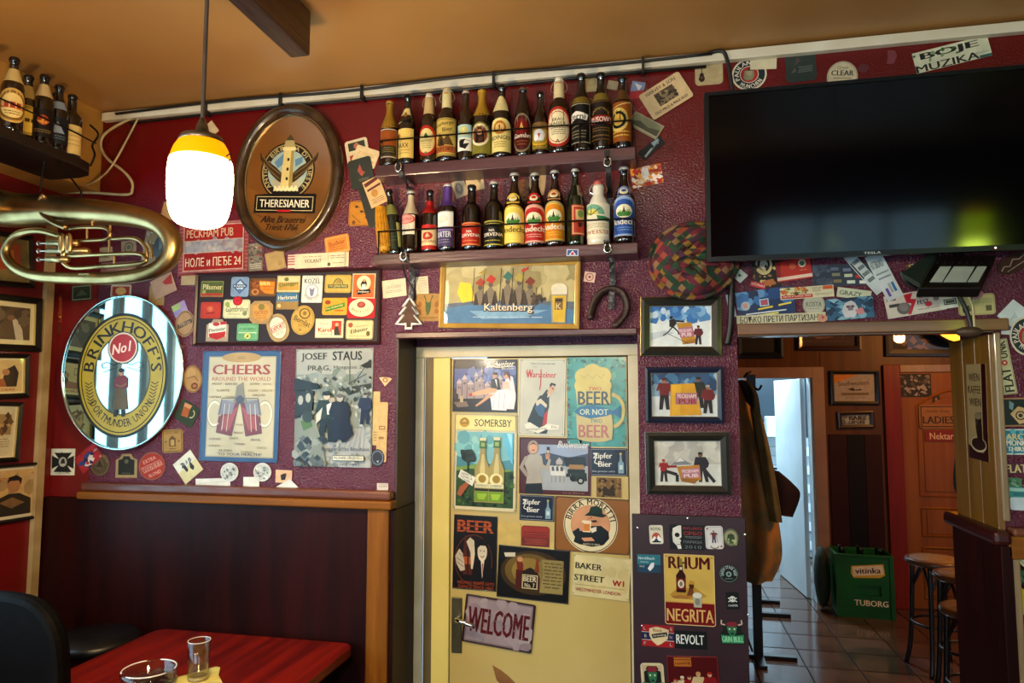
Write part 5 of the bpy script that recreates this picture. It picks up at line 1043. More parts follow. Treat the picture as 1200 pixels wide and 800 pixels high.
def twob(a):
    a.R(0, 0, 100, 100, '58a8a4').noise(0, 0, 100, 100, ['66b4ae', '4c9c98', '74b8a8'], 60, 8, 6).noise(0, 0, 6, 100, ['8c7a60', '6a6458'], 30, 2, 7).noise(94, 0, 100, 100, ['7c7058', '8c8468'], 24, 2, 9).noise(5, 2, 98, 12, ['3c6c70', '8cb8a0'], 20, 2.5, 10)
    for x, y, r_ in ((30, 22, 16), (44, 18, 17), (60, 21, 16), (26, 32, 13), (64, 32, 12), (50, 28, 18)): a.E(x, y, r_, r_*.62, 'd8c878')
    a.Q('d8c878', 14, 30, 74, 30, 74, 52, 18, 54).Q('d0c088', 16, 64, 76, 64, 78, 78, 76, 92, 18, 90).E(47, 90, 29, 5, 'd0c088').O(76, 60, 22, 20, 'cdbf7c', .22, a0=-80, a1=90)
    for s in (0, 1, 2): a.L('a89850', .7, 24+s*14, 20, 30+s*14, 24, 36+s*14, 19)
    a.T('TWO', 48, 35.5, 22, 4, 'c8503c', bold=.03).T('BEER', 46, 46, 54, 15, '4a5468', bold=.05).Q('3c7ca4', 12, 61, 22, 56, 44, 54, 66, 57, 78, 60, 92, 53, 88, 61, 92, 69, 78, 63, 66, 66, 40, 69, 22, 66).T('OR NOT', 46, 61.5, 48, 6.5, 'd4dcc4', bold=.04).T('TWO', 50, 71.5, 20, 4.4, '4a8a94', bold=.03).T('BEER', 46, 83, 52, 14, 'c07c74', bold=.05)
tin('turquoise sign of a yellow beer mug with a blue fish, top right of the door', D, [(664, 419), (733, 418), (735, 524), (665, 522)], '58a8a4', twob, None)
def bud2(a):
    a.R(0, 0, 100, 100, '5c1418').R(16, 12, 96, 92, '8c98b0').Q('a8b4cc', 16, 12, 96, 12, 96, 30, 16, 38).Q('4c5468', 16, 34, 40, 26, 70, 34, 96, 26, 96, 50, 16, 52).Q('b0b4b8', 16, 50, 96, 48, 96, 92, 16, 92)
    for x in (22, 52, 74, 84): a.Q('c8bcb8', x, 46, x+9, 46, x+9, 40, x+4.5, 34, x, 40).R(x+1, 46, x+8, 52, '8a8078')
    a.Q('241c18', 62, 34, 92, 32, 94, 48, 66, 50).R(70, 46, 90, 56, 'b08850').R(68, 54, 92, 62, '1c2418').Q('2c3c2c', 72, 60, 94, 60, 95, 74, 74, 76).E(86, 74, 5, None, '14140f').E(86, 74, 2.6, None, 'b8b4a8').E(75, 70, 4, None, '14140f').R(66, 62, 72, 68, '3c2c1c')
    for x in (46, 52, 58): a.Q('d8d8d4', x-3, 50, x+1, 48, x+3, 54, x+7, 56, x+7, 66, x-1, 66).L('9c9c98', 1.2, x, 66, x, 78).L('9c9c98', 1.2, x+5, 66, x+5, 78).Q('5c5c60', x, 50, x+4, 52, x+4, 58, x, 58)
    a.Q('0f0f12', 10, 80, 32, 78, 34, 100, 8, 100).Q('b8b0a4', 8, 48, 12, 32, 22, 26, 32, 32, 34, 46, 30, 62, 34, 80, 10, 82, 12, 62).Q('a89c90', 8, 34, 14, 32, 6, 52, 14, 66, 10, 70, 0, 54).Q('b8b0a4', 28, 42, 38, 50, 42, 36, 45, 38, 42, 58, 30, 52)
    a.E(20, 18, 8, 13, 'a89888').E(20, 18, 5.6, 9.5, 'd8a888').Q('3c2018', 14, 14, 20, 8, 26, 14, 20, 11).L('8c3028', 1.4, 18, 22.5, 22, 22.5).R(39, 16, 43, 30, '2c1810').R(39.5, 22, 42.5, 27, 'd8c8a0').Q('c89878', 37, 28, 44, 28, 43, 38, 38, 38)
    a.T('Budweiser', 76, 11, 42, 12, 'e4e0dc', shear=.3, bold=.03).T('Budvar', 84, 19.5, 26, 6, 'c0bcb8').T('tradice', 76, 95.5, 30, 2.5, 'b08878')
tin('horse cart and hooded woman beer sign in a dark red border, middle of the door', D, [(608, 512), (693, 514), (692, 581), (609, 578)], '5c1418', bud2, '54141a')
def zip_(a):
    a.R(0, 0, 100, 100, '16203c').B(2, 3, 98, 97, 'b8c0c8', 1.4).T('Zipfer', 34, 30, 52, 26, 'ece8dc', bold=.05).T('Bier', 40, 57, 36, 20, 'ece8dc', bold=.05).T('Das gewisse extra', 36, 84, 60, 8, 'c8ccd4', shear=.2).L('ece8dc', 2.5, 10, 22, 20, 20, 12, 52, 22, 58)
    a.Q('8ca8b8', 80, 24, 84, 24, 85, 44, 90, 54, 90, 90, 75, 90, 75, 54, 79, 44).Q('c8dcdc', 78, 60, 87, 60, 87, 76, 78, 76).R(79, 16, 85, 24, 'c8b878')
tin('small dark blue beer sign right of the horse cart sign', D, [(691, 525), (735, 525), (736, 558), (692, 557)], '16203c', zip_, '1c2440')
tin('small dark blue beer sign below the horse cart sign', D, [(609, 579), (650, 581), (649, 611), (609, 609)], '16203c', zip_, '1c2440')
def moret(a):
    a.R(0, 0, 100, 100, '9c6c34').B(1, 1, 99, 99, '6a4420', 1).E(48, 50, 36, None, 'e4d8b4', 48).O(48, 50, 35, None, '3c3420', .03, 40).E(48, 50, 26, None, 'c88c5c', 40).E(48, 50, 25, None, 'd8a47c', 40)
    a.A('BIRRA MORETTI', 48, 50, 30.5, None, 168, 12, 11, '4a1c14', .04)
    a.Q('20282c', 26, 82, 30, 60, 44, 52, 62, 50, 72, 60, 73, 72, 66, 84, 48, 88, 34, 86).Q('20282c', 24, 64, 32, 56, 40, 70, 36, 76, 27, 72).Q('e0d8c8', 48, 56, 56, 52, 56, 60, 50, 64)
    a.E(53, 39, 9, 12, 'd09c74').Q('1c3c28', 40, 33, 46, 26, 48, 17, 56, 14, 63, 19, 64, 28, 70, 31, 64, 35, 50, 33).Q('141c14', 44, 30, 64, 29, 64, 31, 44, 32).Q('3c2818', 47, 42, 55, 40, 58, 43, 52, 45).E(49, 36, 1, 1.2, '201410', 8).Q('c08c64', 46, 36, 43.5, 40, 47, 40)
    a.R(38, 46, 48, 62, 'd88c3c').R(37, 42, 49, 48, 'ecdcc0').L('ecdcc0', 1.4, 38, 46, 38, 62, 48, 62, 48, 46).Q('d8a07c', 33, 48, 39, 46, 40, 60, 34, 62).Q('d8a07c', 36, 74, 50, 72, 54, 78, 40, 80).Q('2a2418', 34, 80, 50, 84, 64, 80, 65, 85, 50, 89, 34, 85).T('BAFFO D ORO', 50, 84.6, 22, 3, 'e4d8b4')
tin('brown beer sign with a moustached drinker in a green hat inside a cream ring', D, [(650, 581), (738, 585), (739, 651), (650, 644)], '9c6c34', moret, '5c3c1c')
def beer5(a):
    a.R(0, 0, 100, 100, '0f0b0a')
    a.T('BEER', 50, 15, 84, 16, 'b8602c', bold=.09)
    for i, y in enumerate((10, 15, 20)): a.R(8, y, 92, y+.8, '1a0f0a')
    a.E(47, 60, 42, 33, '1c1412').O(47, 60, 43, 34, '8c4a24', .02)
    for x in (28, 40): a.Q('5c2c14', x-4, 42, x-2.5, 36, x-2, 28, x+2, 28, x+2.5, 36, x+4, 42, x+5, 80, x-5, 80).R(x-4, 56, x+5, 66, 'b0602c')
    a.Q('c8bca8', 5, 56, 14, 46, 22, 52, 26, 62, 28, 74, 18, 76, 8, 66).L('3c3028', 1, 8, 58, 24, 64).L('3c3028', 1, 10, 64, 25, 70).L('3c3028', 1, 14, 52, 24, 57)
    a.Q('d8ccb4', 30, 36, 38, 30, 48, 34, 50, 52, 46, 72, 42, 72, 40, 50).Q('181414', 54, 100-36, 66, 60, 78, 62, 90, 70, 92, 86, 52, 88).Q('d8ccb4', 64, 60, 72, 60, 68, 84).Q('9c3c28', 67, 64, 70, 64, 69, 82).E(67, 48, 11, 13, 'dccfb8').Q('120e0c', 56, 44, 58, 34, 70, 31, 79, 37, 79, 46, 74, 40, 62, 40).E(63, 47, 1.3, 1, '120e0c', 8).E(71, 47, 1.3, 1, '120e0c', 8).L('7a2c20', 1.5, 63, 54, 68, 56, 72, 53)
    a.Q('d8ccb4', 86, 60, 89, 50, 92, 52, 92, 66, 97, 70, 92, 78, 84, 74).T('HELPING UGLY PEOPLE', 54, 92, 84, 4, 'b0602c', rot=0, bold=.03).T('HAVE SEX SINCE 1862', 54, 97, 84, 0.5, '0f0b0a') if False else a.T('HELPING WHITE GUYS', 54, 90.5, 84, 4, 'a85428', bold=.03).T('DANCE SINCE 1862', 54, 96, 80, 4, 'a85428', bold=.03)
tin('black sign with orange word BEER and a smiling man beside bottles', D, [(531, 601), (582, 606), (583, 692), (532, 690)], '0f0b0a', beer5, '1c1410', lay=1)
def whisky(a):
    a.R(0, 0, 100, 100, '14100c').E(50, 48, 46, 42, '4a3818').E(46, 46, 36, 34, '7a6430').E(44, 46, 24, 26, '9c8444').R(60, 20, 92, 84, '8c7c50').Q('a0905c', 62, 22, 90, 20, 92, 82, 60, 84, 64, 50).lines(64, 26, 90, 78, 8, '5c5030', 3, .3)
    a.Q('d0c8b4', 8, 14, 24, 12, 24, 20, 10, 22).Q('5c2010', 26, 44, 56, 44, 60, 56, 60, 80, 26, 80).Q('2a1c14', 34, 50, 40, 42, 46, 38, 52, 42, 58, 52, 58, 80, 34, 80).B(35, 52, 57, 79, 'c8b890', 1.4).T('BEER', 46, 60, 18, 10, 'e0d4b4', bold=.03).T('No. 7', 46, 72, 14, 8, 'e0d4b4')
    a.Q('7c3018', 28, 44, 26, 30, 31, 20, 36, 34, 36, 46).E(31, 24, 4, 5, 'c89870').Q('8a4820', 52, 46, 54, 20, 57, 20, 59, 46).B(0, 0, 100, 100, '0c0a08', 3)
tin('dark brown glossy sign with a bottle and old letter, overlapping the door middle', D, [(583, 638), (667, 645), (667, 708), (584, 698)], '14100c', whisky, '0c0a08', lay=1)
tin('cream street sign of an address in London with red district letters', D, [(671, 648), (739, 654), (738, 706), (670, 696)], 'd8cc9c',
    lambda a: a.noise(0, 0, 100, 100, ['d4c490', 'dcd0a4'], 24, 9, 3).T('BAKER', 28, 28, 46, 14, '23232a', bold=.05).T('STREET', 30, 56, 52, 14, '23232a', bold=.05).T('W1', 80, 60, 20, 13, 'b02020', bold=.07).R(6, 72, 92, 73.2, 'a89868').T('WESTMINSTER LONDON', 46, 84, 78, 8, 'a83028', bold=.03), 'c4b880')
tin('red and white WELCOME sign hanging slightly askew beside the door handle', D, [(543, 694), (625, 708), (626, 766), (545, 751)], '3a1c20',
    lambda a: a.R(3, 4, 97, 96, '8c7c80').R(5, 7, 95, 93, 'a49498').noise(6, 8, 94, 92, ['ac9ca0', '98888e', 'b0a4a4'], 30, 8, 2).T('WELCOME', 50, 50, 88, 52, '641420', bold=.09).noise(8, 26, 92, 74, ['a49498'], 26, .9, 5), '301418', lay=2)
flat('door_sticker', 'worn red label stuck on the cream door above the dark whisky sign', 'sticker', D, [(611, 615), (644, 617), (644, 641), (611, 639)], '8c2018', lambda a: a.R(4, 6, 96, 50, 'a03020').R(8, 30, 92, 34, '6a1410').R(8, 42, 92, 46, '6a1410').Q('7a1c14', 0, 60, 100, 56, 100, 100, 0, 100).lines(10, 64, 90, 94, 4, 'b05840'), 0, 'rrect')
flat('door_sticker', 'brown mottled card stuck between the small blue sign and the moustached drinker', 'sticker', D, [(699, 559), (728, 560), (728, 583), (699, 582)], '8a6c40', lambda a: a.noise(5, 5, 95, 95, ['5c4424', '3c2c18', 'a08454'], 40, 8, 3, 1).Q('3c2c18', 25, 90, 30, 40, 50, 60, 70, 30, 75, 90))
flat('door_sticker', 'torn cream paper strip above the worn red label', 'sticker', D, [(582, 611), (610, 613), (610, 640), (583, 637)], 'd0b870')
flat('door_sticker', 'torn cream paper patch right of the worn red label', 'sticker', D, [(645, 645-10), (650, 636), (651, 648), (645, 648)], 'd8c480')

# ---------------------------------------------------------------- coaster board
bd = framed('dark framed board holding rows of beer mats, over the mug poster', M0, [(230, 321), (447, 313), (447, 404), (229, 405)], .012, '2e1418', lambda a: a.R(0, 0, 100, 100, '2c1118'), depth=.014, name='coaster_board', cat='board', pane=False)
class Off(Plane): pass
BP = Plane(1, -.0055, (1, 0, 0), (0, -1, 0)); gB = 'beer mats on the dark board'
def cst(label, q, col, art, shape='rrect', pl=BP, lay=0, group=gB, r=.12, name='beer_mat'): return flat(name, label, 'coaster', pl, q, col, art, lay, shape, CARD, .0014, group, r=r)
cst('green beer mat with a red lower band, top left of the board', (235.5, 329, 262.5, 348), '5c6c3c', lambda a: a.R(0, 76, 100, 100, 'b04030').T('Pilsener', 52, 38, 84, 32, 'd8d0a0', bold=.04).E(16, 68, 8, 12, 'a8a868').B(2, 3, 98, 97, '8c9460', 3))
cst('pale blue beer mat with a dark blue diamond', (271, 324.5, 292, 347.5), '88a0bc', lambda a: a.Q('3c5c8c', 50, 10, 90, 46, 50, 86, 10, 46).Q('c0d0dc', 50, 18, 80, 46, 50, 78, 20, 46).R(12, 38, 88, 54, '2c4c7c').T('KAISER', 50, 46, 64, 10, 'dce4e8', bold=.04).E(50, 68, 12, 8, '5c7ca8'))
cst('brown and orange square beer mat with a copper kettle', (293, 326, 324, 347), '8a5424', lambda a: a.B(2, 3, 98, 97, '6a5a34', 4).Q('d88c24', 35, 14, 94, 20, 92, 88, 60, 84, 40, 60).T('BIER', 58, 30, 40, 18, 'f0dc90', bold=.05).E(22, 76, 14, 18, 'c08850').E(22, 76, 7, 9, '8c4c20').R(50, 44, 90, 50, 'b86c1c').R(50, 60, 88, 66, 'b86c1c').noise(5, 5, 32, 60, ['a86830', '6c3c18'], 14, 5, 3))
cst('cream beer mat with slanted green lettering, fourth in the top row', (325, 323, 352, 342.5), 'd4c89c', lambda a: a.R(5, 40, 95, 88, 'c09c4c').T('Ossegger', 52, 52, 84, 28, '4c6c3c', rot=8, bold=.05).E(40, 22, 10, 12, '7c7c3c').B(0, 0, 100, 100, 'b8ac84', 3))
cst('tall white beer mat with a grey round engraving', (354, 323, 378, 354.5), 'dcdcd0', lambda a: a.T('KOZEL', 50, 20, 78, 18, '4a4a44', bold=.05).lines(16, 4, 84, 9, 1, '6a6a60').E(50, 58, 32, None, '8c8ca4').E(50, 58, 29, None, 'd4d4d8').Q('8484a0', 38, 44, 50, 52, 62, 44, 58, 70, 50, 78, 42, 70).A('PREMIUM LAGER', 50, 58, 37, None, 200, 340, 7, '6a6a64'), r=.04)
cst('ochre beer mat with a green arch of ten percent, fifth in the top row', (381, 322, 412, 343), 'c8ac5c', lambda a: a.O(50, 62, 20, 42, '4c5c34', .14, a0=0, a1=180).T('10%', 50, 40, 24, 20, '4c5c34', bold=.04).R(12, 54, 88, 74, '4c5c34').T('VYCEPNI PIVO', 50, 64, 68, 12, 'd8c888', bold=.03).B(2, 3, 98, 97, 'a08c44', 2))
cst('orange beer mat with a barmaid in a cream circle, top right of the board', (413, 320.5, 440, 349.5), 'd07038', lambda a: a.B(0, 0, 100, 100, 'dcc8a4', 4).E(50, 38, 30, None, 'e8d8b0').Q('201814', 36, 44, 44, 28, 58, 26, 64, 40, 60, 56, 42, 58).Q('ece4d4', 42, 44, 58, 42, 60, 64, 44, 66).E(52, 28, 6, 6, 'c89470').Q('1c1410', 20, 68, 80, 62, 82, 78, 26, 86).T('Svijany', 50, 74, 50, 9, 'e8e0cc', bold=.04))
cst('plain red rectangular beer mat at the left of the middle row', (235.5, 354, 259, 373), 'b84434', lambda a: a.B(6, 8, 94, 92, '9c3424', 2).E(48, 42, 16, 18, 'c86c50').Q('8c2c20', 28, 66, 72, 60, 70, 70, 30, 74).Q('d08868', 40, 36, 56, 34, 50, 50))
cst('pale green script beer mat under a red wax seal', (262, 351, 293, 373), 'd4d4b0', lambda a: a.T('Gambrinus', 52, 50, 84, 30, '6c7454', shear=.3, bold=.03).E(15, 25, 9, 13, '98a858').E(82, 74, 9, 12, '8c9070').lines(20, 72, 66, 84, 2, '8c8c70').B(2, 3, 98, 97, 'b4b490', 2))
flat('red_seal', 'small round red seal stuck above the pale script beer mat', 'sticker', BP, (279, 352.5, 11, 11, 0), 'b01424', lambda a: a.E(50, 50, 34, 34, 'c8283c').T('W', 50, 50, 36, 34, '8c101c'), 1, 'round', CARD)
cst('beige shield-shaped beer mat with orange ornament', (293, 352.5, 320, 379.5), 'b09468', lambda a: a.Q('c89c58', 14, 18, 50, 10, 86, 18, 88, 70, 50, 90, 12, 70).E(50, 26, 14, 14, '8c8048').T('GOLD', 50, 50, 60, 14, 'a8602c', bold=.03).lines(26, 62, 74, 82, 3, 'b0743c'), 'oct')
cst('blue and brown beer mat tucked below the slanted green one', (324, 343, 350, 362.5), '4c7c9c', lambda a: a.R(0, 48, 100, 100, 'a08450').T('Herbrand', 50, 28, 84, 24, 'dcd8c0', rot=3, bold=.04).R(0, 46, 100, 54, '6c8c9c').E(14, 78, 8, 12, 'd8c88c'))
cst('orange-yellow beer mat with green slanted banner in the middle row', (378, 349, 407, 369), 'dca434', lambda a: a.Q('4c8c3c', 12, 56, 90, 26, 92, 52, 14, 82).T('Pardubicky', 50, 54, 70, 14, 'e8d080', rot=15, bold=.03).E(22, 26, 12, 13, '9c4824').R(50, 70, 86, 78, 'd06428'))
cst('bright red beer mat with a cream oval', (407, 348, 440, 373), 'b41c28', lambda a: a.E(50, 50, 44, 42, 'e4dcb4').E(50, 36, 15, 15, '9c4434').E(50, 36, 9, 9, 'b86450').A('BERNARD PIVO', 50, 44, 34, 24, 200, 340, 14, '4c6c4c', .03))
cst('white and red shield beer mat at the bottom left of the board', (242, 374, 268, 400), 'ac9c88', lambda a: a.Q('dcd8cc', 10, 18, 90, 10, 90, 76, 50, 92, 10, 80).T('Pivovar', 50, 46, 76, 16, '3c6c4c', rot=8, bold=.04).Q('b83434', 12, 66, 88, 54, 86, 78, 50, 92, 16, 82).E(44, 22, 16, 9, 'b84850').Q('b83c44', 60, 12, 90, 10, 90, 22, 64, 26), 'arch')
cst('mint green beer mat with a small yellow crest', (278, 379, 303, 399), '7cb48c', lambda a: a.B(4, 5, 96, 95, '4c8c64', 2).T('STAROBRNO', 50, 32, 76, 14, '3c7c58', bold=.03).E(50, 74, 14, 16, 'd8d07c').Q('3c6c34', 42, 84, 54, 62, 56, 78).R(8, 52, 92, 56, 'd8dcb4').lines(10, 62, 34, 90, 3, '4c8c64').lines(66, 62, 90, 90, 3, '4c8c64'))
cst('tilted oblong beer mat with red export lettering', (326, 384, 25, 32, 26), 'b49c70', lambda a: a.E(50, 50, 41, 42, '8c7c58').E(50, 50, 38, 39, 'e0dcc4').R(16, 38, 84, 60, 'dcd8c4').T('EXPORT', 50, 49, 66, 16, 'b82828', bold=.08).lines(28, 24, 72, 32, 2, '7ca0a4').lines(28, 66, 72, 76, 2, '5c8490').B(15, 37, 85, 61, 'b82828', 2), r=.46)
cst('tilted ochre oval beer mat with dark script', (355, 375, 27, 35, -14), 'c4a458', lambda a: a.T('Bernlat', 50, 54, 76, 18, '4c3c1c', rot=-12, bold=.03).O(52, 27, 24, 18, '6c5428', .22).E(52, 26, 8, 7, '8c7438').lines(34, 66, 70, 74, 2, '7c6830').E(50, 84, 6, 4, '9c8444').O(50, 50, 46, 47, '9c8444', .04), 'round')
cst('cream beer mat with a red picture of a drinker on its right, bottom row', (369.5, 373, 403, 396), 'dcd8b8', lambda a: a.B(0, 0, 100, 100, 'a89c74', 2).T('Karel', 34, 58, 46, 22, 'c04c30', bold=.07).R(58, 12, 92, 86, 'c04c30').Q('3c4434', 66, 86, 70, 44, 80, 40, 88, 86).E(76, 32, 6, 9, 'd8b48c').Q('e8e0c4', 60, 60, 66, 56, 68, 86, 60, 86).lines(14, 22, 46, 34, 2, '6c7c6c').lines(20, 80, 46, 86, 1, '8c8464'))
cst('cream beer mat with black slanted lettering at the bottom right corner of the board', (405.5, 375, 437.5, 397.5), 'd8ccA0'.lower(), lambda a: a.B(1, 2, 99, 98, 'a09468', 2).T('Eibauer', 50, 52, 64, 20, '3c4424', rot=10, shear=.2, bold=.05).T('Schwarzbier', 56, 30, 56, 9, 'a8704c', rot=8).E(17, 26, 9, 13, 'a85c44').E(82, 70, 7, 14, '6c6434').lines(14, 82, 84, 88, 1, '8c8058'))

# ---------------------------------------------------------------- left part of the wall
def peck(a):
    a.R(0, 0, 100, 34, 'a81c1c').R(0, 34, 100, 60, 'a8a8b0').R(0, 60, 100, 100, 'a01a1c').noise(0, 34, 100, 60, ['9c9cac', 'b8b4b4', 'a09098'], 30, 5, 2).B(0, 0, 100, 100, 'c8a89c', 1.6).R(0, 33, 100, 35, 'c8b0a4').R(0, 59, 100, 61, 'c8b0a4')
    a.T('PECKHAM PUB', 44, 18, 78, 18, 'dcc0a8', bold=.03).T('НОЛЕ и ПЕЂЕ 24', 50, 81, 92, 20, 'e4d0bc', bold=.03)
b0 = flat('fringed_cloth', 'faded pink fringed cloth hanging behind the red and white pub scarf', 'cloth', M0, [(208, 262), (291, 258), (292, 319), (212, 324)], '9c5458', lambda a: [a.L('b8848a', .8, 0, i*7+3, 100, i*7+2) for i in range(14)] and None, 0, m=CLOTH, th=.003)
flat('pub_scarf', 'red and white knitted pub banner with hand lettering under the pendant lamp', 'banner', M0, [(216, 265), (286, 262), (288, 314), (217, 320)], 'a81c1c', peck, 2, m=CLOTH, th=.003)
def cheers(a):
    a.R(0, 0, 100, 100, '3c5c84').R(8, 5, 94, 96, 'a8a080').R(9, 6, 93, 95, 'c4bca0').E(50, 6, 25, 4.6, 'b49860').T('BEER', 50, 6.4, 10, 2.4, '8c7440')
    a.T('CHEERS', 50, 17, 74, 9, '9c3c30', bold=.07).T('AROUND THE WORLD', 50, 25.5, 76, 3.6, 'a86850', bold=.03)
    for s, c in ((1, 0), (-1, 0)):
        f = lambda x, y: (50+s*(x-50), y)
        a.Q('9ca0a0', *f(46, 48), *f(42, 44), *f(28, 44), *f(26, 58), *f(38, 60)).Q('84404a', *f(49, 47), *f(45, 46), *f(24, 60), *f(21, 74), *f(41, 77)).Q('a05c5c', *f(48, 50), *f(30, 60), *f(27, 70), *f(38, 72)).Q('8c8c98', *f(22, 58), *f(40, 57), *f(44, 47), *f(26, 44))
        a.O(*f(18, 57), 9.5, 12, 'e0dcc8', .2, a0=50 if s > 0 else -130, a1=310 if s > 0 else 130).O(*f(18, 57), 9.8, 12.3, '7c7c74', .05, a0=50 if s > 0 else -130, a1=310 if s > 0 else 130).L('5c5450', .8, *f(21, 74), *f(41, 77), *f(49, 47), *f(45, 43), *f(27, 43), *f(21, 74)).L('d8d4c8', .8, *f(31, 48), *f(28, 72)).L('d8d4c8', .6, *f(37, 48), *f(34, 73))
    a.Q('8c8878', 45, 32, 54, 28, 56, 40, 60, 48, 50, 46, 41, 48, 44, 40).Q('5c5868', 44, 43, 50, 40, 56, 43, 54, 48, 46, 48)
    W_ = ['PROST', 'SKAL', 'SALUTE', 'SALUD', 'A VOTRE SANTE', 'KANPAI', 'NA ZDRAVI', 'GAN BEI', 'SLAINTE', 'YAMAS', 'ZIVJO', 'SEREFE', 'TO YOUR HEALTH', 'NOROC', 'OOGY WAWA', 'EGESZSEGEDRE', 'CHEERS', 'PROOST', 'SKOL', 'NOROK']
    r = random.Random(4)
    for i, (x, y) in enumerate(((20, 30), (38, 30), (68, 30), (84, 30), (28, 36), (66, 36), (84, 36), (18, 42), (37, 42), (74, 40), (50, 67), (50, 74), (20, 80), (44, 79), (72, 80), (20, 86), (52, 84), (80, 87), (34, 90), (62, 91))):
        a.T(W_[(i*7) % 20], x, y, r.uniform(11, 17), 1.9, r.choice(['5c5444', '8c7c5c', '6c4c44', '4c5468', '8c8464']), bold=.02)
    a.T("'TO YOUR HEALTH!'", 52, 94-.8, 56, 2.6, '3c4c6c', bold=.02)
tin('blue-bordered CHEERS poster with two clinking beer mugs on cream', M0, [(238, 411), (330, 411), (326, 542), (234, 540)], '3c5c84', cheers, '34527a', r=.01)
def staus(a):
    a.R(0, 0, 100, 100, '8c9490').R(0, 0, 100, 22, 'a8aca8').noise(0, 22, 100, 40, ['7c8880', '98a09c', '8c9898'], 30, 9, 3)
    a.T('JOSEF', 24, 7.5, 34, 7.5, '181a18', bold=.05).T('STAUS', 67, 6.5, 38, 7.5, '181a18', bold=.05).T('PRAG,', 31, 17, 30, 5, '2c302c', bold=.02).T('Husgasse 242', 72, 16.5, 44, 4, '4c5450')
    a.Q('20241f', 0, 25, 30, 30, 34, 34, 0, 36).Q('2c302a', 0, 34, 26, 36, 24, 56, 0, 60).R(4, 38, 8, 52, '9ca09c').R(12, 38, 18, 44, 'b0b4ac').Q('3c443c', 60, 34, 98, 30, 98, 34, 70, 40).L('3c4440', 1, 96, 10, 76, 30).L('3c4440', 1, 92, 22, 70, 30).R(70, 10, 71, 30, '5c6460').Q('202420', 84, 15, 98, 10, 98, 17, 90, 17)
    a.Q('b0b4b4', 20, 74, 98, 66, 98, 100, 60, 100, 30, 92).noise(0, 24, 100, 50, ['5c645c', 'a8b0ac', '3c443c', '8c9894', '6c7c80', 'b8c0bc'], 110, 3.2, 13, 1).noise(0, 50, 100, 98, ['98a0a0', 'b8bcbc', '7c8888', 'a8b4b8'], 70, 3, 14, 1)
    a.Q('20241f', 0, 25, 30, 30, 34, 34, 0, 36).Q('2c302a', 2, 36, 26, 37, 24, 54, 2, 58).E(9, 44, 3.4, 4, 'a8aca4').E(19, 42, 3.4, 4, 'a8aca4')
    for i in range(6): a.L('8c9494', .7, 72+i*4, 66, 60+i*6, 84)
    a.man(43, 79, 42, '2c4030', '1c201c', 'c8c0b0', '181a18', arm=.2).Q('e4e4dc', 43, 48, 49, 46, 51, 56, 44, 56).Q('181a18', 37, 40, 38, 37, 46, 36, 49, 40).E(50, 44, 4, 2.4, 'b0a898')
    a.man(60, 79, 40, '242838', '202434', 'b8b4ac', '6c6c6c').Q('202438', 50, 60, 70, 56, 78, 72, 70, 78, 50, 76).man(92, 64, 26, '2c3c58', '24304c', 'a8acac', '4c5458')
    a.Q('8c948c', 2, 66, 16, 56, 30, 62, 40, 84, 44, 98, 24, 96, 8, 84).Q('5c7c44', 10, 62, 22, 58, 26, 66, 14, 70).E(19, 58, 7, 5, '3c443c').Q('c8ccc4', 30, 56, 38, 50, 36, 60, 30, 64).noise(3, 76, 40, 98, ['2c3034', '6c7474', '3c4448', '9ca4a0'], 34, 6, 8, 1)
    a.T('Buergerliches Brauhaus', 68, 85, 60, 4, '3c5064').R(52, 90, 92, 94.5, 'd8d8c8').B(52, 90, 92, 94.5, '3c4040', .6).T('PILSNER URQUELL', 72, 92.2, 36, 2.2, '3c4040', bold=.02).T('FILSN 1842', 70, 97.4, 34, 1.6, '4c6474')
tin('glossy grey-green vintage tin poster of men and women, right of the mug poster', M0, [(347, 409), (438, 407), (436, 548), (345, 546)], '8c9490', staus, '7c8480', r=.01)
P_ = dict(pl=MAIN, group=None, name='beer_mat')
cst('round tan beer mat with a small brown stamp beside the oval mirror', (226, 444, 22, 32, 8), 'b08c5c', lambda a: a.O(50, 50, 48, 48, '4c3420', .05).E(46, 26, 24, 16, 'b89868').E(58, 76, 18, 12, '6c3c24').E(58, 76, 11, 6, 'a87850').L('5c3c28', 3, 20, 46, 60, 40, 80, 60), 'round', **P_)
cst('tilted dark green beer mat printed with an orange beer mug', (219.5, 484, 25, 25, -33), '34442c', lambda a: a.Q('a8622c', 20, 22, 52, 16, 62, 66, 30, 74).Q('c89468', 18, 12, 56, 8, 54, 26, 22, 30).O(70, 42, 16, 20, 'c8bc94', .25, a0=-90, a1=90), **P_)
cst('small square beige beer mat with a lantern drawing below the oval mirror', (202.5, 516.5, 24, 27, 3), 'ac8c54', lambda a: a.B(4, 4, 96, 96, '6c5430', 3).Q('6c5430', 34, 74, 34, 40, 50, 26, 66, 40, 66, 74).R(41, 44, 59, 70, 'b89c64').T('PLATO BEER', 50, 14, 60, 10, '5c4424').lines(34, 82, 66, 90, 1, '5c4424').E(18, 52, 5, 5, '7c6440').E(82, 52, 5, 5, '7c6440'), **P_)
flat('paper_card', 'tilted pale yellow square card with two dark sketches under the mug poster', 'card', M0, (220.5, 547, 27, 27, 41), 'd4cca0', lambda a: a.R(0, 0, 100, 45, 'dcdccc').Q('2c3038', 30, 30, 44, 22, 46, 60, 34, 66).Q('2c3038', 56, 60, 70, 32, 76, 66, 64, 76).noise(30, 20, 80, 40, ['8c9094', '5c6064'], 9, 6, 3))
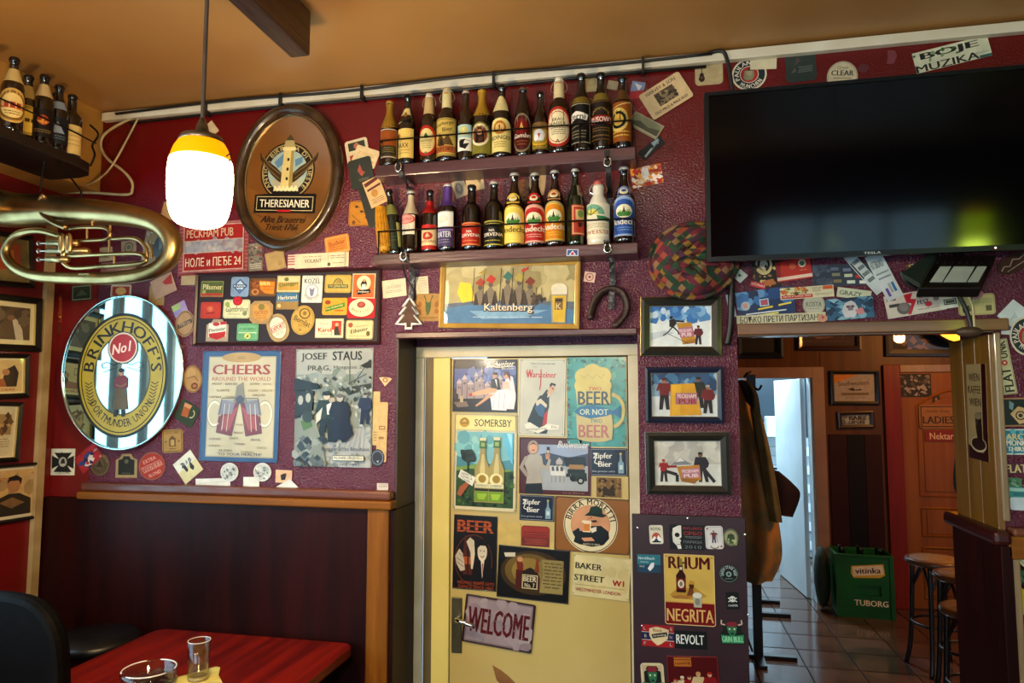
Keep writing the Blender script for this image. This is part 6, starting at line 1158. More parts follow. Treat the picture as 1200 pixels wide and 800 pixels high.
cst('round red beer mat with cream diagonal lettering under the oval mirror', (178.5, 546, 31, 33, 0), 'a83c30', lambda a: a.O(50, 50, 49, 49, '8c7458', .05).Q('c89080', 8, 58, 80, 26, 92, 44, 22, 76).T('VEDETT', 50, 51, 76, 17, 'a83c30', rot=22, bold=.05).T('EXTRA', 40, 28, 50, 13, 'd8a898', rot=22, bold=.03).T('BLOND', 62, 76, 48, 12, 'd8a898', rot=22, bold=.03), 'round', **P_)
cst('dark green arch-topped beer mat with tan border above the panelling', (148.5, 545.5, 25, 28, 0), 'a8946c', lambda a: a.Q('23261e', 12, 88, 12, 26, 30, 22, 36, 10, 64, 10, 70, 22, 88, 26, 88, 88).E(50, 32, 10, 9, '6c6c54').lines(30, 80, 70, 86, 1, '7c7c64'), 'arch', **P_)
cst('round bronze-coloured beer mat left of the dark arched one', (117.5, 544, 23, 27, 0), '5c4c34', lambda a: a.O(50, 50, 46, 46, '7c6c48', .08).E(46, 48, 22, 24, '6c5c40').Q('3c3020', 30, 60, 50, 30, 66, 64).A('DARK BEER BRUNA', 50, 50, 38, None, 170, 10, 10, '9c8c64'), 'round', **P_)
flat('paper_card', 'crumpled red and blue can label standing on the panelling rail', 'label', M0, [(90, 530), (113, 522), (118, 530), (97, 562)], 'a83038', lambda a: a.Q('3c4c8c', 0, 40, 60, 20, 80, 60, 20, 80).Q('dcd4cc', 20, 70, 60, 40, 80, 70, 40, 96).Q('c8404c', 60, 10, 96, 10, 90, 50).noise(5, 5, 95, 95, ['c8a0a4', '2c2c5c', 'b82830'], 14, 9, 2, 1), 1)
flat('cross_sticker', 'white sticker with a black flared cross on the smooth red corner', 'sticker', M0, [(61, 526), (89, 525), (88, 557), (60, 556)], 'dcdccc', lambda a: a.Q('1c1c1c', 12, 14, 88, 14, 58, 50, 88, 88, 12, 88, 42, 50).Q('1c1c1c', 4, 26, 44, 44, 44, 58, 4, 76).Q('1c1c1c', 96, 26, 56, 44, 56, 58, 96, 76).E(50, 50, 17, None, 'b4b4a8').Q('2c2c2c', 40, 56, 46, 38, 56, 38, 60, 56).T('WEST COAST', 50, 12, 70, 9, 'e4e4d8', bold=.03).T('CUSTOMS', 50, 91, 60, 9, '2c2c2c', bold=.03), 1)
flat('paper_slip', 'white paper slip tucked behind the panelling rail, leftmost of three', 'paper', M0, [(230, 562), (268, 559), (272, 574), (229, 573)], 'dcdcd4', lambda a: a.L('b8b8ac', 1, 10, 40, 90, 30), 0)
flat('paper_slip', 'small white paper slip, middle of three behind the panelling rail', 'paper', M0, [(286, 559), (304, 558), (305, 574), (286, 573)], 'e0e0d8', None, 2)
flat('paper_slip', 'torn white paper slip, rightmost of three behind the panelling rail', 'paper', M0, [(314, 571), (345, 556), (353, 574), (314, 574)], 'd8dcd8', None, 2, shape=[(0, 78), (78, 0), (100, 100), (0, 100)])
for i, (x, y) in enumerate(((269.5, 553), (308, 553))):
    flat('round_sticker', ['silvery round sticker above the leftmost paper slip', 'silvery round sticker above the middle paper slip'][i], 'sticker', M0, (x, y, 21, 22, 0), 'c8ccc8', lambda a: a.noise(16, 16, 84, 84, ['8c9494', 'e4e8e4', '6c7474', 'b0b4b4'], 34, 8, 5+i, 1).O(50, 50, 48, 48, 'e0e0dc', .08), 1, 'round')
flat('paper_card', 'small peach card with a black emblem between the silvery sticker and torn slip', 'card', M0, [(324, 550), (342, 551), (343, 566), (323, 565)], 'dcb898', lambda a: a.Q('2c2420', 30, 40, 50, 26, 66, 44, 60, 76, 36, 80).E(58, 34, 9, 9, '2c2420'), 1)
flat('price_tag', 'tiny cream tag at the right end above the panelling rail', 'tag', M0, (442, 566, 455, 574), 'd8ccc0', lambda a: a.lines(10, 20, 90, 80, 3, '6c5c54'))
flat('diamond_sticker', 'tiny cream and orange pointed sticker beside the door recess', 'sticker', M0, [(444, 441), (459, 443), (459, 453), (444, 452)], 'dcc098', lambda a: a.E(50, 30, 22, 26, 'a86c2c').E(50, 30, 10, 12, 'e8d0a0'), shape=[(0, 10), (30, 0), (80, 0), (100, 10), (52, 100)])
cst('tall cream card edge sticking out behind the vintage tin poster', (441, 490, 8, 63, -1), 'cdb888', lambda a: a.lines(20, 75, 90, 95, 4, '8c7444'), **P_, r=.1)
cst('long cream beer mat slanting out right of the vintage tin poster', (448, 506, 12, 70, -2), 'd0b484', lambda a: a.B(20, 40, 80, 46, '8c6c44', 8).R(20, 58, 70, 62, '9c7c50'), **P_, lay=1)
cst('dark blue round mat peeping out at the foot of the vintage tin poster', (443, 536, 16, 20, 0), '3c4454', lambda a: a.O(50, 50, 42, 42, '7c8c9c', .14).Q('a8b0b8', 40, 70, 60, 66, 56, 80), 'round', pl=MAIN, group=None, name='beer_mat', lay=2)
# right of the mirror and round the tuba
cst('round greyish coaster with crossed lettering right of the upright oval mirror', (217, 379, 22, 31, 0), 'a88c6c', lambda a: a.O(50, 50, 46, 46, '5c5048', .08).Q('5c5048', 10, 56, 84, 30, 90, 46, 16, 72).T('PORTER', 50, 51, 60, 12, 'b8a080', rot=15, bold=.03), 'round', **P_)
flat('paper_card', 'small mauve and green ticket behind the round grey coaster', 'ticket', M0, (211, 362, 17, 14, 28), '8c84b8', lambda a: a.R(0, 0, 60, 50, '9cb078').R(60, 0, 100, 100, 'a090b8'))
flat('paper_card', 'white rounded beer mat with red and gold print just under the tuba', 'card', M0, (142, 341, 24, 15, 0), 'c8b8a0', lambda a: a.R(8, 14, 92, 86, 'a83828').E(50, 50, 26, 30, 'd8b070'), 0, 'rrect')
flat('dark_card', 'dark green framed card hanging askew below the tuba', 'card', M0, [(80, 334), (110, 336), (106, 348), (90, 354)], '34402c', lambda a: a.B(4, 6, 96, 94, 'a0a888', 3).Q('5c6c50', 20, 70, 50, 30, 80, 66), 1)
flat('paper_scroll', 'rolled grey-green banknote-like paper pinned under the tuba', 'paper', M0, [(72, 377), (96, 352), (104, 362), (80, 392)], '8c9078', lambda a: a.R(10, 20, 90, 80, '7c8068').E(50, 50, 16, 28, '9ca088').lines(10, 5, 90, 15, 1, '5c6450'), 0)
flat('animal_photo', 'orange tiger photograph strip on the corner batten', 'photo', M0, [(57, 348), (76, 345), (70, 378), (55, 378)], 'a85424', lambda a: a.noise(5, 5, 95, 95, ['c8742c', '3c1c10', 'e0a868', '7c3414'], 46, 9, 2, 1).E(46, 42, 20, 16, 'd8985c').E(40, 40, 4, 3, '20120c').E(56, 40, 4, 3, '20120c'), 1)
flat('animal_photo', 'brown photograph strip hanging below the tiger photograph', 'photo', M0, [(59, 378), (76, 376), (74, 411), (62, 412)], '8c7050', lambda a: a.noise(5, 5, 95, 95, ['a88460', '5c4430', 'c8a880'], 26, 12, 6, 1).E(50, 24, 26, 16, '7c5434'), 0)
for i, (lb, q, c, f) in enumerate((
    ('round grey seal card behind the tuba tubes', [(142, 283), (159, 281), (161, 298), (143, 300)], 'a89c84', lambda a: a.O(50, 46, 30, None, '4c5448', .2).E(50, 46, 14, None, '6c7464')),
    ('cream card with grey face sketch inside the tuba bend', [(170, 266), (186, 272), (184, 312), (168, 314)], 'b0a080', lambda a: a.noise(10, 5, 90, 60, ['8c8c84', 'd8d4c0', '5c5c54'], 20, 14, 3, 1)),
    ('blue-grey photograph strip inside the tuba bend', [(183, 268), (196, 280), (194, 304), (182, 300)], '5c6c74', lambda a: a.Q('8c9ca4', 10, 20, 90, 10, 60, 70)),
    ('white crumpled paper behind the tuba valves', [(104, 292), (130, 290), (134, 304), (108, 308)], 'b8ac90', lambda a: a.Q('8c8068', 10, 70, 50, 20, 90, 80)),
    ('pinkish paper behind the lower tuba tube', [(118, 308), (160, 306), (160, 320), (120, 322)], '9c7468', lambda a: a.lines(8, 20, 92, 80, 3, 'c8a890')),
    ('cream and red torn paper by the end of the tuba', [(176, 330), (206, 318), (204, 340), (184, 352)], 'b49884', lambda a: a.Q('a83430', 50, 30, 96, 10, 90, 60, 60, 50)),
    ('tan paper patch below the right end of the tuba', [(172, 336), (192, 334), (194, 358), (178, 356)], 'a08858', None),
    ('rounded cream paper right of the tuba end', [(212, 320), (230, 320), (230, 334), (214, 334)], 'b0a080', None),
    ('pale card beside the lamp glass', [(190, 236), (206, 240), (204, 258), (192, 256)], 'b89468', None))):
    flat('paper_card', lb, 'paper', M0, q, c, f, i % 3)
flat('dark_photo', 'grey newspaper cutting between the pub banner and the cream box', 'paper', M0, [(292, 286), (308, 284), (307, 317), (291, 318)], '8c8474', lambda a: a.noise(5, 5, 95, 70, ['5c564c', 'b0a894', 'a04c44'], 26, 14, 4, 1).lines(8, 74, 92, 96, 3, 'd8d0c0'))
# around the lighthouse mirror
flat('wall_paper', 'small blank cream note near the ceiling trunking above the lamp', 'note', M0, [(241, 147), (248, 142), (257, 152), (250, 160)], 'd0b894')
flat('cream_card', 'small tan cardboard box flap leaning under the lighthouse mirror', 'card', M0, [(310, 299), (329, 292), (339, 313), (315, 318)], 'b89c68', lambda a: a.B(2, 2, 98, 98, '9c8450', 2).lines(20, 24, 70, 36, 2, '9c8854').E(72, 70, 12, 14, 'a88c58'), 1)
flat('striped_ticket', 'red and white striped paper behind the long ticket', 'ticket', M0, [(337, 299), (350, 298), (350, 314), (338, 314)], 'dcc8b8', lambda a: [a.R(0, y, 90, y+9, 'b05c54') for y in (8, 28, 48, 68)] and None)
flat('ticket', 'long cream ticket on top of the dark coaster board', 'ticket', M0, [(346, 298), (409, 295), (409, 312), (346, 315)], 'd8ccb0', lambda a: a.T('VOLANT', 34, 52, 32, 26, '5c5444', bold=.03).lines(14, 20, 50, 32, 1, '8c846c').R(62, 6, 62.8, 94, 'a89c80').lines(66, 20, 92, 50, 2, '8c846c').E(64, 80, 3, 12, '5c5444').lines(70, 70, 92, 84, 1, '8c846c').R(92, 0, 96, 100, 'b8ac90'), 1)
cst('orange rounded coaster tilted above the long ticket', (395.5, 286.5, 29, 21, 12), 'd08c3c', lambda a: a.B(6, 8, 94, 92, 'e0b478', 3).T('Budvar', 50, 40, 66, 26, '9c4c1c', rot=4, bold=.03).lines(18, 60, 84, 84, 2, 'a8602c'), **P_)
cst('orange-yellow square coaster with three flying birds', (423, 250, 28, 29, 2), 'c08828', lambda a: [a.Q('3c2410', x-10, y-2, x, y-4, x+12, y+6, x+2, y+3, x-4, y+8) for x, y in ((34, 22), (56, 42), (78, 66))] and a.L('4c3014', 2, 14, 56, 50, 88).B(3, 3, 97, 97, '8c5c1c', 2).E(22, 86, 8, 8, '7c4c18') and None, **P_)
cst('cream coaster with dark green panel and red star by the upper shelf end', (419, 178, 27, 29, 15), 'd8ccb0', lambda a: a.Q('3c4438', 14, 10, 88, 10, 88, 42, 14, 42).E(50, 26, 12, 12, 'b07460').Q('a84c3c', 14, 60, 44, 56, 14, 90), **P_)
cst('pale cream round-cornered coaster overlapping the star coaster', (429, 184, 28, 22, -18), 'dcc8a0', lambda a: a.lines(14, 30, 84, 50, 2, 'c8a878').E(80, 70, 8, 8, 'c89870'), pl=MAIN, group=None, name='beer_mat', lay=1)
cst('dark slate coaster with a red figure, left end of the upper shelf', (424, 203, 28, 34, 16), '3a4038', lambda a: a.Q('a85c50', 36, 40, 50, 20, 56, 44, 68, 50, 50, 62).lines(34, 70, 78, 80, 2, '8c8c74'), pl=MAIN, group=None, name='beer_mat', lay=2)
flat('label_strip', 'cream and maroon bottle label hanging above the corn cob', 'label', M0, [(426, 214), (446, 206), (454, 236), (436, 246)], 'd8b888', lambda a: a.Q('6c2c24', 5, 8, 92, 0, 92, 12, 8, 22).Q('6c2c24', 10, 32, 94, 26, 94, 34, 12, 40).E(46, 54, 20, 14, 'c09048').lines(14, 72, 88, 92, 3, '7c5c3c'), 4)
flat('dark_strip', 'long slanting dark strip running down behind the corn cob', 'strip', M0, [(411, 200), (428, 196), (444, 262), (436, 268)], '2e302a', None, 1)
# around the shelves
flat('ticket', 'crumpled white ticket left of the pine tree ornament strap', 'ticket', M0, [(448, 329), (476, 326), (476, 346), (449, 350)], 'd4c8b0', lambda a: a.T('GRAZIAN', 46, 40, 64, 18, '9c9484', bold=.02).lines(12, 60, 84, 78, 2, '8c8474'))
flat('ticket', 'narrow white ticket stub right of the pine tree ornament strap', 'ticket', M0, [(487, 325), (502, 323), (502, 345), (488, 346)], 'd8ccb4', lambda a: a.lines(10, 10, 90, 90, 8, '9c9480'))
cst('tan square beer mat with a green horned head beside the framed knights picture', (502, 360, 29, 32, 0), 'b08c54', lambda a: a.Q('5c6c3c', 38, 24, 50, 34, 62, 24, 60, 60, 52, 78, 46, 78, 40, 60).L('4c5c30', 4, 32, 6, 40, 24).L('4c5c30', 4, 68, 6, 60, 24).E(16, 40, 8, 12, '9c6c34').E(84, 40, 8, 12, '9c6c34').E(16, 64, 8, 10, '9c6c34').E(84, 64, 8, 10, '9c6c34').R(8, 86, 92, 88, '7c5c34').lines(20, 90, 80, 96, 1, '7c5c34'), **P_)
def kalt(a):
    a.R(0, 0, 100, 100, 'b0a478').noise(0, 0, 100, 50, ['bcb084', 'a4986c', 'c8bc90'], 30, 12, 3).Q('6c7888', 0, 66, 30, 60, 100, 62, 100, 78, 0, 80).Q('5c8ab0', 0, 74, 30, 64, 70, 64, 100, 76, 100, 100, 0, 100).Q('8cb4d0', 20, 78, 80, 76, 60, 90, 30, 92).Q('ecd040', 12, 28, 20, 30, 24, 60, 14, 64, 10, 46)
    r = random.Random(5)
    for x, h_, c in ((28, 36, 'b04c34'), (36, 44, 'c0382c'), (49, 52, '3c7c74'), (58, 48, 'b8a858'), (66, 38, '8c3c28')):
        a.Q('4c443c', x-5, 68, x-4, 66-h_*.5, x+4, 66-h_*.5, x+6, 68).Q('2c2824', x-2, 66, x-3, 60-h_*.4, x+2, 58-h_*.4, x+4, 68).Q('8c8070', x-3, 66-h_*.5, x, 60-h_*.6, x+3, 66-h_*.5, x+1, 68, x-1, 68).E(x, 60-h_*.62, 1.8, 4.5, '6c645c').Q(c, x-4, 54-h_*.66, x, 46-h_*.7, x+4, 52-h_*.66, x+1, 58-h_*.6).L('4c4034', .5, x-6, 66, x-5, 4)
    a.Q('a8943c', 26, 14, 32, 4, 32, 14).Q('c03828', 59, 8, 65, 2, 64, 8, 60, 12).noise(68, 50, 78, 66, ['4c443c', '6c5c4c', '2c2824'], 20, 1.8, 8)
    for x in (71, 75): a.L('4c4034', .4, x, 66, x, 38)
    a.T('Kaltenberg', 50.4, 74.5, 38.6, 18.6, '3c2c24', bold=.14).T('Kaltenberg', 50, 73.5, 37, 16, 'ecdcc4', bold=.04).lines(22, 88, 76, 92, 1, 'b8ccd8')
    a.Q('a8a48c', 82, 48, 94, 48, 93, 98, 83, 98).Q('d8b83c', 83, 52, 93.4, 52, 92.5, 96, 84, 96).E(88, 40, 6, 9, 'e4dcc4').R(82.5, 38, 94, 50, 'e0d8c4').R(85, 56, 91, 76, '8c6c3c').R(85.5, 58, 90.5, 62, '3c2c20').T('K', 88, 70, 4, 10, 'e0d0a0')
framed('long gilt-framed picture of mounted knights on blue and cream, under the lower shelf', M0, [(517, 306.5), (680, 305.5), (680, 385), (516, 385)], .017, 'a8803c', kalt, inner='c8a45c', depth=.018, fcol2='c09848')
flat('tiny_sticker', 'tiny white square sticker with a red ring beside the knights picture', 'sticker', M0, (691, 324.5, 13, 12, -8), 'dcbcb0', lambda a: a.O(50, 50, 36, None, '8c3c34', .2).E(50, 50, 12, None, '8c3c34'))
flat('postcard', 'cream old brewery postcard with an engraved view, right of the upper shelf', 'card', M0, (780.5, 113, 55, 34, 32), 'd4bc94', lambda a: a.T('HARVEY & SON', 50, 14, 72, 12, '3c2c1c', bold=.03).R(28, 26, 74, 72, '5c4c38').Q('8c7c60', 30, 70, 40, 44, 56, 34, 72, 48, 72, 70).noise(30, 30, 72, 70, ['3c3024', 'a8946c', '6c5c44'], 26, 5, 4, 1).T('OLD MILD & PALE ALES', 50, 86, 80, 9, '3c2c1c', bold=.03), 3, 'rrect', r=.08)
flat('label_strip', 'red and blue torn label behind the old brewery postcard', 'label', M0, [(740, 95), (757, 97), (752, 118), (738, 116)], '8c98b8', lambda a: a.Q('b03438', 0, 60, 100, 40, 100, 100, 0, 100).Q('dcdce4', 20, 10, 80, 20, 60, 50))
flat('red_card', 'slanting dark red card between the postcard and the landscape card', 'card', M0, [(738, 118), (760, 112), (766, 132), (752, 138)], '8c1c20', lambda a: a.L('c87c74', 3, 10, 60, 90, 40), 1)
flat('postcard', 'grey-green landscape card tilted down beside the upper shelf end', 'card', M0, [(742, 129), (778, 149), (769, 164), (738, 148)], 'a89c80', lambda a: a.R(4, 8, 96, 80, '8c8c70').Q('5c5c48', 4, 60, 30, 40, 60, 56, 96, 36, 96, 80, 4, 80).R(4, 84, 96, 88, 'c8bc9c'), 2)
flat('black_sticker', 'black and white cut-out sticker of a glass right of the shelf end', 'sticker', M0, [(748, 178), (772, 160), (780, 166), (754, 190)], '16181c', lambda a: a.Q('a8b8c0', 60, 10, 90, 20, 80, 60, 60, 50).Q('c8ccc8', 10, 70, 50, 50, 50, 60, 14, 84).L('7c8c94', 4, 10, 90, 90, 40), 1)
flat('photo_card', 'orange and white action photo card lettered GLORY at the shelf end', 'card', M0, [(738, 198), (774, 192), (778, 213), (742, 222)], 'c0782c', lambda a: a.noise(3, 3, 97, 97, ['e0c8b8', 'b82c1c', 'e8a838', '8c3018', 'f0e4dc'], 60, 11, 7, 1).Q('e8e4e0', 40, 20, 56, 10, 60, 50, 46, 60).T('GLORY', 34, 72, 48, 22, 'f0e8c8', rot=4, bold=.05))
for lb, q, c, f in (('cream paper with grey portrait behind the lower shelf bottle necks', [(531, 214), (546, 208), (546, 228), (533, 234)], 'b8a890', lambda a: a.E(45, 50, 30, 36, '8c8078').E(45, 44, 14, 20, 'b0a498')), ('torn cream paper beside the grey portrait behind the bottles', [(545, 208), (566, 206), (568, 220), (548, 226)], 'd0b890', lambda a: a.Q('8c7c4c', 60, 20, 90, 10, 80, 60)),
    ('tan crumpled paper behind the yellow-labelled bottle neck', [(607, 212), (620, 208), (622, 234), (608, 238)], '8c6040', lambda a: a.noise(5, 5, 95, 95, ['a87c54', '6c4430'], 14, 14, 2, 1)), ('plain cream paper behind the red-labelled bottle neck', [(618, 204), (640, 202), (638, 230), (622, 226)], 'c8b490', None),
    ('cream coin-printed paper behind the tall black bottles', [(686, 90), (700, 88), (700, 107), (687, 108)], 'b8ac84', lambda a: a.O(50, 40, 34, None, '8c7c50', .1)), ('grey torn paper between the last two upper bottles', [(712, 94), (724, 96), (724, 106), (712, 104)], 'b0a488', None)):
    flat('wall_paper', lb, 'paper', M0, q, c, f)
# top right
flat('beer_mat', 'tan square mat with a dark guitar beside the television cable', 'coaster', M0, [(814, 71), (846, 68), (848, 98), (815, 101)], 'b8a884', lambda a: a.E(24, 74, 11, 13, '2c1c14').E(24, 60, 8, 9, '2c1c14').R(22.5, 14, 25.5, 58, '2c1c14').R(21, 8, 27, 18, '2c1c14').E(24, 70, 4, 4, '7c5c3c').lines(46, 24, 88, 78, 8, 'a08c68'), 0, 'rrect', CARD)
def paul(a):
    a.O(50, 50, 50, 50, 'd8d0bc', .1).E(50, 50, 45, 45, '1c2c34').E(50, 50, 27, 27, 'd8d0bc').E(50, 50, 25, 25, 'b02c2c').A('PAULANER', 50, 50, 36, None, 215, 45, 13, 'e4dccc', .04).A('MUENCHEN', 50, 50, 36, None, 300, 225, 0.1, '1c2c34') if False else a.O(50, 50, 50, 50, 'd8d0bc', .1).E(50, 50, 45, 45, '1c2c34').E(50, 50, 27, 27, 'd8d0bc').E(50, 50, 25, 25, 'b02c2c').A('PAULANER', 50, 50, 36, None, 215, 45, 13, 'e4dccc', .04).A('MUNCHEN', 50, 50, 36, None, 232, 338, 13, 'e4dccc', .04)
    a.Q('8c8c70', 34, 62, 36, 40, 46, 32, 60, 34, 66, 50, 60, 66, 44, 70).E(50, 44, 9, 10, 'a89c80').Q('3c3428', 40, 38, 50, 28, 60, 38)
flat('beer_mat', 'round dark blue and red brewery mat above the television left corner', 'coaster', M0, (878, 87.5, 41, 37, 0), 'd8d0bc', paul, 0, 'round', CARD)
flat('wall_paper', 'blank cream note stuck over the round brewery mat', 'note', M0, [(879, 64), (911, 61), (909, 82), (880, 81)], 'd0c8ac', None, 1)
flat('beer_mat', 'dark slate-green mat with tiny text above the television', 'coaster', M0, [(919, 64), (955, 60), (958, 93), (922, 98)], '34403c', lambda a: a.Q('5c4c48', 30, 40, 40, 10, 50, 30).lines(40, 48, 88, 72, 4, '7c8478').Q('6c5c50', 16, 70, 30, 50, 34, 64), 0, 'rrect', CARD)
flat('beer_mat', 'round cream CLEAR mat half hidden behind the television top', 'coaster', M0, (987, 90, 36, 36, 0), 'd0c4a8', lambda a: a.O(50, 50, 48, 48, '8c7c5c', .03).T('CLEAR', 50, 38, 74, 17, '2c2c24', bold=.06).T('Crest', 50, 20, 36, 10, '6c5c44', shear=.2).lines(20, 54, 80, 62, 1, '8c6c50'), 0, 'round', CARD)
def boje(a):
    a.R(0, 0, 100, 100, 'd4d4bc').T('BOJE', 48, 30, 78, 40, '14140f', bold=.09).T('MUZIKA', 42, 82, 84, 34, '1c1c1a', bold=.05).noise(0, 0, 60, 50, ['3c6c34', '8c9c7c'], 8, 3, 2).R(84, 88, 100, 100, '2c6c64').T('BEOGRAD', 88, 74, 20, 6, '2c2c2c')
flat('large_sticker', 'large worn white sticker with heavy black lettering above the television', 'sticker', M0, [(1067, 66), (1153, 40), (1166, 66), (1076, 84)], 'd4d4bc', boje)
flat('worn_patch', 'faint grey glue patch left of the large worn sticker', 'patch', M0, [(1037, 60), (1050, 57), (1052, 74), (1038, 77)], '84404a', None, 0, shape=[(30, 0), (90, 10), (100, 50), (60, 100), (0, 90), (20, 50)])
flat('worn_patch', 'faint grey glue patch above the round CLEAR mat', 'patch', M0, [(1004, 76), (1018, 74), (1018, 84), (1006, 86)], '6a2a34', None, 0, shape='round')
# framed mountain photographs
def mtn(kind):
    def f(a):
        if kind == 0:
            a.R(0, 0, 100, 100, 'dfe8ec').R(0, 0, 100, 26, '2c70b4').noise(0, 8, 100, 34, ['5c98cc', '90bce0', 'c8dcec', '3c80c0'], 50, 9, 3).Q('e4ecee', 0, 40, 30, 50, 60, 46, 100, 34, 100, 100, 0, 100).Q('c8d4dc', 0, 66, 26, 60, 40, 66, 0, 84)
            a.L('1c1c24', 2, 38, 50, 30, 64, 22, 72).L('1c1c24', 2.4, 38, 50, 46, 62, 48, 70).Q('14141c', 32, 34, 40, 30, 44, 42, 38, 54, 32, 50).L('14141c', 3, 38, 36, 56, 38).E(35, 28, 3, 4, '14141c').Q('c8982c', 44, 42, 68, 40, 76, 90, 54, 94).Q('b0802c', 54, 94, 76, 90, 78, 80, 60, 84)
            a.Q('b87c94', 46, 54, 70, 50, 72, 74, 50, 78).T('PECKHAM', 58, 60, 20, 8, 'ecdce0', rot=5, bold=.04).T('PUB', 60, 70, 16, 9, 'ecdce0', rot=5, bold=.05).man(79, 94, 46, '6c2030', '2c2430', 'a06c54', '141418').L('2c2c34', .8, 30, 68, 64, 92)
        elif kind == 1:
            a.R(0, 0, 100, 100, 'd4dce0').R(0, 0, 100, 40, '34648c').Q('8cacc4', 0, 30, 20, 10, 36, 34, 56, 12, 70, 38, 100, 20, 100, 50, 0, 54).noise(0, 0, 100, 40, ['4c84ac', '24547c', 'a8c4d4'], 22, 9, 5, 1).man(20, 84, 72, '7c1c20', '20242c', 'a87858', '5c2020', arm=.2).man(72, 80, 70, '24342c', '20242c', '8c6448', '20241c').man(86, 92, 64, '7c2028', '20242c', 'a87858', 'b0b4b8')
            a.Q('d8a828', 30, 26, 66, 24, 76, 96, 28, 98).Q('e4b838', 32, 28, 46, 27, 44, 96, 30, 97).R(37, 46, 70, 72, 'b07c88').T('PECKHAM', 54, 53, 28, 9, 'f0dcd8', bold=.04).T('PUB', 55, 65, 26, 11, '9c1c24', bold=.06)
        else:
            a.R(0, 0, 100, 100, 'c4c4bc').noise(0, 0, 100, 40, ['ccccc4', 'b8b8b4', 'd4d4cc'], 30, 12, 3).Q('8c949c', 24, 56, 40, 36, 46, 44, 60, 56).Q('dcdcd8', 32, 48, 40, 37, 46, 46).Q('d4d8d4', 0, 56, 100, 52, 100, 100, 0, 100)
            a.man(14, 92, 50, '9c1c24', '24242c', 'b08060', '9c1c24', arm=.3).L('24242c', 5, 16, 68, 34, 76, 34, 92).L('9c1c24', 3.6, 14, 58, 34, 58).man(74, 92, 66, '24283c', '24242c', '7c5840', '14141a', lean=-.1).L('24242c', 5, 74, 62, 90, 92).L('24242c', 3.4, 72, 46, 60, 56, 64, 66)
            a.Q('c08c34', 34, 58, 68, 54, 70, 88, 40, 92).Q('a07028', 38, 84, 66, 86, 60, 96, 44, 92).Q('b88494', 40, 64, 68, 60, 69, 82, 42, 84).T('PECKHAM', 54, 68, 24, 7, 'ecdce0', rot=3, bold=.04).T('PUB', 55, 78, 22, 8, 'ecdce0', rot=3, bold=.05)
    return f
framed('framed photo of climbers with a yellow flag under blue sky, topmost on the column', M0, [(751, 349), (844, 348), (845, 417), (751, 417)], .031, '14130f', mtn(0), outer='c8b070', inner='b8b49c', depth=.02, fcol2='1e1c14')
framed('blue-black framed photo of three climbers with a yellow flag, middle of the column', M0, [(756, 430), (847, 430), (848, 495), (757, 495)], .02, '101828', mtn(1), inner='a89c74', depth=.02, fcol2='16203a')
framed('framed photo of climbers on white snow with a folded flag, lowest on the column', M0, [(756, 506), (854, 506), (856, 579), (758, 578)], .029, '15140f', mtn(2), outer='a8b0a4', inner='b8b8a8', depth=.02, fcol2='201e18')

# ---------------------------------------------------------------- stickered panel at the foot of the column
pn = empty('notice_board', on(812, 700, 1, -.01), 'dark purple board screwed to the foot of the column and covered with stickers', 'board')
q = [on(*p, 1, -.016) for p in ((742, 602), (874, 606))]
MB().box(-.112, -.016, .05, .262, -.0005, q[0].z).build('board', mat('purple_board', '241018', '301620', rough=.38, scale=5), pn, bevel=.002)
for px, py in ((747, 618), (873, 626), (877, 720), (806, 607), (752, 733)):
    p = on(px, py, 1, -.017); MB().ball(p, .0035, 8, sc=(1, .5, 1)).build('screw', M_chrome, pn)
SP = Plane(1, -.0162, (1, 0, 0), (0, -1, 0)); st_ = lambda name, lb, q, c, f, sh='rrect', lay=0, m=GLOSS: flat(name, lb, 'sticker', SP, q, c, f, lay, sh, m, .0008)
st_('sticker', 'small white sticker with an orange sun over mountains, top left of the dark board', (761, 615, 777, 637), 'd8d4c4', lambda a: a.T('ROYAL', 50, 20, 76, 16, '2c2c24', bold=.05).E(50, 66, 32, 26, 'b85c44', a0=0, a1=180).E(50, 66, 32, 26, 'b85c44').Q('e8e8e4', 8, 84, 38, 58, 52, 72, 66, 52, 94, 84).Q('3c4c5c', 30, 84, 50, 66, 66, 84).R(20, 84, 80, 92, '14141a'))
def skull(a):
    a.R(0, 0, 100, 100, '101418').Q('dcdcd4', 8, 40, 10, 16, 26, 4, 34, 4, 34, 60, 30, 72, 34, 96, 24, 98, 20, 84, 10, 70).E(22, 42, 7, 9, '101418').Q('101418', 28, 58, 34, 50, 34, 64).L('101418', 1.5, 20, 80, 34, 80)
    a.T('ВОЈКО', 66, 14, 52, 10, 'a8343c', bold=.02).T('СРБО', 66, 34, 52, 14, 'a8343c', bold=.04).lines(42, 46, 92, 56, 2, '8c9494').T('ПАРИЗА', 66, 68, 52, 11, '7c8488', bold=.02).T('2010', 66, 88, 48, 12, '7c8488')
st_('sticker', 'black sticker with a white half skull and red Cyrillic letters', [(784, 614), (826, 615), (826, 645), (785, 643)], '101418', skull, 'rect')
st_('sticker', 'white playing-card sticker with a small jester near the top of the dark board', [(826, 616), (847, 616), (848, 643), (827, 643)], 'd4d4d4', lambda a: a.B(6, 5, 94, 95, '9c9ca4', 1.5).man(48, 74, 54, '7c3c4c', '4c4c6c', 'c8a890', '8c3440', arm=.5).O(50, 80, 26, None, '8c6c5c', .2, a0=200, a1=340).E(14, 12, 5, 4, 'a83038').E(86, 88, 5, 4, 'a83038').L('5c4c3c', 2, 60, 34, 68, 72))
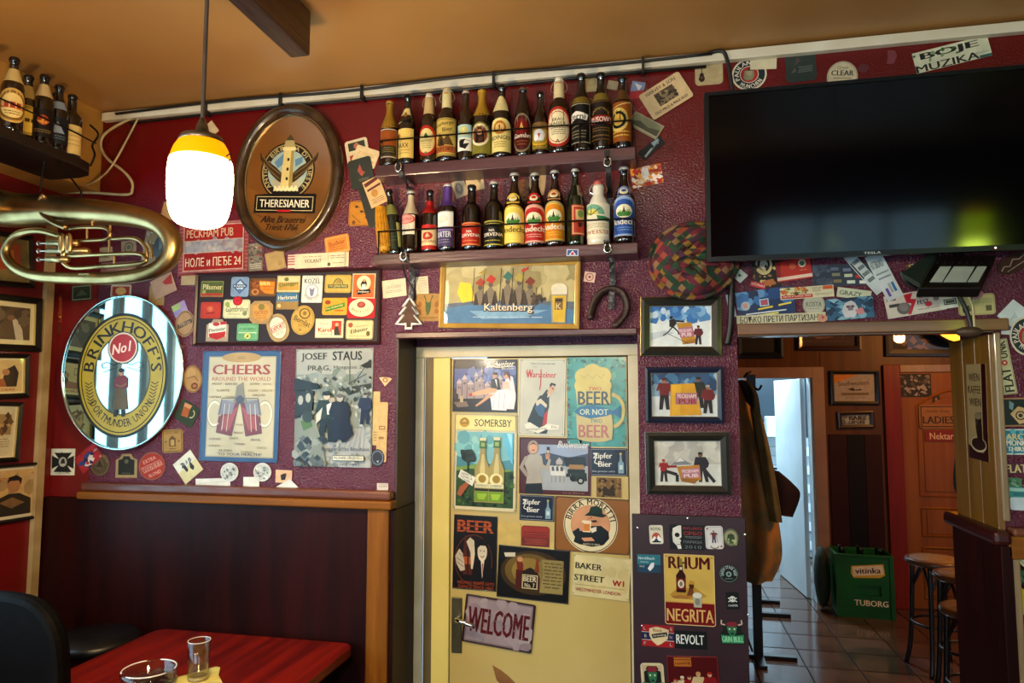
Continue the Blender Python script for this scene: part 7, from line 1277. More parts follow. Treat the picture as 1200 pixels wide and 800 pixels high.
st_('sticker', 'round olive sticker with a green arch at the top right of the dark board', (856.5, 629.5, 18, 20, 0), '8c9470', lambda a: a.E(50, 46, 40, 36, 'a8a484').Q('3c5434', 22, 70, 30, 34, 50, 26, 70, 34, 78, 70).noise(20, 60, 80, 90, ['c8b04c', '4c6434', 'b8b890'], 14, 10, 2).O(50, 50, 48, 48, '4c5c3c', .08), 'round')
st_('sticker', 'turquoise sticker with a white surfboard at the left edge of the board', [(747, 649), (774, 650), (774, 671), (747, 670)], '2c7c8c', lambda a: a.T('NorthBeach', 40, 20, 70, 16, 'c8dce0', bold=.03).R(0, 56, 100, 100, '1c4c64').Q('dcdce0', 44, 78, 60, 46, 74, 44, 70, 70, 54, 92).lines(12, 40, 50, 48, 1, 'c8dce0').T('N-S', 20, 66, 20, 10, 'dcdce0'), 'rect')
def rhum(a):
    a.R(0, 0, 100, 68, 'd0b464').R(0, 68, 100, 100, '7c1418').R(0, 67, 100, 68.6, 'c89c58').T('RHUM', 50, 12, 82, 17, '5c1014', bold=.08).Q('b89444', 10, 58, 24, 50, 60, 46, 84, 58, 60, 64, 24, 62)
    a.Q('3c1410', 24, 54, 24, 30, 30, 24, 31, 12, 37, 12, 38, 24, 43, 30, 43, 54).R(31, 6, 36.5, 16, '8c8c44').R(25, 34, 42.5, 50, '7c2418').E(33.5, 42, 6.5, 6, 'd8d0bc').E(33.5, 42, 3, 3.5, '8c7c6c').R(31.5, 18, 36.5, 22, 'd8d0bc')
    a.Q('7c4c2c', 44, 58, 50, 46, 56, 46, 58, 54, 52, 60).E(54, 44, 5, 4.6, '5c3018').Q('c8983c', 48, 42, 52, 36, 60, 38, 60, 42).Q('a87840', 12, 60, 30, 58, 60, 58, 44, 63, 20, 63)
    a.Q('b0b0a0', 56, 58, 74, 56, 73, 74, 58, 74).E(65, 57, 9, 4, 'd4d4c8').E(65, 66, 5, 5, '8c8c7c').T('NEGRITA', 50, 86, 92, 18, 'd8b478', bold=.05)
tin('yellow and red rum sign with a bottle and glass, largest on the dark board', SP, [(778, 648), (838, 651), (838, 734), (779, 731)], 'd0b464', rhum, 'd0b884', r=.05, rw=.003)
st_('sticker', 'black round sticker with white lettering and star right of the rum sign', (854, 672, 23, 21, 0), '0e1414', lambda a: a.O(50, 50, 46, 46, '7c9c94', .05).A('GREEN STAGE BEER', 50, 50, 34, None, 200, -20, 16, 'c8d8d4').E(50, 52, 14, None, '8ca8a4').Q('0e1414', 42, 58, 50, 40, 58, 58).lines(30, 76, 70, 82, 1, '9cb4b0'), 'round')
st_('sticker', 'black square sticker with white skull and crossbones', (858.5, 703.5, 15, 20, 0), '0c0f10', lambda a: a.E(50, 38, 24, 15, 'd8dcd8').R(38, 46, 62, 58, 'd8dcd8').E(40, 40, 6, 4, '0c0f10').E(60, 40, 6, 4, '0c0f10').L('d8dcd8', 8, 16, 56, 84, 34).L('d8dcd8', 8, 16, 34, 84, 56).E(50, 38, 20, 12, 'd8dcd8').E(40, 40, 6, 4, '0c0f10').E(60, 40, 6, 4, '0c0f10').T('CASPER', 50, 78, 76, 12, 'c8ccc8', bold=.03), 'rect')
def bull(a, bg='0c1410'):
    a.Q('8c2c3c', 26, 24, 34, 12, 66, 12, 74, 24, 60, 30, 40, 30)
    for s in (1, -1): a.L('c8b4a8', 6, 50+s*26, 24, 50+s*42, 20, 50+s*40, 4)
    a.Q('3c7c5c', 28, 30, 72, 30, 66, 54, 58, 66, 42, 66, 34, 54).E(40, 40, 4, 4, 'c8d8b8').E(60, 40, 4, 4, 'c8d8b8').Q('1c3c2c', 42, 54, 58, 54, 56, 62, 44, 62)
    a.Q('3c8c64', 4, 62, 40, 66, 60, 66, 96, 62, 94, 96, 6, 96).T('GRIN BULL', 50, 80, 86, 22, '9cd8b0', bold=.07)
st_('sticker', 'cut-out green bull sticker with cream horns on the right of the dark board', [(843, 725), (873, 725), (872, 755), (844, 754)], '12241c', bull, [(0, 10), (10, 0), (20, 20), (80, 20), (90, 0), (100, 10), (84, 40), (100, 60), (98, 100), (2, 100), (0, 60), (16, 40)])
def logo1(a):
    a.R(0, 0, 100, 100, '202858').R(0, 0, 100, 34, 'a01c28').R(0, 70, 100, 100, 'a81c24').L('d8d0c8', 1.5, 0, 34, 100, 34).L('d8d0c8', 1.5, 0, 70, 100, 70).Q('d8c8a4', 24, 18, 44, 8, 64, 12, 84, 20, 80, 62, 60, 86, 48, 94, 32, 74, 24, 50).Q('141414', 30, 44, 78, 30, 80, 48, 34, 62).T('brewing', 56, 47, 40, 12, 'd8d0bc', rot=10, bold=.04).T('Rock', 50, 24, 28, 14, '8c2c20', bold=.04)
    for x, y, t in ((10, 18, 'L'), (92, 16, 'E'), (12, 52, 'B'), (90, 52, 'N'), (10, 86, 'F'), (90, 86, 'L')): a.T(t, x, y, 7, 14, 'c8b8b4')
st_('sticker', 'red and blue striped sticker with a cream shield left of the black lettered one', [(752, 731), (790, 733), (790, 759), (752, 756)], '202858', logo1, 'rect')
st_('sticker', 'black rectangular sticker with big white blocky word', [(791, 738), (829, 740), (828, 761), (790, 759)], '0c1212', lambda a: a.T('REVOLT', 48, 48, 86, 52, 'e0e4e0', bold=.05), 'rect')
st_('sticker', 'white-bordered green bull sticker near the bottom of the dark board', [(751, 776), (778, 777), (779, 812), (752, 812)], 'd8cca8', lambda a: (a.R(8, 6, 92, 94, 'c8b890'), a.Q('101c16', 14, 30, 30, 10, 70, 10, 86, 30, 88, 94, 12, 94), bull(a)) and None)
def band(a):
    a.R(0, 0, 100, 100, '5c0c12').Q('b87430', 14, 4, 48, 4, 48, 28, 14, 28).T('Heering', 31, 20, 30, 9, '3c1c10', rot=6, bold=.04).R(14, 8, 48, 11, '8c5420')
    for x, h_, c, hc in ((14, 50, 'c8b08c', 'a83c30'), (28, 56, 'd0c09c', 'd8d0b8'), (42, 58, '8c1c24', '7c2c20'), (60, 66, 'c8b48c', 'c89c5c'), (82, 66, '8c1c24', 'a82c2c')): a.man(x, 124, h_*1.25, c, '3c1414', 'c8a080', hc)
tin('dark red sign of five singers under a barrel, bottom edge of the dark board', SP, [(782, 767), (842, 770), (843, 812), (783, 812)], '5c0c12', band, '7c1c20', r=.02, rw=.003)

# ---------------------------------------------------------------- cards over the corridor opening
def rc(lb, q, c, f, lay=0, sh='rect', cat='card', name='wall_card', m=GLOSS): return flat(name, lb, cat, M0, q, c, f, lay, sh, m)
rc('dark coat-of-arms card with cream rings under the television left corner', [(879, 306), (918, 302), (912, 336), (885, 338)], '241a18', lambda a: a.E(42, 20, 30, 34, 'd8c898').E(42, 18, 22, 26, '241a18').E(42, 18, 14, 18, 'd0ccc0').noise(4, 20, 96, 90, ['a87c44', '3c2418', 'd8c08c', '1c1210'], 34, 9, 4, 1).Q('b07040', 30, 76, 70, 70, 80, 90, 40, 94))
rc('orange-red club card with white stripe under the television', [(908, 308), (949, 302), (952, 325), (911, 331)], 'b83420', lambda a: a.R(0, 78, 100, 94, 'e0c8b8').Q('8c2018', 0, 0, 16, 0, 10, 78, 0, 78).E(48, 30, 9, 16, 'c86c50').E(76, 22, 11, 20, 'd8d0c0').E(76, 22, 7, 13, '5c7c54').lines(66, 54, 90, 62, 1, 'd89884'), 1)
rc('pink ticket edge with white lettering behind the blue sticker', [(879, 328), (898, 334), (896, 338), (880, 336)], 'c02c38', lambda a: a.T('VSTUPENKA', 50, 50, 90, 44, 'f0dcdc'), 1)
rc('white folded paper beside the television cable', [(862, 322), (870, 314), (874, 324), (864, 334)], 'c8d0cc', lambda a: a.Q('1c242c', 30, 40, 60, 20, 60, 60), 1)
rc('pale blue sticker edge left of the television cable', [(850, 346), (858, 344), (863, 371), (856, 372)], 'a8bcd0', lambda a: a.Q('7c98b8', 20, 10, 80, 10, 60, 80), 0)
def blue_(a):
    a.R(0, 0, 100, 100, '0f3868').noise(0, 0, 100, 50, ['1c5088', '3c78b0', '103058', '6c9cc8'], 26, 12, 3).E(15, 52, 8, 16, 'a8bcc8').E(15, 50, 4, 9, 'c8988c').B(40, 34, 56, 60, 'b8c8d8', 2).E(48, 47, 6, 9, 'b85c6c')
    a.Q('d8c848', 36, 66, 62, 62, 62, 68, 36, 72).Q('e0d04c', 72, 60, 94, 56, 94, 62, 72, 66).R(14, 80, 84, 84, 'd8e0e8').Q('d8d070', 34, 88, 70, 86, 70, 92, 34, 94)
rc('dark blue party sticker with yellow captions above the Cyrillic strip', [(863, 345), (927, 333), (934, 369), (864, 374)], '0f3868', blue_, 1)
rc('cream ticket with a red caption band crossing the blue sticker', [(913, 338), (976, 334), (977, 347), (915, 352)], 'd4ccb0', lambda a: a.noise(2, 6, 48, 60, ['b8a860', '3c5c34', 'c86c34', 'e0d4a0'], 26, 5, 3, 1).R(2, 66, 60, 94, 'b82c24').T('SRPSKA KAPIJA 2018', 31, 80, 52, 14, 'f0dcd0', bold=.03).T('WURZA', 34, 50, 32, 18, '3c2418', bold=.04).R(80, 4, 98, 34, 'c86428').lines(60, 14, 78, 56, 3, '8c846c').lines(64, 66, 96, 84, 2, '8c846c'), 3)
def cap_strip(a): a.R(0, 0, 100, 100, 'c8c4a8').T('БОЋКО ПРЕТИ ПАРТИЗАНУ', 50, 52, 92, 70, '1c1c1a', bold=.045)
rc('long cream strip with bold black Cyrillic words above the lintel', [(863, 370), (966, 366), (968, 376), (863, 381)], 'c8c4a8', cap_strip, 4)
rc('slate-blue sheet of small stickers under the television', [(952, 310), (1000, 306), (1030, 318), (1030, 340), (952, 336)][:4], '3c4458', lambda a: None, 0) if False else rc('slate-blue sheet of small logos under the television', [(951, 312), (1018, 308), (1030, 334), (953, 335)], '3a4254', lambda a: [a.R(x, y, x+13, y+14, c) for x, y, c in ((30, 14, '6c7488'), (50, 20, '7c84a0'), (68, 24, '5c6888'), (32, 40, '8c8c78'), (52, 46, 'c8ccb0'), (70, 52, 'b83430'), (88, 44, '5c6c94'), (34, 70, '8c7c58'), (56, 76, 'd0d4cc'), (76, 78, 'e0e0d8'))] and a.noise(0, 0, 28, 100, ['5c6478', '4c5468'], 14, 6, 4) and None, 1)
rc('long white ticket fanned out under the television', [(980, 307), (990, 302), (1044, 330), (1034, 340)], 'c8d0d0', lambda a: a.R(6, 20, 20, 60, '1c242c').lines(24, 20, 94, 80, 4, '5c6870', 3, .5), 2)
rc('white printed ticket with bold black title beside the fanned one', [(1004, 304), (1026, 301), (1062, 340), (1050, 352)], 'd0d8d8', lambda a: a.T('HUIT SIBALANCA', 44, 22, 76, 16, '2c343c', bold=.05, rot=-2).lines(10, 40, 90, 60, 2, '7c8890').R(46, 66, 60, 86, 'a8b0b0').R(66, 66, 82, 86, '3c84b4').R(20, 74, 36, 92, '6c5ca8'), 3)
rc('white sticker with green-grey letters right of the red-banded ticket', [(980, 336), (1018, 342), (1022, 352), (981, 348)], 'c8ccb4', lambda a: a.T('GRAZY', 40, 50, 66, 46, '4c5c54', bold=.05), 3)
rc('round pale sticker with a faint word above the Cyrillic strip', (953.5, 357, 26, 26, 0), 'b8b8a8', lambda a: a.O(50, 50, 48, 48, '8c8c7c', .04).T('KOSTA', 50, 48, 70, 22, '5c6c64', bold=.04).lines(24, 66, 76, 74, 1, '8c9084'), 1, 'round')
def lion(a):
    a.R(0, 0, 100, 100, '3c6c8c').noise(0, 0, 100, 100, ['2c5c80', '6c9cb4', '1c3c5c', '8cb4c4'], 40, 9, 3, 1).Q('c8c8cc', 40, 24, 54, 14, 62, 26, 68, 60, 58, 92, 38, 92, 32, 60).Q('8c7c88', 44, 36, 58, 36, 56, 60, 46, 60).E(45, 42, 3, 4, '2c1c24').E(57, 42, 3, 4, '2c1c24').Q('c88c90', 60, 60, 76, 50, 80, 76, 66, 84).Q('142c4c', 24, 0, 70, 0, 60, 14, 36, 16)
rc('blue sticker of a pale lion head right of the round pale sticker', [(967, 351), (1022, 347), (1024, 371), (969, 377)], '3c6c8c', lion, 3)
rc('small peach sticker scrap at the end of the Cyrillic strip', (963, 373, 12, 9, 0), 'c89884', lambda a: a.Q('b0443c', 40, 20, 70, 30, 50, 70), 5, 'round')
rc('cream ticket with a grey portrait and red flashes, fanned over the lintel', [(1033, 348), (1104, 336), (1108, 362), (1042, 374)], 'd0c8bc', lambda a: a.R(4, 6, 20, 24, '3c3c3c').R(6, 40, 24, 54, '4c4c48').E(30, 66, 12, 26, '6c6868').E(30, 60, 8, 18, '8c8480').Q('b82c40', 34, 8, 50, 4, 44, 30, 54, 34, 40, 96, 34, 96, 44, 50, 36, 44).T('NINO', 66, 28, 22, 16, '2c2c2c', bold=.04).T('FEST', 64, 50, 20, 18, '2c2c2c', bold=.06).E(72, 64, 6, 12, 'c84c54').lines(52, 80, 94, 90, 1, '8c8884').E(86, 44, 5, 12, '8c8884').R(92, 80, 97, 92, '5c84b4'), 2)
rc('white card with two black stamps between the ticket and the floodlight cable', [(1096, 338), (1118, 334), (1122, 360), (1104, 362)], 'd4d4c8', lambda a: a.B(14, 12, 86, 36, '2c2c2c', 5).B(20, 58, 92, 84, '2c2c2c', 6).lines(22, 18, 78, 30, 1, '3c3c3c').R(30, 64, 82, 78, '4c4c44'), 3)
rc('cream rounded card behind the hanging cables at the pier top', [(1122, 346), (1165, 343), (1167, 368), (1123, 370)], 'c8c08c', lambda a: a.B(2, 3, 98, 97, 'a8a070', 2).R(74, 56, 90, 82, '6c6440').lines(40, 24, 92, 48, 3, 'a09868').Q('4c5440', 10, 66, 30, 50, 34, 80, 12, 88), 0, 'rrect')
rc('pink cloth-like scrap above the cream rounded card', (1143, 345, 18, 11, 10), 'b87888', None, 1, 'round')
rc('small brown and cream card left of the floodlight', [(1060, 311), (1082, 308), (1080, 328), (1066, 330)], '8c6c4c', lambda a: a.noise(4, 4, 96, 96, ['c8b47c', '4c3c2c', 'd8d0c0'], 20, 16, 3, 1), 1)
leath = on(1185, 307, 1, -.004)
flat('leather_tag', 'brown leather shoe-sole shaped tag under the television right end', 'tag', M0, (1188, 308, 44, 22, 28), '4c2c20', lambda a: a.L('a89484', 3, 8, 60, 20, 44, 34, 56, 50, 30, 66, 44, 90, 30).L('a89484', 2.4, 20, 76, 50, 70, 74, 66), 1, 'round', CLOTH, .004)

# ---------------------------------------------------------------- right pier
pr_ = lambda nm, lb, q, c, f, sh='rrect', lay=0, cat='sticker': flat(nm, lb, cat, M0, q, c, f, lay, sh, GLOSS)
pr_('wall_card', 'white diamond-shaped paper at the top of the pier', [(1168, 371), (1186, 350), (1206, 366), (1186, 384)], 'ccd8d8', lambda a: a.Q('b8c4c4', 20, 60, 60, 50, 50, 80), 'rect', 2, 'paper')
pr_('sticker', 'small blue and white sticker under the diamond paper', [(1172, 378), (1188, 380), (1190, 392), (1174, 392)], 'd0d4d0', lambda a: a.R(10, 10, 80, 60, '2c6cb0'), 'rect', 1)
pr_('beer_mat', 'round brewery mat with red centre on the edge of the pier', (1203, 394, 42, 46, 0), 'c8b890', paul, 'round', 3, 'coaster')
def flatp(a):
    a.R(0, 0, 100, 100, 'c8c4a0').B(4, 1, 96, 99, '8c8864', 3)
    for i, ch_ in enumerate('FLATPUNK'):
        if i == 4: a.E(50, 100-((i+.5)/8*94+3), 26, 5, 'b83c38').E(50, 100-((i+.5)/8*94+3), 12, 2.2, 'e0d4b8')
        else: a.T(ch_, 50, 100-((i+.5)/8*94+3), 66 if False else 9.4*100*0+58, 9, '2a2c1c', rot=90, bold=.07) if False else a.T(ch_, 50, 100-((i+.5)/8*94+3), 60, 10, '2a2c1c', bold=.06)
fo = flat('sticker', 'tall cream sticker with vertical dark letters on the pier', 'sticker', M0, [(1167, 398), (1184, 396), (1188, 461), (1172, 463)], 'c8c4a0', None, 0, 'rect', GLOSS)
cF, wF, hF, rF = M0.fit([(1167, 398), (1184, 396), (1188, 461), (1172, 463)])
aF = Art(hF, wF, .0013); aF.B(1, 4, 99, 96, '8c8864', 1); aF.T('FLAT', 26, 50, 44, 66, '2a2c1c', bold=.08); aF.E(57, 50, 5, None, 'b83c38').E(57, 50, 2, None, 'e0d4b8'); aF.T('UNK', 81, 50, 32, 66, '2a2c1c', bold=.08); oF = aF.build('print', GLOSS, fo); oF.rotation_euler = (0, 0, PI/2)
pr_('sticker', 'black rounded sticker with a tan beer mat drawing on the pier', [(1173, 467), (1206, 465), (1207, 500), (1174, 499)], '14201e', lambda a: a.B(0, 0, 100, 100, 'a8845c', 6).Q('c8ac7c', 30, 56, 60, 30, 94, 40, 96, 84, 60, 92).E(66, 62, 18, None, '3c3424').E(66, 62, 13, None, 'c8b48c').E(66, 62, 8, None, '3c3424').Q('7c9ca0', 30, 10, 46, 20, 40, 44, 28, 36))
pr_('sticker', 'turquoise and white sticker with bulky letters on the pier', [(1175, 503), (1207, 502), (1208, 533), (1176, 532)], '2c8ca0', lambda a: a.B(0, 0, 100, 100, 'c8d8d4', 6).noise(10, 10, 90, 90, ['6cb8c8', '1c7488'], 20, 10, 2).T('ARCT', 52, 30, 84, 24, 'd8d4a8', bold=.1).T('MONKS', 52, 54, 84, 22, 'e0e0d0', bold=.1).T('THIRST', 52, 78, 80, 18, 'e0e0d0', bold=.1), 'rect')
pr_('sticker', 'small purple and yellow letter strip on the pier', [(1177, 543), (1210, 542), (1210, 555), (1177, 555)], '5c2c44', lambda a: a.T('FLATP', 50, 50, 96, 76, 'd4c890', bold=.08), 'rect')
pr_('sticker', 'small green engraved sticker behind the pale one, low on the pier', [(1175, 559), (1197, 560), (1197, 578), (1176, 576)], '5c8c6c', lambda a: a.noise(5, 5, 95, 95, ['3c6c54', '8cb494'], 16, 14, 2, 1), 'rect')
pr_('sticker', 'narrow cyan sticker low on the pier', [(1181, 570), (1210, 571), (1210, 584), (1181, 582)], '4c9c98', lambda a: a.R(6, 10, 94, 40, 'a8d0c8').R(20, 50, 90, 84, '3c7c84'), 'rect', 1)
pr_('sticker', 'blank white rounded sticker just above the pier moulding', [(1183, 582), (1210, 583), (1210, 598), (1183, 597)], 'c4d4dc', None, 'rrect', 2)
PW2 = Plane(1, -.0222, (1, 0, 0), (0, -1, 0)); p2 = lambda lb, q, c, f, sh='rrect', lay=0: flat('sticker', lb, 'sticker', PW2, q, c, f, lay, sh, GLOSS)
p2('round cream and blue sticker on the dark panel of the pier', (1206, 652, 28, 28, 0), 'd0d0a0', lambda a: a.O(50, 50, 42, None, '3c6cb0', .08).E(56, 50, 20, None, '4c8cb8'), 'round')
p2('green lettered sticker above the hazard tape on the pier', [(1184, 666), (1212, 667), (1212, 686), (1184, 684)], '1c3428', lambda a: a.T('GRIN', 34, 66, 50, 44, '5c9c70', bold=.06).T('BULL', 76, 66, 40, 44, '5c9c70', bold=.06).Q('3c7454', 30, 10, 70, 10, 60, 40, 40, 40), 'rect')
def haz(a):
    a.R(0, 0, 100, 100, '0c1c28')
    for y in (-8, 38, 84): a.Q('c8b820', 0, y, 100, y+16, 100, y+38, 0, y+22)
p2('vertical black and yellow hazard tape on the pier panel', [(1182, 686), (1214, 690), (1216, 830), (1188, 830)], '0c1c28', haz, 'rect', 1)
# old coffee sign on the pier reveal
PR = Plane(0, 1.0178, (0, -1, 0), (-1, 0, 0))
def kaf(a):
    a.R(0, 0, 100, 100, 'a8946c').Q('3c1014', 78, 0, 100, 0, 100, 100, 0, 100, 0, 86, 76, 92).T('WIEN', 40, 14, 56, 8, '3c2c20', bold=.04).T('KAFFEE', 40, 27, 66, 8, '3c2c20', bold=.04).T('WIEN', 42, 40, 60, 8, '3c2c20', bold=.04)
    a.Q('2c1c14', 38, 54, 70, 50, 74, 84, 50, 88).E(54, 54, 17, 4, '8c7c60').Q('5c4430', 44, 58, 52, 57, 56, 84, 52, 84).E(52, 84, 40, 8, 'c8b894').E(52, 83.4, 36, 6.4, '3c241a').Q('2c1c14', 40, 64, 72, 62, 74, 82, 52, 86)
flat('coffee_sign', 'old cream and maroon coffee sign fixed to the pine boards of the pier side', 'sign', PR, [(1133, 428), (1152, 425), (1163, 544), (1136, 534)], 'a8946c', kaf, 0, 'rect', TIN)

# ---------------------------------------------------------------- left wall pictures
LP_ = LEFT
def por(bg, skin='b88860'): return lambda a: a.R(0, 0, 100, 100, bg).noise(0, 0, 100, 60, ['b09468', 'c8ac80'], 10, 14, 3).Q('3c3020', 10, 100, 14, 62, 40, 52, 66, 52, 94, 66, 96, 100).E(52, 34, 15, 17, skin).Q('1c140e', 36, 30, 38, 16, 56, 12, 70, 20, 68, 34, 62, 24, 42, 24).Q('8c6c48', 20, 70, 50, 60, 80, 74, 50, 84)
framed('black framed picture of a white-robed figure, upper of the frames on the left wall', LP_, [(-60, 336), (45, 351), (45, 411), (-60, 410)], .025, '120e0a', lambda a: a.R(0, 0, 100, 100, '6c5840').Q('4c3c2c', 0, 0, 50, 0, 60, 40, 30, 100, 0, 100).Q('c8bca8', 72, 40, 80, 34, 88, 70, 90, 100, 78, 100).E(70, 34, 6, 8, '8c6c50').noise(0, 0, 100, 50, ['7c6c54', '5c4c38'], 16, 10, 3), 'd4c89c', .02, inner='c8b070', depth=.02)
framed('small black framed picture of a dark-haired woman in profile on the left wall', LP_, [(-50, 412), (31, 415), (31, 465), (-50, 470)], .018, '120e0a', lambda a: a.R(0, 0, 100, 100, 'd4bc88').Q('3c2418', 70, 30, 86, 16, 94, 40, 90, 84, 70, 84, 64, 60).E(70, 38, 7, 10, 'b88860').Q('a86838', 30, 64, 66, 58, 72, 84, 30, 84).T('LES ARCHERS', 56, 93, 60, 7, 'b03428', bold=.03).B(30, 10, 50, 36, 'a88c58', 2), 'd8cca0', .008, depth=.02, inner='c8b070')
framed('black framed print of a group scene with caption, third frame down on the left wall', LP_, [(-60, 468), (22, 472), (20, 539), (-60, 546)], .016, '120e0a', lambda a: a.R(0, 0, 100, 100, 'd0c4a4').R(20, 14, 94, 56, 'a88c5c').noise(22, 16, 92, 54, ['7c5c34', 'c8a870', '5c4428'], 26, 8, 3, 1).lines(24, 64, 92, 84, 4, 'a08c64'), 'd8d0b4', .006, depth=.02, inner='c8b070')
framed('black framed poster of a dark-haired man with folded arms, lowest on the left wall', LP_, [(-20, 545), (44, 542), (44, 605), (-20, 617)], .012, '120e0a', lambda a: (por('d0b078')(a), a.T('BEETS', 22, 20, 30, 7, 'a84830', bold=.04)) and None, 'd8ccac', .012, depth=.02)
framed('dark framed orange print half hidden behind the tuba on the left wall', LP_, [(-60, 262), (36, 277), (36, 338), (-60, 330)], .02, '120e0a', lambda a: a.R(0, 0, 100, 100, '8c7c4c').Q('b85c28', 40, 20, 90, 10, 90, 60, 50, 80).Q('d88c3c', 60, 30, 80, 26, 80, 50), depth=.02, inner='a89458')

# ---------------------------------------------------------------- corridor signs and pictures
BK = Plane(1, 4.1995, (1, 0, 0), (0, -1, 0))
framed('wide mirror-like brewery sign with an amber glow printed in its corner on the corridor wall', BK, [(972, 434), (1030, 434), (1030, 474), (973, 474)], .03, '120c0a', lambda a: a.R(0, 0, 100, 100, 'b0a8a0').Q('d08c34', 0, 0, 60, 0, 30, 20, 0, 34).T('Southwestern', 48, 34, 74, 16, '5c2c18', rot=3, bold=.03).Q('3c1c14', 34, 56, 46, 50, 52, 58, 66, 54, 68, 60, 44, 62).Q('8c7c54', 18, 70, 84, 68, 84, 78, 18, 80).lines(20, 71, 82, 77, 1, '3c2c1c').lines(28, 86, 76, 92, 1, '7c6c5c'), depth=.03, name='framed_sign', cat='sign')  # amber wedge: a glow painted into the print, nothing here emits
framed('small dark framed sign reading open on the corridor wall under the amber one', BK, [(981, 482), (1024, 481), (1024, 501), (982, 502)], .03, '2c1410', lambda a: a.R(0, 0, 100, 100, '8c8c88').noise(0, 0, 100, 100, ['b0b4b0', '6c6c68'], 14, 12, 3).T('BAR', 50, 34, 46, 40, '1c1814', bold=.1).T('OPEN', 52, 76, 56, 32, '2c2420', bold=.07), depth=.03, name='framed_sign', cat='sign')
framed('black framed dark television-like picture high on the corridor wall left', BK, [(862, 360), (917, 360), (917, 419), (862, 420)], .05, '0a0c0f', lambda a: a.R(0, 0, 100, 100, '0c0e10').R(0, 60, 100, 64, '1c1c1c'), depth=.04, outer='3c4854')
framed('dark maroon framed picture high on the corridor wall between the doors', BK, [(933, 350), (1008, 350), (1008, 410), (934, 411)], .04, '2a100e', lambda a: a.R(0, 0, 100, 100, '3c1418').Q('8c6458', 20, 76, 50, 72, 60, 80, 30, 84).Q('a8784c', 80, 60, 84, 60, 74, 84).lines(10, 88, 90, 94, 1, '6c3c34'), depth=.035)
framed('wide black framed picture above the ladies door', BK, [(1036, 345), (1140, 345), (1140, 417), (1036, 418)], .06, '100a0c', lambda a: a.R(0, 0, 100, 100, '1a1014').noise(10, 60, 60, 96, ['5c3c34', '8c6c50', '3c2420'], 20, 6, 3, 1), depth=.04)
ys = empty('glowing_sign', on(1125, 364, 1, 4.02), 'round glowing orange sign seen under the lintel beside the pier', 'sign')
pc = on(1126, 363, 1, 4.05); rS = (on(1126, 404, 1, 4.05)-pc).length
Ms = Mdir(pc, (0, -1, 0))
MB().lathe([(.0001, 0), (rS, 0), (rS, .05), (.0001, .05)][0:3]+[(rS-.01, .055), (.0001, .055)], 40, Ms).build('housing', M_black, ys)
MB().lathe([(.0001, .0555), (rS-.015, .0555), (rS-.015, .058), (.0001, .058)], 40, Ms).build('lit_face', emis('lit_amber_face', 'ff9a1c', 1.1), ys)
MB().box(pc.x-.03, 4.05, pc.z-.03, pc.x+.03, 4.157, pc.z+.03).build('wall_arm', M_black, ys)
LD = Plane(1, 4.163, (1, 0, 0), (0, -1, 0)); LQ = Plane(1, 4.1795, (1, 0, 0), (0, -1, 0))
flat('photo_poster', 'black and white group photograph on the ladies door', 'photo', LQ, [(1047, 438), (1091, 438), (1091, 465), (1047, 465)], '1c1618', lambda a: a.noise(4, 4, 96, 96, ['5c5458', '8c8484', '2c2428', 'a8a0a0'], 60, 7, 4, 1).B(0, 0, 100, 100, '120e10', 3), 0, 'rect')
flat('ladies_sign', 'tan LADIES sign with dark border on the far wooden door', 'sign', LD, [(1077, 474), (1122, 474), (1122, 502), (1077, 502)], 'a07040', lambda a: a.B(4, 6, 96, 94, '3c2018', 3).T('LADIES', 50, 64, 82, 30, '241410', bold=.06).T('Powder Room', 50, 27, 60, 12, '4c2c1c', shear=.2), 0, 'rrect', PAPER)
flat('small_plate', 'small square door plate above the ladies sign', 'sign', LQ, (1097, 467.5, 9, 9, 0), '3c241c', lambda a: a.Q('a8845c', 30, 70, 50, 20, 70, 70), 0, 'rect')
flat('red_sign', 'small red sign with cream script under the ladies sign', 'sign', LD, [(1084, 504), (1123, 504), (1123, 517), (1084, 517)], '8c1c1c', lambda a: a.T('Nektar', 50, 52, 72, 60, 'd8c0a8', bold=.03), 0, 'rect')
# ================================================================== CABLES, STRAPS, ORNAMENTS, LEFT SHELF
MBK = mat('black_cable', '0f0e0e', '1a1817', rough=.45, scale=30); MIV = mat('ivory_cable', 'c8b890', 'a89468', rough=.5, scale=12)
def cable(label, pts, r, m, name='cable', cat='cable', n=6, k=5):   # pts: (px, py, wall depth)
    P = spline([on(a, b, 1, c) for a, b, c in pts], k)
    o = MB().tube(P, r, n).build(name, m, smooth=True); root_box(o); return tag(o, label, cat)
zz = 2.955
o = MB().tube([(-2.2, -.012, zz-.006), (-1.6, -.014, zz+.003), (-.9, -.012, zz-.002), (-.2, -.014, zz+.004), (.17, -.012, zz)], .0055, 6).build('cable', MBK, smooth=True); root_box(o); tag(o, 'lower black cable running along the ivory trunking under the ceiling', 'cable')
o = MB().tube(spline([(-2.25, -.036, 2.985), (-1.7, -.04, 2.992), (-1.2, -.036, 2.984), (-.7, -.04, 2.994), (-.2, -.036, 2.986), (.19, -.034, 2.99)], 4), .0055, 6).build('cable', MBK, smooth=True); root_box(o); tag(o, 'upper black cable clipped over the ivory trunking under the ceiling', 'cable')
for x in (-1.82, -1.48, -1.13, -.6, -.05): 
    o = MB().box(x-.004, -.046, 2.945, x+.004, -.001, 3.0).build('cable_clip', MBK); root_box(o); tag(o, {-1.82: 'black cable tie on the trunking right of the lamp cord', -1.48: 'black cable tie on the trunking above the lighthouse mirror', -1.13: 'black cable tie on the trunking left of the bottle shelves', -.6: 'black cable tie on the trunking above the middle of the bottles', -.05: 'black cable tie on the trunking above the right shelf end'}[x], 'cable tie')
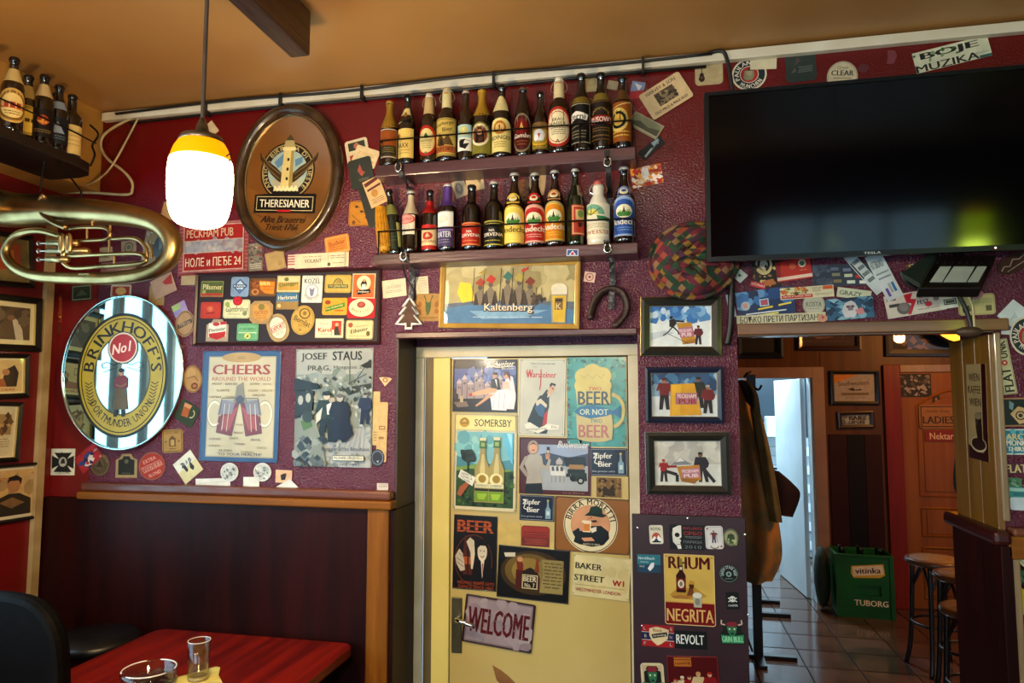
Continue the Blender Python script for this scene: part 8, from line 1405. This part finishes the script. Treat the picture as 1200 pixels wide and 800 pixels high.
cable('black cable bending down from the trunking to the television corner', [(830, 62, -.03), (846, 60, -.03), (852, 70, -.03), (856, 90, -.03), (860, 125, -.03)], .007, MBK)
cable('black cable conduit running down the column below the television', [(857, 300, -.02), (857, 340, -.02), (856, 380, -.02), (852, 404, -.02)], .011, MBK)
cable('ivory cable looping from the trunking down to the conduit in the corner', [(195, 132, -.02), (172, 134, -.02), (155, 138, -.02), (125, 155, -.02), (118, 170, -.02), (126, 186, -.02), (144, 200, -.02), (154, 212, -.02), (155, 222, -.02), (149, 228, -.02), (110, 226, -.02), (62, 225, -.02)], .006, MIV)
cable('thin ivory cable sagging towards the left edge behind the tuba', [(162, 138, -.03), (148, 165, -.035), (130, 196, -.05), (112, 212, -.06), (92, 218, -.08), (60, 215, -.1), (20, 207, -.14), (-20, 200, -.16)], .004, MIV)
cable('black floodlight cable looping under the floodlight', [(1056, 318, -.04), (1062, 330, -.04), (1076, 339, -.04), (1094, 340, -.04), (1112, 336, -.04)], .006, MBK)
cable('thick black cable hanging over the pier corner to the lintel', [(1118, 334, -.03), (1126, 350, -.03), (1134, 368, -.03), (1139, 386, -.03)], .0065, MBK)
cable('thin black cable hanging straight beside the beige cord', [(1138, 336, -.025), (1138, 352, -.025), (1141, 372, -.025), (1141, 386, -.025)], .0035, MBK)
cable('beige cord hanging between the black cables to the lintel', [(1120, 332, -.035), (1132, 342, -.035), (1139, 356, -.035), (1141, 372, -.035), (1142, 388, -.035)], .004, MIV)
# leather pouch
pz = on(1134, 389, 1, -.04)
o = MB().ball((pz.x, -.05, pz.z), .04, 14, sc=(1, .6, .42)).build('leather_pouch', mat('brown_leather', '3c2c20', '54402c', rough=.5, bump=.002, bscale=40), smooth=True); root_box(o); tag(o, 'crumpled brown leather pouch tucked on the lintel end at the cables', 'pouch')
# straps, keyrings
MWB = mat('black_webbing', '0c0c0d', '1c1c1e', rough=.5, scale=60, bump=.001)
def ribbon(label, pts, w, name='strap', cat='strap', m=MWB, buckles=()):
    P = spline([on(a, b, 1, c) for a, b, c in pts], 5); b = MB(); V = []
    for i, p in enumerate(P):
        t = (P[min(i+1, len(P)-1)]-P[max(i-1, 0)]).normalized(); s = t.cross(Vector((0, -1, 0))).normalized()*w/2; n = s.cross(t).normalized()*.0015
        V += [p-s-n, p+s-n, p+s+n, p-s+n]
    F = [(i*4+k, i*4+(k+1) % 4, i*4+4+(k+1) % 4, i*4+4+k) for i in range(len(P)-1) for k in range(4)]+[(3, 2, 1, 0), tuple(range(len(V)-4, len(V)))]
    o = empty(name, P[0], label, cat); b.add(V, F).build('webbing', m, o)
    for (px, py, d) in buckles:
        c = on(px, py, 1, d); MB().tube([c+Vector((.012*math.cos(t), -.003, .016*math.sin(t))) for t in [2*PI*i/16 for i in range(16)]], .0035, 6, closed=True).build('buckle', M_chrome, o, smooth=True)
        MB().ball(c+Vector((0, -.004, .012)), .008, 8, sc=(1, .5, 1.2)).build('clip', M_metal, o, smooth=True)
    return o
ribbon('black strap with buckle hanging from the upper shelf behind the lower right bottles', [(711, 176, -.116), (712, 190, -.118), (713, 206, -.108), (714, 232, -.02), (715, 270, -.02)], .018, buckles=[(712, 190, -.12)])
ribbon('black grey-patterned lanyard hanging from the lower shelf over the horseshoe', [(711, 281, -.118), (712, 292, -.12), (716, 302, -.06), (718, 322, -.018), (717, 340, -.016), (716, 362, -.02)], .021, 'lanyard', 'lanyard', mat('patterned_webbing', '17171a', '6c6c70', rough=.6, scale=90, lo=.5, hi=.62), buckles=[(712, 291, -.123)])
ribbon('black strap hanging from the left end of the upper shelf', [(468, 188, -.116), (469, 202, -.12), (474, 210, -.1), (479, 222, -.02), (480, 250, -.02)], .018, buckles=[(467, 196, -.122)])
ribbon('grey patterned lanyard hanging from the lower shelf to the wooden tree', [(474, 300, -.116), (476, 306, -.118), (482, 314, -.05), (483, 330, -.018), (481, 350, -.016)], .019, 'lanyard', 'lanyard', mat('patterned_webbing', '17171a', '6c6c70', rough=.6, scale=90, lo=.5, hi=.62), buckles=[(473, 300, -.121)])
for p_, q_ in (((470, 305, -.118), (484, 350, -.02)),):
    cable('thin black cord crossing the lanyard above the wooden tree', [p_, (476, 325, -.03), (484, 340, -.02), (484, 352, -.02)], .003, MBK)
# tree ornament
c, w, h, rot = MAIN.fit((481, 367, 29, 36, 0)); T_ = MAIN.matrix(c, rot, .012)
o = empty('tree_ornament', T_, 'brown fir tree ornament with thick white outline hanging under the lower shelf', 'ornament')
tree = [(0, .5), (.26, .2), (.14, .2), (.38, -.06), (.22, -.06), (.5, -.36), (.12, -.36), (.12, -.5), (-.12, -.5), (-.12, -.36), (-.5, -.36), (-.22, -.06), (-.38, -.06), (-.14, .2), (-.26, .2)]
MB().prism([(x*w*.86, y*h*.86) for x, y in tree][::-1], -.004, .0).build('tree_board', mat('dark_gingerbread', '3c1f12', '52301c', rough=.7, scale=30), o, world=False)
MB().tube([(x*w, y*h, 0) for x, y in tree], .0058, 8, closed=True).build('white_icing', mat('white_icing', 'ece8e0', rough=.5), o, smooth=True, world=False)
# horseshoe
o = empty('horseshoe', on(715, 345, 1, -.01), 'rusty black iron horseshoe hanging open end down over the column', 'horseshoe')
P = spline([on(a, b, 1, -.012) for a, b in ((692, 371), (696, 356), (704, 344), (716, 339), (728, 343), (734, 355), (732, 368), (721, 381))], 5)
MIR = mat('rusty_iron', '2a1c18', '46302a', rough=.5, metal=.4, scale=60, bump=.002, bscale=90)
b = MB(); b.tube(P, .0165, 10, flat=.6); b.build('shoe_bar', MIR, o, smooth=True)
for i in (4, 9, 14, 20, 25, 30): MB().ball(P[i]+Vector((0, -.009, 0)), .003, 6).build('nail_head', M_metal, o)
for p in (P[0], P[-1]): MB().ball(p+Vector((0, -.002, 0)), .0135, 10, sc=(1, .8, 1)).build('calkin', MIR, o, smooth=True)

# ---- shelf on the left with bottles
sl = empty('bottle_shelf', (-2.22, -1.2, 2.655), 'dark wooden shelf of bottles high on the left wall near the ceiling', 'shelf')
M = Matrix.Identity(4)
Pts = [(-2.344, -2.3), (-2.1, -2.3), (-2.1, -.36), (-2.115, -.3), (-2.15, -.265), (-2.2, -.25), (-2.344, -.25)]
MB().prism(Pts, 2.635, 2.672).build('board', wood('dark_shelf_wood', '16100c', '241a14', axis=1, coat=0), sl, bevel=.004)
MB().tube([(-2.12, -.27, 2.76), (-2.105, -.4, 2.76), (-2.105, -2.2, 2.76)], .003, 6).build('guard_wire', M_metal, sl)
MB().tube(spline([(-2.14, -.27, 2.672), (-2.13, -.262, 2.72), (-2.15, -.255, 2.76), (-2.12, -.26, 2.80), (-2.16, -.26, 2.84)], 4), .004, 6).build('wire_post', M_metal, sl)
def lb(label, px, x, h, turn, **k):
    y = on(px, 140, 0, x).y; d = (Vector((x, y, 2.8))-CAM).dot(_f)
    return bottle(label, 0, 0, 2.6725, 2*.035*FPX/d/.87, h=h, X0=x, y=y, turn=turn, group='bottles on the left shelf', **k)
rnd = lambda c1, c2: (lambda a: a.E(50, 50, 44, 44, c2).E(50, 50, 36, 36, c1).R(14, 40, 86, 58, 'b0442c').lines(26, 66, 74, 80, 2, '6a4a28'))
lb('dark bottle with large round yellow and red label, nearest on the left shelf', 13, -2.15, .27, .9, kind='long', glassc='120a06', neck=('rect', 'c8b078', .66, .84, None), lab=('oval', 'c8a860', .12, .56, 1.5), cap='2a2018', labart=rnd('e0c888', '8c6c34'))
lb('dark bottle with yellow oval label and cream neck label on the left shelf', 31, -2.2, .26, .9, kind='long', glassc='0e0906', neck=('rect', 'a89058', .64, .84, None), lab=('oval', 'a88c3c', .12, .54, 1.3), cap='2a2018', labart=lambda a: a.E(50, 50, 40, 40, 'd0b050').R(20, 44, 80, 56, '4c3c1c'))
lb('dark bottle with red star label on the left shelf', 50, -2.16, .27, .85, kind='long', glassc='0c0806', neck=('rect', 'c8b488', .68, .86, None), lab=('rect', '1c1614', .12, .5, 1.3), cap='2a2018', labart=lambda a: a.E(50, 40, 20, 18, 'a8502c').Q('d8a050', 50, 24, 56, 44, 72, 44, 58, 52, 50, 56, 42, 52, 28, 44, 44, 44).lines(20, 74, 80, 88, 2, '8c7848'))
lb('dark bottle with grey-blue label on the left shelf', 68, -2.16, .26, .8, kind='long', glassc='0c0a0a', neck=('rect', '8c98a8', .62, .74, None), lab=('rect', '1c242c', .12, .5, 1.3), cap='2a2018', labart=lambda a: a.Q('8c98a8', 50, 16, 76, 60, 24, 60).lines(20, 70, 80, 88, 2, '6c7888'))
lb('dark bottle with plain cream label, last at the rounded end of the left shelf', 84, -2.16, .25, .8, kind='straight', glassc='0e0a08', lab=('rect', 'd0b87c', .06, .5, 1.3), cap='2a2018', labart=lambda a: a.lines(14, 20, 86, 80, 4, 'b89c60'))
lb('bottle with cream patch label behind the red star bottle', 66, -2.28, .29, .8, kind='long', glassc='0e0a08', lab=('rect', 'b89c60', .5, .64, 1.1), cap='2a2018')
lb('bottle behind the yellow oval one on the left shelf', 30, -2.28, .29, .8, kind='long', glassc='140c08', lab=('rect', 'a88c50', .5, .66, 1.1), cap='2a2018')
